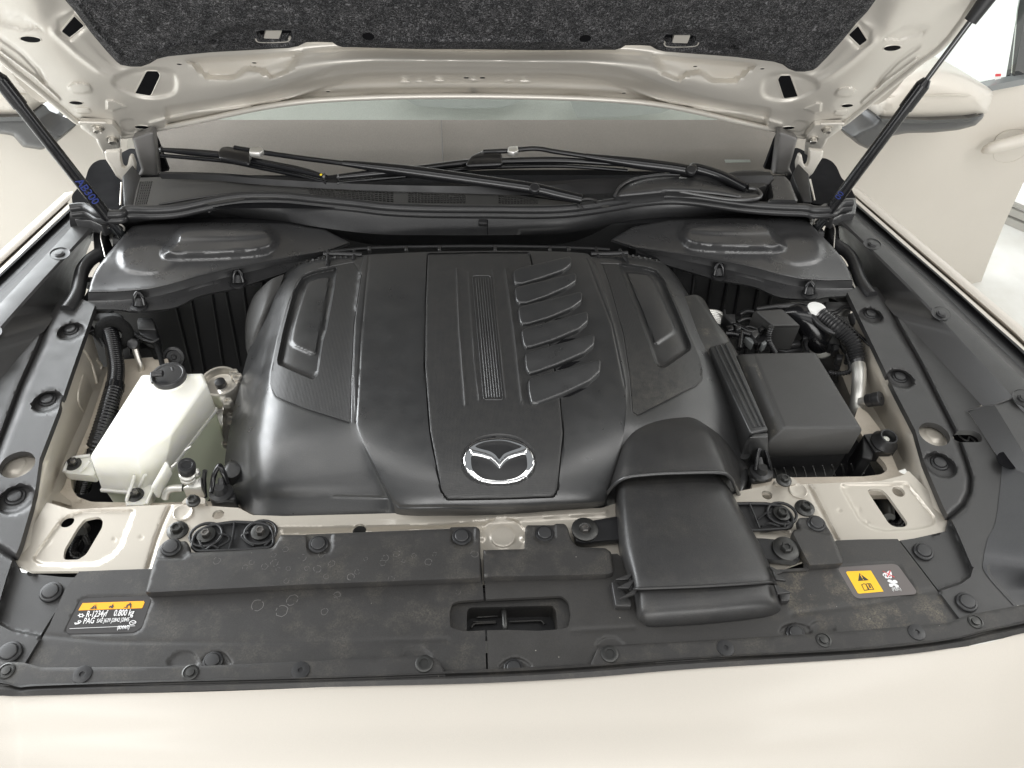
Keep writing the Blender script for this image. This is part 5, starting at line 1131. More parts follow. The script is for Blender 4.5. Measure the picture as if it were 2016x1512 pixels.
# arched shroud over the duct
SH = [[(1184, 992, -.035), (1202, 962, .015), (1230, 941, .046), (1275, 934, .058), (1330, 931, .060), (1412, 930, .056), (1436, 938, .042), (1447, 958, .01), (1459, 982, -.035)],
      [(1192, 972, -.03), (1205, 940, .018), (1234, 912, .048), (1278, 900, .060), (1330, 897, .062), (1402, 897, .058), (1426, 908, .042), (1440, 930, .010), (1458, 962, -.04)],
      [(1206, 930, -.005), (1215, 900, .026), (1242, 872, .049), (1284, 856, .057), (1332, 852, .058), (1388, 856, .053), (1410, 870, .036), (1432, 896, .005), (1456, 930, -.045)],
      [(1215, 900, .018), (1222, 878, .032), (1248, 850, .044), (1288, 834, .046), (1335, 830, .045), (1374, 835, .040), (1396, 848, .024), (1426, 872, -.005), (1456, 905, -.05)],
      [(1220, 885, .022), (1228, 864, .030), (1254, 838, .036), (1292, 824, .034), (1337, 820, .031), (1368, 824, .027), (1392, 838, .012), (1424, 860, -.018), (1456, 890, -.06)]]
shr = surf('duct_shroud', SH, 'duct', ec, k=10, ku=10, skirt=0)
tube('shroud_edge', [P(*q) for q in SH[0]], .0030, 'cover', ec, seg=10)
# lower right corner tab with its clip collar
panel('corner_tab', rd(V('f', 330, 480, 430, 400, 480, 430, 470, 540, 400, 670, 350, 680), 4), 'cover', ec, z=-.065, prof=(.006, 5), step=5, th=.05)
for x, y, sx in ((457, 925, 1), (1463, 890, 1)): panel('collar', circ(P(x, y, -.05), .016, (0, -.4, 1), 24), 'cover', ec, z=-.052, prof=(.006, 4), step=5, th=.02)
# ================================================================ AIR DUCT
ad = thing('air_duct', 'black air intake duct running forward from the shroud, with dust on its lid', 'air duct', P(1380, 1080, -.02))
DRW = [[(1212, 960, -.03), (1219, 948, .018), (1244, 938, .032), (1310, 930, .037), (1385, 930, .034), (1424, 948, .018), (1440, 968, -.03)],
      [(1210, 1012, -.03), (1221, 1004, .022), (1252, 998, .038), (1330, 990, .043), (1412, 988, .039), (1452, 1000, .020), (1464, 1012, -.03)],
      [(1217, 1085, -.03), (1227, 1076, .022), (1262, 1072, .040), (1350, 1068, .045), (1448, 1062, .040), (1490, 1068, .020), (1500, 1080, -.03)],
      [(1233, 1142, -.03), (1243, 1136, .022), (1272, 1134, .038), (1375, 1130, .042), (1476, 1124, .038), (1515, 1124, .020), (1524, 1132, -.03)],
      [(1238, 1164, -.03), (1247, 1160, .020), (1276, 1158, .035), (1380, 1154, .039), (1482, 1148, .035), (1521, 1146, .018), (1530, 1152, -.03)]]
surf('duct_lid', DRW, 'duct', ad, k=12, ku=9, skirt=.004)
tube('duct_lip', [P(x, y, z+.001) for x, y, z in DRW[-1]], .0022, 'duct', ad, seg=8)
surf('snout', [[(1245, 1166, -.03), (1252, 1163, .012), (1278, 1160, .028), (1385, 1156, .031), (1488, 1150, .028), (1522, 1152, .012), (1530, 1156, -.03)],
      [(1246, 1195, -.03), (1254, 1188, .010), (1282, 1186, .026), (1390, 1181, .029), (1494, 1174, .026), (1530, 1178, .010), (1538, 1186, -.03)],
      [(1250, 1225, -.03), (1258, 1214, .004), (1284, 1208, .020), (1392, 1202, .022), (1498, 1192, .020), (1534, 1196, .004), (1543, 1206, -.03)],
      [(1262, 1238, -.03), (1268, 1232, -.008), (1288, 1230, .002), (1394, 1224, .002), (1500, 1212, .002), (1530, 1210, -.008), (1540, 1214, -.03)],
      [(1272, 1243, -.03), (1276, 1241, -.02), (1292, 1241, -.015), (1394, 1235, -.015), (1500, 1222, -.015), (1526, 1217, -.02), (1534, 1218, -.03)]], 'duct', ad, k=10, ku=8, skirt=0)
block('clamp_block', V(8, 1565, 535, 1590, 525, 1680, 640, 1680, 672, 1590, 670), .02, 'duct', ad, z=.008, bev=.002); block('clamp_block', V(9, 618, 570, 680, 580, 690, 600, 690, 640, 640, 640), .02, 'duct', ad, z=.008, bev=.002)
for q in (V(8, 1585, 520, 1705, 472, 1660, 520), V(8, 1598, 565, 1715, 505, 1665, 570), V(8, 1608, 630, 1720, 560, 1700, 600), V(9, 570, 440, 650, 478, 610, 490), V(9, 590, 470, 672, 525, 612, 520), V(9, 600, 545, 698, 592, 620, 600)): block('gusset', q, .006, 'duct', ad, z=.026, bev=.0008, seg=1)
# ================================================================ cover hold-down loops
def loop(label, base, lp, foot):
    t = thing('rubber_loop', label, 'mount', P(*base[0], -.08), 'rubber mounts with a pull loop at the front corners')
    block('foot', base, .03, 'rubber', t, z=-.05, bev=.005)
    lathe('collar', [(.020, 0), (.019, .004), (.012, .006), (.008, .016)], 'rubber', P(*foot, -.048), (0, 0, 1), t)
    tube('pull_loop', [P(x, y, z) for x, y, z in lp], .0042, 'black_glossy', t, seg=10, k=6, flat=((0, 1, 0), -.5))
    tube('stalk', [P(foot[0], foot[1], -.045), P(foot[0]-1, foot[1]-30, -.03)], [.009, .004], 'rubber', t)
    return t
loop('black rubber mount with pull loop beside the white tank', V(4, 1180, 1335, 1270, 1320, 1335, 1345, 1332, 1395, 1185, 1395), [V(4, 1200, 1350)[0]+(-.04,), V(4, 1212, 1260)[0]+(-.03,), V(4, 1240, 1205)[0]+(-.02,), V(4, 1262, 1230)[0]+(-.025,), V(4, 1290, 1300)[0]+(-.045,)], V(4, 1255, 1355)[0])
loop('black rubber mount with pull loop beside the grey battery box', V('f', 485, 500, 500, 440, 690, 390, 730, 430, 722, 510, 520, 545), [V('f', 540, 430)[0]+(-.04,), V('f', 560, 300)[0]+(-.03,), V('f', 590, 210)[0]+(-.02,), V('f', 640, 230)[0]+(-.02,), V('f', 690, 420)[0]+(-.045,)], V('f', 590, 455)[0])
# ================================================================ CORNER COVERS (over the suspension towers)
sc2 = thing('corner_cover', 'smooth black cover with a raised hump, rear left corner of the bay', 'tower cover', P(400, 520, 0), 'black covers over the rear corners of the bay')
front_e = [(173, 576), (230, 575), (292, 570), (333, 561), (392, 544), (450, 530), (521, 516), (590, 504), (640, 496)]
top_poly = [(173, 576), (178, 556), (184.5, 539), (194, 523), (212, 500), (254, 451), (262, 445), (300, 440), (420, 438), (560, 440), (640, 452), (690, 478), (640, 496)]+front_e[::-1][1:-1]
TZ = .032
hump = cat(V(1, 985, 1370, 1005, 1320, 1060, 1288, 1200, 1282, 1400, 1282, 1500, 1290, 1545, 1330, 1560, 1380, 1480, 1430, 1200, 1450, 960, 1450, 940, 1420), 4, True)
hump2 = cat(V(1, 1010, 1350, 1060, 1290, 1440, 1286, 1520, 1300, 1525, 1330, 1400, 1350, 1100, 1358), 4, True)
temb = [('poly', hump, .022, 22), ('poly', hump2, .005, 14), ('poly', cat(V(4, 700, 80, 860, 110, 1000, 60, 1040, 20, 900, -60, 700, -40), 4, True), .004, 16)]
tp = panel('lid', rd(top_poly, 4), 'strut_cover', sc2, z=TZ, emb=temb, zf=lambda p: -.018*sstep((p[:, 1]-505)/75)*sstep((430-p[:, 0])/260)-.012*sstep((p[:, 0]-470)/150), prof=(.004, 4), step=3.6, th=.004)
def front_line(dy, z, dx=0): return [(x+dx, y+dy, z) for x, y in front_e]
lines_mixed('front_lip', [[(x, y, TZ-.0145+.0*i) for i, (x, y) in enumerate(front_e)], [(173.5, 592, -.002), (230, 591, -.002), (292, 585, -.002), (333, 577, -.002), (392, 560, -.002), (450, 545, -.002), (521, 528, -.0), (590, 513, .002), (640, 503, .004)],
    [(168, 601, -.006), (230, 600, -.006), (292, 595, -.006), (338, 586, -.006), (392, 567, -.006), (455, 552, -.006), (524, 536, -.004), (592, 519, -.0), (640, 508, .002)],
    [(163, 609, -.006), (230, 609, -.006), (262, 613, -.006), (300, 611, -.006), (347, 604, -.006), (395, 582, -.006), (465, 567, -.006), (530, 547, -.006), (600, 524, -.002), (642, 512, .0)],
    [(163, 612, -.016), (230, 612, -.016), (262, 616, -.016), (300, 614, -.016), (347, 607, -.016), (395, 585, -.016), (465, 570, -.016), (530, 550, -.016), (600, 527, -.01), (642, 515, -.008)]], 'strut_cover', sc2, n=90, ang=28)
for x, y in ((274, 603), (469, 558)):
    p = P(x, y, -.004); lathe('knob_base', [(.017, 0), (.0165, .003), (.010, .004)], 'dark', p, (0, 0, 1), sc2)
    q = [P(x-9, y-2, -.0), P(x-8, y-20, .018), P(x-1, y-27, .022), P(x+6, y-18, .014), P(x+10, y-3, -.0)]
    tube('knob_wing', q, .0042, 'black_glossy', sc2, seg=10, k=5); tube('knob_core', [P(x, y-1, .0), P(x, y-16, .012)], [.009, .007], 'dark', sc2, seg=10)
# side seal hose and stays by the cover
tube('side_seal', [P(x, y, z) for x, y, z in [V('h', 990, 600)[0]+(.0,), V('h', 880, 680)[0]+(.0,), V('h', 815, 780)[0]+(.0,), V('h', 790, 900)[0]+(.0,), V('h', 770, 990)[0]+(.0,), V('h', 720, 1090)[0]+(.0,), V('h', 665, 1165)[0]+(.0,)]], .0135, 'rubber', sc2, seg=14)
block('stay', V('h', 815, 835, 915, 828, 905, 880, 830, 885), .02, 'strut_cover', sc2, z=-.012, bev=.002)
block('stay', V('h', 770, 1100, 860, 1098, 832, 1190, 700, 1195, 720, 1150), .02, 'strut_cover', sc2, z=-.006, bev=.002)
panel('under_shelf', [(160, 640), (150, 612), (180, 560), (205, 505), (255, 440), (300, 430), (300, 480), (230, 560), (220, 612)], 'dark', sc2, z=-.045, step=12, th=.01)
block('hinge_post', V('h', 910, 310, 1030, 320, 1060, 400, 1000, 600, 925, 560), .15, 'strut_cover', sc2, z=.0, bev=.006)
tube('thin_wire', [P(x, y, .03) for x, y in V('h', 1020, 350, 1000, 430, 1020, 530, 1045, 635)], .0016, 'zinc', sc2, seg=8)
mcc = mirror(sc2, 'smooth black cover with a raised hump, rear right corner of the bay')
# ---- dark ribbed bulkhead below the covers
bh = thing('bulkhead_panel', 'black ribbed bulkhead below the rear corner covers, behind the engine cover', 'bulkhead', (0, 1.34, -.3))
BP = Plane((0, 1.315, 0), (0, -1, .12))
for sd in (0, 1):
    pl_ = [(165, 600), (265, 606), (350, 598), (400, 578), (470, 562), (540, 540), (640, 505), (640, 760), (165, 760)]
    mm = (lambda q: q) if sd == 0 else (lambda q: mirpx(q, BP))
    bs = panel('sheet', mm(pl_), 'dark', bh, BP, 0, step=14, th=.01)
    for x0, y0, x1, y1 in ((345, 600, 378, 732), (376, 590, 402, 732), (416, 575, 440, 730), (443, 570, 472, 720), (478, 562, 498, 720), (515, 550, 530, 700), (560, 535, 565, 690)):
        a, b_ = mm([(x0, y0), (x1, y1)]); tube('rib', [P(*a, .004, BP) if True else 0, P(*b_, .004, BP)], .0035, 'dark', bh, seg=6)
tube('edge', [P(*q, .03) for q in ((640, 497), (728, 489), (840, 486), (945, 485), (1050, 486), (1150, 489), (1200, 492))], .004, 'dark', bh)
for x in (727, 800, 865, 975, 1083, 1120): block('tab', [(x-3, 484), (x+3, 484), (x+3, 492), (x-3, 492)], .01, 'trim', bh, z=.036, bev=.001, seg=1)
# left wall details: box, tray and grommet
block('relay_tray', V('b', 195, 285, 520, 268, 560, 300, 590, 385, 520, 390, 200, 340), .05, 'trim', bh, z=-.03, bev=.004)
block('wall_box', V('b', 705, 325, 855, 325, 885, 400, 915, 540, 870, 575, 715, 490), .03, 'dark', bh, z=-.05, bev=.004); block('wall_box', V('b', 700, 350, 860, 350, 890, 445, 710, 445), .012, 'trim', bh, z=-.045, bev=.002)
p = P(*V('b', 1075, 720)[0], -.09); inst(lathe_me('wall_grommet', [(.022, 0), (.021, .006), (.016, .008), (.014, .003), (.006, .003), (.004, .006), (.001, .006)], 'rubber', 26), 'wall_grommet', p, (0, -.8, .6), bh)
tube('wall_seam', [P(x, y, -.05) for x, y in V('b', 200, 340, 310, 400, 440, 400, 520, 430, 620, 520, 760, 550, 880, 590, 930, 700, 960, 820)], .005, 'foam', bh, seg=8)
tube('wall_seam', [P(x, y, -.04) for x, y in V('b', 190, 345, 300, 385, 430, 385, 530, 410, 680, 500, 840, 570, 920, 540)], .0022, 'rubber', bh, seg=8)
# ================================================================ COWL
cwl = thing('cowl', 'black plastic cowl with grilles and a wavy rubber seal below the windscreen', 'cowl panel', (0, 1.55, 0))
SEAL = [(139, 408), (165, 406), (180, 412), (196, 420), (236, 420), (246, 413), (262, 411), (300, 412), (347, 409), (400, 398), (440, 390), (486, 385), (556, 385), (620, 391), (700, 399), (760, 406), (850, 410), (972, 411), (1050, 412), (1111, 410), (1165, 404), (1215, 396), (1265, 388), (1320, 384), (1370, 387), (1420, 394), (1480, 402), (1540, 406), (1587, 408), (1605, 412), (1640, 410), (1655, 400), (1677, 398)]
SZ = .075
sl = [P(x, y+1, SZ-.0012*0) for x, y in SEAL]
tube('seal', sl, .0090, 'rubber', cwl, seg=14, k=5); tube('seal', [v+np.array([0, -.004, -.012]) for v in sl], .0080, 'rubber', cwl, seg=12, k=5)
BOT = [(139, 448), (200, 448), (262, 440), (347, 428), (396, 421), (440, 424), (486, 428), (555, 434), (620, 446), (700, 457), (764, 462), (850, 463), (972, 463), (1050, 461), (1111, 458), (1165, 449), (1215, 437), (1290, 428), (1360, 427), (1420, 423), (1500, 420), (1587, 418), (1677, 415)]
def resx(L, n=120):
    L = np.array(cat([q+(0,) if len(q) == 2 else q for q in L], 8)); xs = np.linspace(139, 1677, n); return [(x, float(np.interp(x, L[:, 0], L[:, 1]))) for x in xs]
sr = resx([q for i, q in enumerate(SEAL)]); br = resx(BOT)
G = []
for (x, y), (x2, y2) in zip(sr, br):
    a = P(x, y+4, SZ-.006); c = P(x2, y2, SZ-.050); G.append([a, a*.75+c*.25+np.array([0, -.006, 0]), a*.4+c*.6+np.array([0, -.006, .0]), c, c+np.array([0, .004, -.006]), c+np.array([0, .03, -.05]), c+np.array([0, .10, -.12])])
G = np.array(G); gridmesh('front_face', G.reshape(-1, 3), G.shape[0], G.shape[1], 'rubber', cwl, 0, None, 45)
block('joint', V(2, 812, 1200, 860, 1205, 862, 1265, 812, 1262), .01, 'rubber', cwl, z=SZ-.018, bev=.002)
tube('joint_line', [P(*q, SZ-.02) for q in V(2, 862, 1210, 864, 1330)], .0012, 'void', cwl, seg=6)
for x, y in V(1, 795, 1233, 1187, 1199, 1550, 1158, 1750, 1163, 1455, 1158, 1948, 1205)+V(2, 47, 1206, 433, 1223, 1182, 1223, 1546, 1205, 1718, 1161)+V(3, 15, 1155, 272, 1172, 697, 1208): 
    inst(lathe_me('stud', [(.003, 0), (.003, .002), (.001, .003)], 'trim', 8), 'stud', P(x, y, SZ-.022), (0, -.7, .7), cwl)
# corner caps where the seal meets the wings
for sd in (0, 1):
    m_ = (lambda q: q) if sd == 0 else (lambda q: mirpx(q, ZP, .05))
    block('seal_cap', m_(V('h', 705, 95, 830, 95, 890, 165, 1090, 150, 1180, 200, 1000, 320, 900, 275, 740, 262, 712, 170)), .03, 'strut_cover', cwl, z=.050, bev=.003)
    panel('hinge_well', rd(m_(V(1, 412, 1165, 405, 1110, 440, 1065, 480, 1030, 500, 960, 525, 925, 565, 905, 620, 903, 690, 865, 740, 840, 800, 850, 830, 1000, 760, 1165, 600, 1200)), 6), 'void', cwl, z=-.03, step=12, th=.03)
    tube('well_rod', [P(*m_([V(1, 690, 1035)[0]])[0], .09), P(*m_([V(1, 683, 1165)[0]])[0], .07)], .0022, 'zinc', cwl, seg=8)
    block('well_box', m_(V(1, 690, 1000, 750, 930, 800, 1000, 760, 1165, 700, 1170)), .04, 'dark', cwl, z=.07, bev=.004)
# top panel with grilles
g1 = [V(1, 792, 1030, 868, 1027, 835, 1160, 762, 1163), V(1, 1742, 1068, 2016, 1082)+V(2, 140, 1080, 332, 1090, 332, 1150, 60, 1135)+V(1, 1760, 1108), V(2, 412, 1092, 740, 1106, 740, 1155, 412, 1150), V(2, 924, 1108, 1000, 1110, 1152, 1134, 1152, 1158, 924, 1156)]
top_c = [(262, 405), (268, 375), (276, 350), (330, 348), (400, 352), (521, 361), (620, 366), (740, 371), (860, 375), (958, 379), (1030, 386), (1080, 393), (1129, 399), (1200, 404), (1080, 412), (850, 412), (700, 402), (556, 388), (486, 388), (400, 401), (347, 412)]
tpc = panel('top_panel', top_c, 'cowl_grey', cwl, z=.078, emb=[('line', [(300, 404), (400, 392), (470, 378), (560, 372), (700, 384), (820, 398)], .0, 4)], holes=[rd(q, 1.5) for q in g1], step=7, th=.006, dn=(0, .2, -1))
tube('panel_edge', [P(x, y, .080) for x, y in V(1, 900, 1160, 1100, 1125, 1300, 1100, 1420, 1095)], .003, 'trim', cwl, seg=8)
panel('grille_back', [(255, 408), (276, 352), (1160, 385), (1160, 410)], 'void', cwl, z=.066, step=20, th=.002)
gv, gf = [], []
def bar(a, b_, w):
    a, b_ = np.array(a), np.array(b_); d = b_-a; d = d/np.linalg.norm(d); s_ = np.cross(d, (0, 0, 1)); s_ = s_/np.linalg.norm(s_)*w; u_ = np.array([0, 0, .0006]); i = len(gv)
    gv.extend([a+s_+u_, a-s_+u_, b_-s_+u_, b_+s_+u_, a+s_-u_*2, a-s_-u_*2, b_-s_-u_*2, b_+s_-u_*2]); gf.extend([(i, i+3, i+2, i+1), (i, i+4, i+7, i+3), (i+1, i+2, i+6, i+5)])
for q, nu, nv in ((g1[0], 6, 9), (rd(g1[1], 0.1), 22, 5), (g1[2], 18, 5), (g1[3], 13, 4)):
    if q is g1[1] or len(q) > 4:
        q = [V(1, 1742, 1068)[0], V(2, 332, 1090)[0], V(2, 332, 1150)[0], V(1, 1760, 1108)[0]] if nu == 22 else [g1[3][0], V(2, 1152, 1130)[0], g1[3][3], g1[3][4]]
    q = [np.array(a) for a in q]
    for i in range(nu+1):
        t = i/nu; bar(P(*(q[0]+(q[1]-q[0])*t), .0775), P(*(q[3]+(q[2]-q[3])*t), .0775), .00105)
    for j in range(nv+1):
        t = j/nv; bar(P(*(q[0]+(q[3]-q[0])*t), .0775), P(*(q[1]+(q[2]-q[1])*t), .0775), .00105)
gr = add('grille', gv, gf, 'cowl_grey', cwl); gr['kind'] = 'stuff'
# step between cowl and glass, right hand dome, lower glass edge
lines_mixed('glass_ledge', [[(318, 352, .085), (420, 355, .085), (521, 364, .085), (700, 374, .085), (860, 379, .085), (1050, 384, .085), (1200, 380, .085), (1400, 370, .085), (1530, 362, .085)],
      [(312, 342, .098), (420, 344, .098), (521, 352, .098), (700, 362, .098), (860, 366, .098), (1050, 366, .098), (1200, 356, .098), (1400, 348, .098), (1520, 345, .098)],
      [(318, 338, .098), (420, 340, .098), (521, 347, .098), (700, 356, .098), (860, 360, .098), (1050, 358, .098), (1200, 350, .098), (1400, 342, .098), (1516, 338, .098)]], 'dark', cwl, n=80)
panel('black_band', [(330, 352), (420, 352), (700, 372), (1050, 384), (1230, 372), (1300, 350), (1516, 350), (1516, 330), (1300, 336), (1050, 345), (860, 342), (642, 342), (500, 325), (330, 300)], 'void', cwl, WS, .004, step=20, th=.001) if False else None
dome = cat(V(2, 1590, 1125, 1600, 1080, 1660, 1035, 1760, 1000, 1900, 988, 2016, 1000)+V(3, 200, 1020, 320, 1050, 430, 1088, 500, 1090, 525, 1110, 500, 1128, 420, 1135, 300, 1120, 150, 1105, 0, 1098)+V(2, 1850, 1105, 1700, 1120), 4, True)
panel('dome', dome, 'strut_cover', cwl, z=.085, prof=(.020, 14), step=4, th=.015)
tube('dome_lip', [P(x, y, .097) for x, y in V(3, 60, 1085, 200, 1110, 330, 1130, 430, 1134, 500, 1125, 524, 1105, 500, 1075, 455, 1068)], .0045, 'strut_cover', cwl, seg=10)
tube('dome_lip', [P(x, y, .099) for x, y in V(2, 1585, 1110, 1620, 1055, 1700, 1015, 1850, 992, 1950, 990)], .0035, 'strut_cover', cwl, seg=10)
panel('cowl_corner', rd(V(3, 575, 1035, 600, 995, 660, 1000, 690, 1030, 735, 1140, 560, 1140, 590, 1120), 3), 'strut_cover', cwl, z=.088, prof=(.006, 4), step=5, th=.03)
panel('cowl_corner', rd(V(3, 380, 970, 430, 965, 545, 968, 555, 1010, 560, 1060, 500, 1075, 450, 1060, 300, 990), 3), 'trim', cwl, z=.084, prof=(.004, 4), step=6, th=.03)
panel('under_cowl', [(1129, 399), (1050, 386), (1150, 372), (1230, 362), (1330, 372), (1215, 398)], 'dark', cwl, z=.072, step=10, th=.01)
panel('cowl_floor', [(250, 412), (275, 345), (640, 345), (1100, 345), (1560, 345), (1600, 412)], 'void', cwl, z=.040, step=30, th=.01)
# ================================================================ WIPERS
def wiper(label, blade, r_b, conn, arm, arm2, pivot, clip_):
    t = thing('windscreen_wiper', label, 'wiper', P(*blade[0], .1), 'windscreen wipers lying on the lower edge of the glass')
    Zb = .108
    b_ = [P(x, y, Zb) for x, y in blade]
    tube('rubber_blade', [v+np.array([0, -.004, -.012]) for v in b_], .0045, 'black_glossy', t, seg=8)
    tube('blade', b_, [r_b*.6]+[r_b]*(len(b_)-2)+[r_b*.6], 'black_glossy', t, seg=12, k=6)
    tube('end_cap', [b_[0], b_[0]*.93+b_[1]*.07], [.004, .0075], 'strut_cover', t, seg=10)
    tube('end_cap', [b_[-1], b_[-1]*.93+b_[-2]*.07], [.004, .0075], 'strut_cover', t, seg=10)
    block('connector', conn, .012, 'black_glossy', t, z=Zb+.018, bev=.005)
    tube('arm_rod', [P(x, y, Zb+.016) for x, y in arm], .0056, 'black_glossy', t, seg=10)
    n = len(arm2); tube('arm', [P(x, y, Zb+.018-.03*i/(n-1)) for i, (x, y) in enumerate(arm2)], [.0065]+[.0125]*(n-2)+[.011], 'black_glossy', t, seg=12)
    p = P(*pivot, Zb-.01); tube('pivot_ring', [p+np.array([.022*math.cos(a), .020*math.sin(a), -.012]) for a in np.linspace(.3, 4.0, 10)], .003, 'trim', t, seg=8)
    inst(lathe_me('arm_hinge', [(.011, -.003), (.011, .004), (.009, .006)], 'dark', 18), 'arm_hinge', P(*arm2[n//2], Zb+.012), (0, -.4, 1), t)
    block('silver_clip', clip_, .012, 'white_plastic' if 0 else 'alu', t, z=Zb+.026, bev=.003)
    return t
wp = wiper('black wiper running from the left screen corner to the middle of the cowl', V(1, 905, 848, 1100, 865, 1300, 885, 1500, 925, 1700, 965, 1850, 1003), .0078, V(1, 1232, 860, 1250, 832, 1290, 825, 1410, 845, 1425, 880, 1412, 925, 1240, 890), V(1, 1330, 838, 1450, 858, 1700, 895, 2016, 935)+V(2, 45, 925), V(2, 45, 925, 400, 968, 800, 1022, 1130, 1070, 1260, 1100, 1395, 1130), V(2, 1440, 1130)[0], V(1, 1415, 835, 1480, 828, 1495, 850, 1470, 865, 1410, 862))
p_ = P(*V(1, 1820, 990)[0], .116); lathe('yellow_mark', [(.003, 0), (.0025, .0006), (.001, .0008)], 'amber', p_, (0, -.3, 1), wp, 10)
wiper('black wiper across the middle of the screen, its arm rising to the right', V(2, 8, 1005, 200, 985, 500, 955, 740, 925, 950, 915, 1300, 910, 1660, 935), .0082, V(2, 740, 920, 770, 880, 830, 850, 900, 845, 945, 870, 950, 925, 745, 935), V(2, 840, 862, 980, 855, 1130, 842, 1250, 860, 1420, 885), V(2, 1420, 885, 1700, 925, 1900, 950, 2016, 968)+V(3, 150, 955, 300, 1000, 440, 1070), V(3, 470, 1085)[0], V(2, 980, 830, 1035, 825, 1040, 850, 1012, 862, 978, 855))
# ================================================================ GAS STRUTS
def strut(label, mir=False):
    t = thing('gas_strut', label, 'gas strut', P(1606, 452, .02), 'gas struts holding up the bonnet')
    a = P(1606, 450, .022); top_ = P(1958, -22, .012, HOOD); b_ = top_
    d = (b_-a)/np.linalg.norm(b_-a)
    # point on the axis under the joint of rod and tube
    def on_axis(px, py):
        r = rays([(px, py)])[0]; n = np.cross(r, np.cross(d, r)); return a+d*((CAM-a) @ n)/(d @ n)
    j = on_axis(1826, 172); k2 = on_axis(1798, 210)
    tube('cylinder', [a+d*.02, k2], .0118, 'black_glossy', t, seg=22, smooth=False)
    tube('sleeve', [k2-d*.01, j], .0138, 'black_glossy', t, seg=22, smooth=False); tube('sleeve_end', [j, j+d*.012], [.0135, .008], 'black_glossy', t, seg=18, smooth=False)
    tube('rod', [j, b_-d*.04], .0052, 'gloss_black', t, seg=14, smooth=False)
    tube('socket', [b_-d*.06, b_], [.012, .015], 'dark', t, seg=16, smooth=False)
    tube('ball_joint', [a-d*.012, a+d*.03], [.010, .013], 'gloss_black', t, seg=16, smooth=False)
    tube('ball_foot', [a+np.array([-.02, 0, -.02]), a+np.array([.02, 0, -.016])], .013, 'dark', t, seg=14, smooth=False); tube('retainer', [a+d*.02+np.array([.016*math.cos(q), 0, .012*math.sin(q)]) for q in np.linspace(0, 5, 9)], .002, 'zinc', t, seg=6)
    return t, a, d
st, sa, sdv = strut('black gas strut on the right, its thin rod showing above the sleeve')
st2 = mirror(st, 'black gas strut on the left with blue letters and digits near its foot')
ma = np.array([-sa[0], sa[1], sa[2]]); md = np.array([-sdv[0], sdv[1], sdv[2]])
p0 = ma+md*.145; vw = CAM-p0; vw = vw-md*(vw @ md); vw /= np.linalg.norm(vw)
text('blue_print', 'AB300', .021, frame(p0+vw*.0122-np.cross(vw, -md)*.007, vw, -md), 'blue_ink', st2, .0006, off=.0002)
p0 = sa+sdv*.085; vw = CAM-p0; vw = vw-sdv*(vw @ sdv); vw /= np.linalg.norm(vw)
text('blue_print', '00', .018, frame(p0+vw*.0124-np.cross(vw, sdv)*.004, vw, sdv), 'blue_ink', st, .0006)
# ================================================================ WHITE EXPANSION TANK
tk = thing('expansion_tank', 'milky white plastic coolant tank with a black screw cap, left of the engine cover', 'coolant tank', P(300, 900, -.15))
r0 = W3([(181, 894, -.005), (268, 889, -.005), (335, 853, -.0), (403, 752, .012), (396, 739, .014), (283, 741, .014)])
r1 = W3([(177, 900, -.010), (269, 896, -.010), (338, 858, -.005), (408, 757, .006), (400, 735, .008), (279, 738, .008)])
r2 = W3([(199, 962, -.085), (285, 970, -.085), (318, 945, -.08), (424, 806, -.078)])+[v for v in drop([r1[4], r1[5]], .095)]
tkb = rings('upper_shell', [r0, r1, r2], 'tank', tk, .006, 4)
def grow(r, k):
    c = np.mean(r, 0); return [c+(v-c)*k for v in r]
s0 = grow(r2, 1.03); rings('seam_flange', [s0, drop(s0, .008)], 'tank', tk, .002)
s1 = grow(r2, .985); rings('lower_shell', [drop(s1, .009), drop(grow(s1, .96), .17)], 'tank_lower', tk, .010, 3)
s2_ = grow(r2, .93); rings('coolant', [drop(s2_, .05), drop(s2_, .165)], 'coolant', tk, .006)
TKT = mkbvh(tkb)
for q in ([(290, 952), (306, 966), (427, 812)], [(205, 968), (283, 976), (300, 968)]): pass
cpz = P(333, 741, .020)
lathe('neck', [(.034, -.020), (.030, -.006), (.0285, .0), (.0285, .010)], 'tank', cpz-np.array([0, 0, .008]), (0, 0, 1), tk, 30)
capo = lathe('cap', [(.0290, .0), (.0290, .009), (.0280, .0110), (.0250, .0112), (.0235, .0100), (.010, .0105), (.001, .0105)], 'clip', cpz-np.array([0, 0, .004]), (0, 0, 1), tk, 36)
capo.data.materials[0] = MAT['rubber']
o = rings('cap_grip', [W3(V('b', 1060, 815, 1075, 850, 1050, 860, 1035, 820), .047), W3(V('b', 1060, 815, 1075, 850, 1050, 860, 1035, 820), .041)], 'rubber', tk, .0008)
tube('overflow_spout', [P(x, y, .038) for x, y in V('b', 860, 890, 920, 885, 960, 885)], .0055, 'rubber', tk, seg=10); tube('spout_clip', [P(x, y, .03) for x, y in V('b', 850, 880, 850, 930, 862, 975)], .003, 'rubber', tk, seg=8)
def ear(outl, z, w, ribs):
    o = panel('mount_ear', rd(outl, 5), 'tank', tk, z=z, prof=(.003, 3), step=5, th=.016)
    inst(washer_me, 'washer', P(w[0], w[1]+2, z+.003), (0, 0, 1), tk, s=1.2); inst(hex_me, 'ear_bolt', P(w[0], w[1], z+.006), (0, 0, 1), tk, s=.95); inst(hexs_me, 'stud_end', P(w[0], w[1]-3, z+.014), (0, 0, 1), tk, s=.6)
    for r in ribs: tube('ear_rib', [P(*q[:2], q[2]) for q in r], .0028, 'tank', tk, seg=8)
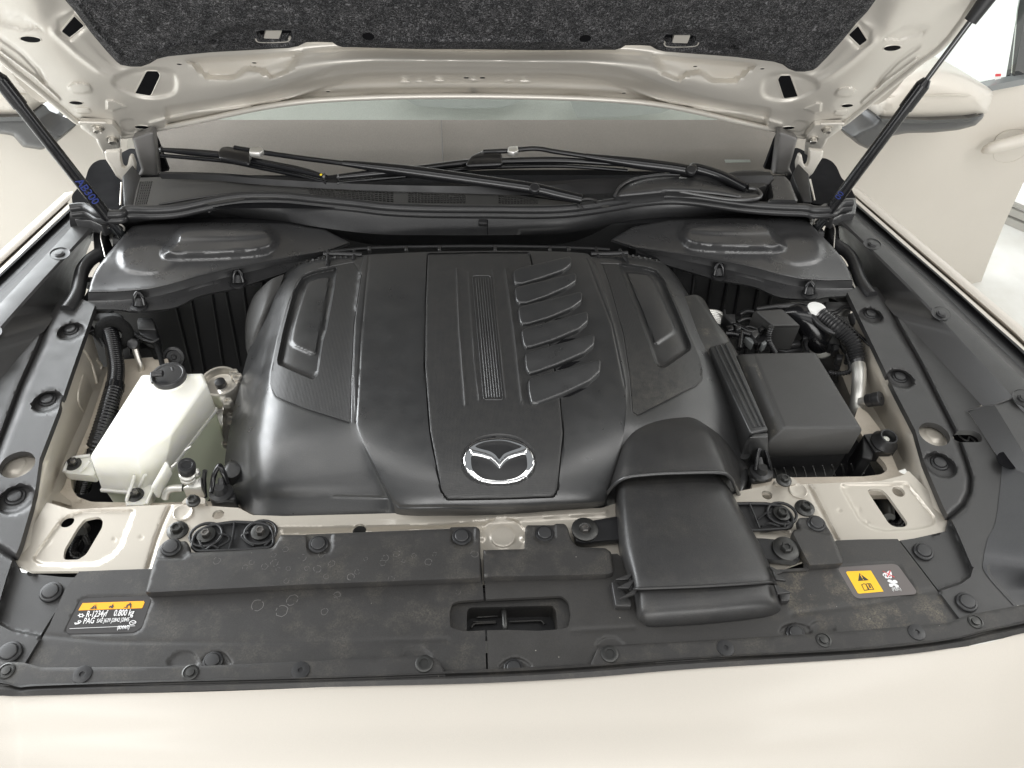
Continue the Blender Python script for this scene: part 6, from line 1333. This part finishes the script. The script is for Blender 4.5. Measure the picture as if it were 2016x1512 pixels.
ear(V('c', 165, 840, 178, 800, 235, 722, 300, 705, 450, 685, 470, 760, 500, 870, 480, 900, 200, 872), -.072, (144, 912), [[V('c', 340, 850)[0]+(-.066,), V('c', 440, 740)[0]+(-.055,)], [V('c', 180, 850)[0]+(-.066,), V('c', 250, 725)[0]+(-.066,), V('c', 440, 688)[0]+(-.066,)]])
ear(V('c', 790, 1160, 785, 1120, 820, 1000, 880, 960, 1060, 960, 1075, 1040, 1035, 1130, 985, 1185, 800, 1190), -.078, (267, 973), [[V('c', 800, 1140)[0]+(-.072,), V('c', 850, 1000)[0]+(-.06,), V('c', 880, 890)[0]+(-.045,)], [V('c', 930, 1000)[0]+(-.072,), V('c', 990, 880)[0]+(-.045,)], [V('c', 1000, 1170)[0]+(-.072,), V('c', 1070, 1010)[0]+(-.06,), V('c', 1200, 755)[0]+(-.025,)]])
block('ear_gusset', [V('c', 1035, 1000)[0]+(-.045,), V('c', 1180, 745)[0]+(-.022,), V('c', 1220, 760)[0]+(-.022,), V('c', 1080, 1020)[0]+(-.045,)], .03, 'tank', tk, bev=.003)
# ================================================================ LEFT HOSES
ch = thing('corrugated_hose', 'thick glossy black corrugated hose running down beside the white tank', 'hose', P(220, 760, -.1))
tube('upper_hose', [P(x, y, z) for x, y, z in ((212, 640, -.02), (219, 662, -.03), (226, 700, -.045), (229, 730, -.055), (226, 764, -.062))], .0150, 'black_glossy', ch, seg=20, rib=(.0044, .0004))
tube('lower_hose', [P(x, y, z) for x, y, z in ((226, 762, -.062), (216, 795, -.068), (205, 832, -.078), (192, 870, -.092), (178, 910, -.12), (168, 935, -.15), (160, 960, -.18))], .0162, 'black_glossy', ch, seg=20, rib=(.0060, .0007))
tube('tape_band', [P(227, 757, -.061), P(225, 768, -.063)], .0172, 'black_glossy', ch, seg=20, smooth=False)
tube('felt_collar', [P(225, 656, -.028)+np.array([.026*math.cos(a), .010*math.sin(a), .022*math.sin(a)]) for a in np.linspace(0, 2*math.pi, 15)[:-1]], .011, 'foam', ch, seg=10, closed=True, k=3)
tube('strap_wire', [P(x, y, -.03) for x, y in V('b', 130, 480, 220, 480, 290, 520, 360, 610)], .0022, 'dark', ch, seg=8); tube('strap_wire', [P(x, y, -.03) for x, y in V('b', 130, 465, 230, 465, 320, 510, 380, 620)], .0018, 'strut_cover', ch, seg=8)
mp = thing('metal_pipe', 'thin bare metal pipe bending down into a black sleeve behind the white tank', 'pipe', P(270, 740, -.1))
tube('pipe', [P(x, y, z) for x, y, z in (V('b', 660, 585)[0]+(-.045,), V('b', 685, 640)[0]+(-.055,), V('b', 720, 750)[0]+(-.07,), V('b', 745, 810)[0]+(-.08,), V('b', 738, 900)[0]+(-.10,))], .0058, 'zinc', mp, seg=12)
tube('sleeve', [P(x, y, z) for x, y, z in (V('b', 735, 885)[0]+(-.098,), V('b', 715, 960)[0]+(-.12,), V('b', 690, 1060)[0]+(-.15,))], .0115, 'rubber', mp, seg=14); lathe('grommet', [(.011, -.004), (.010, .004), (.006, .006)], 'rubber', P(*V('b', 665, 590)[0], -.043), (0, -.6, .7), mp, 18)
# ================================================================ ENGINE METAL beside the tank
em = thing('timing_case', 'cast metal engine housing with a round collar, between the tank and the cover', 'engine housing', P(440, 800, -.2))
cx = P(433, 752, -.085)
lathe('round_collar', [(.042, -.03), (.040, -.004), (.036, .004), (.032, .004), (.030, -.002), (.029, -.012), (.012, -.014)], 'zinc', cx, (0, -.1, 1), em, 34)
lathe('collar_core', [(.011, -.012), (.010, .002), (.004, .004)], 'clip', cx, (0, -.1, 1), em, 18)
surf('casting', [[(405, 748, -.10), (430, 742, -.095), (460, 738, -.09), (486, 740, -.09)], [(405, 775, -.12), (430, 775, -.10), (450, 778, -.10), (470, 780, -.11)], [(412, 800, -.15), (432, 800, -.12), (448, 800, -.12), (462, 805, -.13)],
      [(420, 830, -.18), (436, 828, -.13), (446, 830, -.14), (455, 835, -.15)], [(424, 862, -.21), (436, 865, -.17), (444, 866, -.17), (452, 866, -.18)], [(424, 900, -.25), (434, 900, -.21), (440, 900, -.21), (450, 900, -.22)]], 'zinc', em, k=8, skirt=.1, emb=[('line', [(410, 790), (460, 792)], .008, 3), ('line', [(415, 815), (460, 812)], .008, 3), ('line', [(422, 845), (455, 835)], .010, 4), ('line', [(440, 800), (436, 870)], .008, 3), ('dome', 448, 800, 9, 8, .015), ('line', [(425, 872), (455, 880)], .012, 5)])
for x, y in ((462, 740), (470, 748), (450, 797)): inst(hexme('casting_bolt', .010, .012, 'zinc'), 'casting_bolt', P(x, y, -.085), (0, 0, 1), em)
# ================================================================ SERVICE PORT
sv_ = thing('service_port', 'small aluminium service port with a black ribbed cap, beside the white tank', 'service port', P(378, 975, -.08))
pp = P(368, 922, .0); dd_ = P(372, 960, -.06)-pp; nn = -dd_/np.linalg.norm(dd_)
lathe('cap', [(.0135, -.003), (.0140, .0), (.0140, .013), (.0130, .0155), (.009, .0158), (.008, .0148), (.001, .0148)], 'clip', pp-nn*.004, nn, sv_, 24).data.materials[0] = MAT['rubber']
lathe('neck', [(.0095, -.032), (.012, -.030), (.012, -.024), (.0095, -.022), (.0130, -.019), (.0130, -.012), (.0105, -.010), (.0115, -.003)], 'alu', pp-nn*.004, nn, sv_, 24)
block('valve_block', [V('c', 1350, 1010)[0]+(-.046,), V('c', 1490, 930)[0]+(-.040,), V('c', 1540, 890)[0]+(-.040,), V('c', 1545, 1000)[0]+(-.046,), V('c', 1490, 1010)[0]+(-.046,)], .03, 'alu', sv_, bev=.002)
tube('port_pipe', [P(x, y, z) for x, y, z in (V('c', 1360, 1010)[0]+(-.058,), V('c', 1270, 1015)[0]+(-.058,), V('c', 1210, 1040)[0]+(-.062,), V('c', 1185, 1110)[0]+(-.075,))], .0065, 'alu', sv_, seg=12)
lathe('side_valve', [(.004, 0), (.006, .002), (.006, .010), (.003, .012)], 'alu', P(*V('c', 1505, 880)[0], -.03), (0, 0, 1), sv_, 14)
tube('black_wire', [P(x, y, z) for x, y, z in (V('c', 1580, 840)[0]+(-.03,), V('c', 1570, 940)[0]+(-.05,), V('c', 1580, 1100)[0]+(-.08,))], .004, 'rubber', sv_)
# ================================================================ BATTERY BOX (right)
bx = thing('battery_box', 'big grey smooth lidded box right of the engine cover, dusty along its left slope', 'box', P(1600, 860, -.2))
A0 = W3([(1486, 696, .022), (1602, 693, .022), (1693, 841, .022), (1545, 841, .022)]); A1 = W3([(1448, 698, -.006), (1607, 695, .016), (1699, 848, .014), (1513, 870, -.012)])
A2 = [v.copy() for v in A1]; 
for v, z in zip(A2, (-.06, -.055, -.055, -.06)): v[2] = z
lid = rings('lid', [A0, A1, A2], 'box', bx, .005, 4)
LB = mkbvh(lid)
panel('dusty_slope', rd([(1452, 701), (1484, 699), (1541, 842), (1516, 866)], 3), 'box_dusty', bx, on=LB, lift=.0006, step=7, th=.0004)
A3 = grow(A2, .97); rings('tray', [drop(A3, .001), drop(A3, .2)], 'dark', bx, .003)
for i in range(10):
    x = 1522+i*18.8; a = P(x, 915-i*1.1, -.068); b_ = P(x+6, 936-i*1.2, -.11); tube('tray_rib', [a+np.array([0, -.008, 0]), b_+np.array([0, -.008, 0])], .0013, 'trim', bx, seg=6)
# grommet bracket
gb = thing('grommet_bracket', 'black bracket with a conical rubber grommet beside the grey box', 'bracket', P(1730, 880, -.08))
block('bracket', V('f', 1615, 75, 1740, 60, 1900, 150, 1960, 175, 1950, 215, 1900, 245, 1730, 250, 1720, 240), .03, 'dark', gb, z=-.045, bev=.004)
block('bracket_leg', V('f', 1610, 80, 1720, 240, 1700, 330, 1600, 300), .08, 'dark', gb, z=-.05, bev=.003)
gp = P(*V('f', 1812, 160)[0], -.046)
lathe('grommet', [(.024, 0), (.0245, .004), (.020, .010), (.017, .018), (.0155, .022), (.013, .022), (.0115, .016), (.011, .008), (.004, .006)], 'rubber', gp, (.05, -.1, 1), gb, 30); lathe('grommet_pin', [(.006, .006), (.006, .012), (.003, .014)], 'white_plastic', gp, (0, 0, 1), gb, 14)
# ================================================================ FUSE BOX with its plugs
rbx = thing('relay_box', 'small grey lidded box behind the big grey box, with wiring plugs at its side', 'relay box', P(1520, 680, -.1))
B0 = W3(V('a', 600, 262, 850, 242, 1030, 405, 765, 412), .0); B1 = W3(V('a', 565, 268, 865, 248, 1042, 420, 758, 425), -.008)
B2 = [v.copy() for v in B1]
for v in B2: v[2] = -.075
rings('lid', [B0, B1, B2], 'box', rbx, .005, 4)
block('tray', V('a', 770, 575, 860, 575, 1050, 545, 1065, 640, 900, 670, 780, 640), .05, 'dark', rbx, z=-.075, bev=.003)
block('latch', V('a', 910, 565, 1030, 545, 1048, 590, 915, 605), .012, 'rubber', rbx, z=-.062, bev=.003)
lathe('knob', [(.010, 0), (.010, .01), (.006, .012)], 'dark', P(*V('a', 880, 580)[0], -.07), (0, -.6, .5), rbx, 16)
for q, m_, z in ((V('a', 545, 480, 650, 395, 700, 425, 590, 530), 'strut_cover', -.02), (V('a', 585, 530, 700, 470, 710, 545, 620, 600), 'dark', -.035), (V('a', 620, 420, 665, 400, 700, 430, 640, 465), 'black_glossy', -.014), (V('a', 650, 575, 690, 550, 710, 580, 670, 605), 'grey_trim', -.03), (V('a', 485, 520, 510, 500, 590, 560, 570, 590), 'grey_trim', -.03)): block('plug', q, .02, m_, rbx, z=z, bev=.002)
for i in range(9):
    a = V('a', 440+i*9, 640-i*1)[0]; b_ = V('a', 520+i*8, 525+i*4)[0]; tube('wire', [P(*a, -.055), P(*b_, -.035)], .0016, 'black_glossy', rbx, seg=6)
tube('wire_loom', [P(x, y, z) for x, y, z in (V('a', 750, 415)[0]+(.0,), V('a', 728, 480)[0]+(-.015,), V('a', 728, 560)[0]+(-.03,), V('a', 755, 620)[0]+(-.045,), V('a', 790, 680)[0]+(-.06,))], .0052, 'rubber', rbx, seg=10, rib=(.0050, .0010))
tube('wire_loom', [P(x, y, z) for x, y, z in (V('a', 1310, 870)[0]+(-.07,), V('a', 1400, 885)[0]+(-.07,), V('a', 1490, 875)[0]+(-.065,), V('a', 1540, 835)[0]+(-.06,), V('a', 1500, 700)[0]+(-.06,))], .0048, 'rubber', rbx, seg=10, rib=(.0050, .0010))
# intake runners seen past the cover edge
ir = thing('metal_runners', 'curved bright metal runners and small black fittings between cover and relay box', 'engine part', P(1420, 640, -.1))
for i in range(7):
    o_ = i*16; tube('runner', [P(x, y, -.03-.003*i) for x, y in V('a', 130+o_*.5, 262+o_*1.2, 220+o_*.6, 275+o_*1.25, 300+o_*.3, 330+o_*1.0, 370-o_*.2, 400+o_*.6)], .0042, 'alu', ir, seg=8)
block('fitting', V('a', 270, 240, 296, 238, 300, 290, 390, 290, 400, 380, 350, 385, 300, 330, 272, 300), .03, 'dark', ir, z=-.02, bev=.003); block('fitting', V('a', 305, 400, 370, 390, 390, 450, 320, 455), .02, 'black_glossy', ir, z=-.015, bev=.004)
for q in (V('a', 380, 400, 450, 430, 540, 470, 600, 470), V('a', 290, 490, 350, 490, 420, 500, 445, 520), V('a', 400, 440, 420, 470, 470, 480, 540, 500), V('a', 450, 480, 440, 560, 430, 640)): tube('small_hose', [P(x, y, -.025) for x, y in q], .0058, 'black_glossy', ir, seg=10)
block('housing', V('a', 130, 500, 420, 520, 440, 690, 180, 690), .08, 'box', ir, z=-.065, bev=.010)
block('fitting', V('a', 395, 400, 455, 405, 450, 440, 405, 450), .015, 'rubber', ir, z=-.01, bev=.003)
# big black elbow pipe + band
el = thing('intake_elbow', 'thick black elbow hose with a pale clamp band, behind the grey box', 'hose', P(1610, 680, -.1))
tube('elbow', [P(x, y, z) for x, y, z in (V('a', 860, 300)[0]+(-.04,), V('a', 980, 300)[0]+(-.03,), V('a', 1080, 340)[0]+(-.03,), V('a', 1150, 430)[0]+(-.045,), V('a', 1210, 530)[0]+(-.065,), V('a', 1255, 610)[0]+(-.09,))], [.022, .026, .028, .028, .027, .025], 'black_glossy', el, seg=24)
tube('lower_hose', [P(x, y, z) for x, y, z in (V('a', 1262, 640)[0]+(-.095,), V('a', 1300, 720)[0]+(-.12,), V('a', 1330, 800)[0]+(-.15,), V('a', 1340, 900)[0]+(-.19,))], [.0265, .025, .024, .024], 'box', el, seg=24)
tube('clamp_band', [P(*V('a', 1246, 590)[0], -.085), P(*V('a', 1282, 655)[0], -.103)], .0285, 'band', el, seg=28, smooth=False)
for q in (V('a', 1165, 625, 1190, 622, 1245, 612, 1255, 620, 1190, 640, 1168, 640), V('a', 1345, 603, 1370, 605, 1372, 618, 1348, 612)):
    pass
BT2 = mkbvh([o for o in D.objects if o.name == 'clamp_band'])
for q in (V('a', 1165, 632, 1178, 622, 1245, 610, 1257, 618, 1250, 625, 1190, 640, 1170, 642), V('a', 1345, 603, 1370, 605, 1372, 618, 1348, 612)): panel('band_slot', q, 'void', el, on=BT2, lift=.0006, step=3, th=.0004)
tube('edge_trim', [P(x, y, z) for x, y, z in (V('a', 600, 250)[0]+(-.02,), V('a', 800, 222)[0]+(-.015,), V('a', 1000, 208)[0]+(-.01,), V('a', 1090, 235)[0]+(-.01,), V('a', 1150, 300)[0]+(-.01,), V('a', 1220, 390)[0]+(-.012,), V('a', 1300, 450)[0]+(-.015,), V('a', 1400, 488)[0]+(-.02,))], .0058, 'rubber', el, seg=12)
block('bracket', V('a', 1270, 490, 1400, 500, 1440, 600, 1330, 580), .03, 'dark', el, z=-.055, bev=.003)
# white cap
wc = lathe('filler_cap', [(.020, -.03), (.020, 0), (.019, .003), (.015, .004), (.001, .0045)], 'white_cap', P(*V('a', 1198, 243)[0], -.004), (0, 0, 1), None, 28); tag(wc, 'round white cap behind the corrugated hose on the right', 'cap')
# right corrugated hose and aluminium pipe
cr = thing('corrugated_hose', 'matt black corrugated hose curving into the pale metal pipe on the right', 'hose', P(1670, 680, -.05))
tube('hose', [P(x, y, z) for x, y, z in (V('a', 1240, 300)[0]+(-.01,), V('a', 1300, 345)[0]+(-.01,), V('a', 1400, 425)[0]+(-.012,), V('a', 1490, 500)[0]+(-.018,), V('a', 1560, 590)[0]+(-.026,), V('a', 1590, 680)[0]+(-.036,), V('a', 1605, 740)[0]+(-.042,))], .0155, 'rubber', cr, seg=20, rib=(.0062, .0016))
tube('cuff', [P(*V('a', 1605, 735)[0], -.042), P(*V('a', 1612, 790)[0], -.048)], .0135, 'rubber', cr, seg=20, smooth=False)
tube('inner_fold', [P(x, y, -.03) for x, y in V('a', 1290, 300, 1400, 280, 1480, 235, 1580, 245)], .004, 'rubber', cr, seg=8); tube('inner_fold', [P(x, y, -.04) for x, y in V('a', 1270, 285, 1390, 262, 1470, 215, 1560, 215)], .004, 'rubber', cr, seg=8)
ap_ = thing('aluminium_pipe', 'pale satin metal pipe running down past the grey box', 'pipe', P(1688, 780, -.1))
tube('pipe', [P(x, y, z) for x, y, z in (V('a', 1612, 800)[0]+(-.048,), V('a', 1620, 860)[0]+(-.05,), V('a', 1618, 980)[0]+(-.06,), V('a', 1610, 1100)[0]+(-.07,), V('a', 1595, 1220)[0]+(-.085,), V('a', 1610, 1330)[0]+(-.105,), V('a', 1635, 1440)[0]+(-.13,))], .0138, 'alu', ap_, seg=22)
a_ = P(*V('a', 1625, 1165)[0], -.06); b_ = P(*V('a', 1840, 1130)[0], -.03); ax = (b_-a_)/np.linalg.norm(b_-a_); L_ = np.linalg.norm(b_-a_)
lathe('valve_neck', [(.008, 0), (.008, L_*.25), (.0105, L_*.27), (.0105, L_*.33), (.008, L_*.36)], 'alu', a_, ax, ap_, 20)
lathe('valve_cap', [(.0125, L_*.34), (.0132, L_*.37), (.0132, L_*.62), (.0120, L_*.64), (.0120, L_*.68), (.0140, L_*.70), (.0140, L_*.96), (.0125, L_), (.003, L_), (.0025, L_-.003)], 'rubber', a_, ax, ap_, 24)
tube('pipe_ring', [P(*V('a', 1600, 1225)[0], -.086)+np.array([.0142*math.cos(q), .009*math.sin(q), .011*math.sin(q)]) for q in np.linspace(0, 2*math.pi, 13)[:-1]], .0012, 'alu', ap_, closed=True, seg=6, k=2)
wr = thing('thin_cables', 'pair of thin black cables crossing to the right trim', 'cable', P(1690, 640, -.03))
for dy in (0, 12): tube('cable', [P(x, y+dy/5, -.02) for x, y in V('a', 1390, 300, 1480, 370, 1600, 480, 1700, 570, 1780, 640)], .0026, 'black_glossy', wr, seg=8)
tube('plug_body', [P(x, y, z) for x, y, z in (V('a', 1570, 280)[0]+(-.03,), V('a', 1600, 390)[0]+(-.045,))], .014, 'strut_cover', wr, seg=14, smooth=False); tube('plug_body', [P(x, y, z) for x, y, z in (V('a', 1600, 390)[0]+(-.045,), V('a', 1680, 520)[0]+(-.06,))], .012, 'rubber', wr, seg=14, smooth=False)
block('wall_tray', V('a', 1270, 165, 1560, 165, 1560, 235, 1480, 215, 1390, 260, 1290, 260), .03, 'trim', wr, z=-.03, bev=.004)

# more of the wiring round the relay box
wl_ = thing('wiring_loom', 'taped black wiring with small plugs around the relay box, right of the engine cover', 'wiring', P(1500, 660, -.06))
for q, z, r in ((V('a', 410, 380, 470, 350, 540, 345, 600, 380), -.04, .0045), (V('a', 420, 420, 500, 460, 560, 520, 600, 590), -.03, .0035), (V('a', 470, 440, 530, 420, 600, 440), -.03, .003), (V('a', 430, 300, 500, 270, 570, 275), -.06, .006), (V('a', 1050, 470, 1100, 520, 1090, 600, 1110, 660), -.06, .004), (V('a', 1060, 440, 1130, 470, 1180, 560), -.05, .003), (V('a', 1420, 500, 1440, 600, 1500, 700, 1490, 780), -.07, .005), (V('a', 1370, 640, 1420, 740, 1400, 830), -.09, .006)):
    tube('cable', [P(x, y, z) for x, y in q], r, 'rubber', wl_, seg=8)
for q in (V('a', 1060, 500, 1110, 495, 1115, 530, 1065, 535), V('a', 1360, 600, 1420, 590, 1430, 640, 1370, 650), V('a', 1400, 690, 1470, 690, 1460, 740, 1400, 740), V('a', 440, 440, 480, 430, 490, 470, 450, 475)): block('plug', q, .02, 'dark', wl_, z=-.05, bev=.002)
lwl = thing('wiring_loom', 'thin black wires and small clips on the dark wall above the white tank', 'wiring', P(240, 650, -.04))
for q, z, r in ((V('b', 230, 470, 330, 440, 340, 500), -.03, .003), (V('b', 590, 500, 650, 470, 700, 500, 720, 560), -.05, .004), (V('b', 600, 600, 640, 640, 650, 700), -.08, .003), (V('b', 730, 610, 800, 600, 870, 640, 900, 720), -.08, .007)):
    tube('wire', [P(x, y, z) for x, y in q], r, 'foam' if r > .006 else 'rubber', lwl, seg=8)
block('clip_block', V('b', 220, 400, 270, 405, 265, 450, 215, 440), .01, 'dark', lwl, z=-.03, bev=.002)
# mould marks and level lines of the tank
for a, b_ in ((V('c', 1380, 640)[0], V('c', 1440, 600)[0]), (V('c', 1250, 800)[0], V('c', 1300, 760)[0])):
    w, n = onto([a, b_], TKT); tube('level_line', [w[0]+n[0]*.0005, w[1]+n[1]*.0005], .0012, 'tank', tk, seg=6)
# ================================================================ tidy: origins of single-mesh things at their base
for o in list(D.objects):
    if o.type == 'MESH' and o.parent is None and o.matrix_basis == Matrix.Identity(4) and o.get('kind') != 'structure':
        bb = [Vector(c) for c in o.bound_box]; c = sum(bb, Vector())/8; c.z = min(v.z for v in bb)
        o.data.transform(Matrix.Translation(-c)); o.location = c
        for ch in o.children: ch.location = ch.location-c
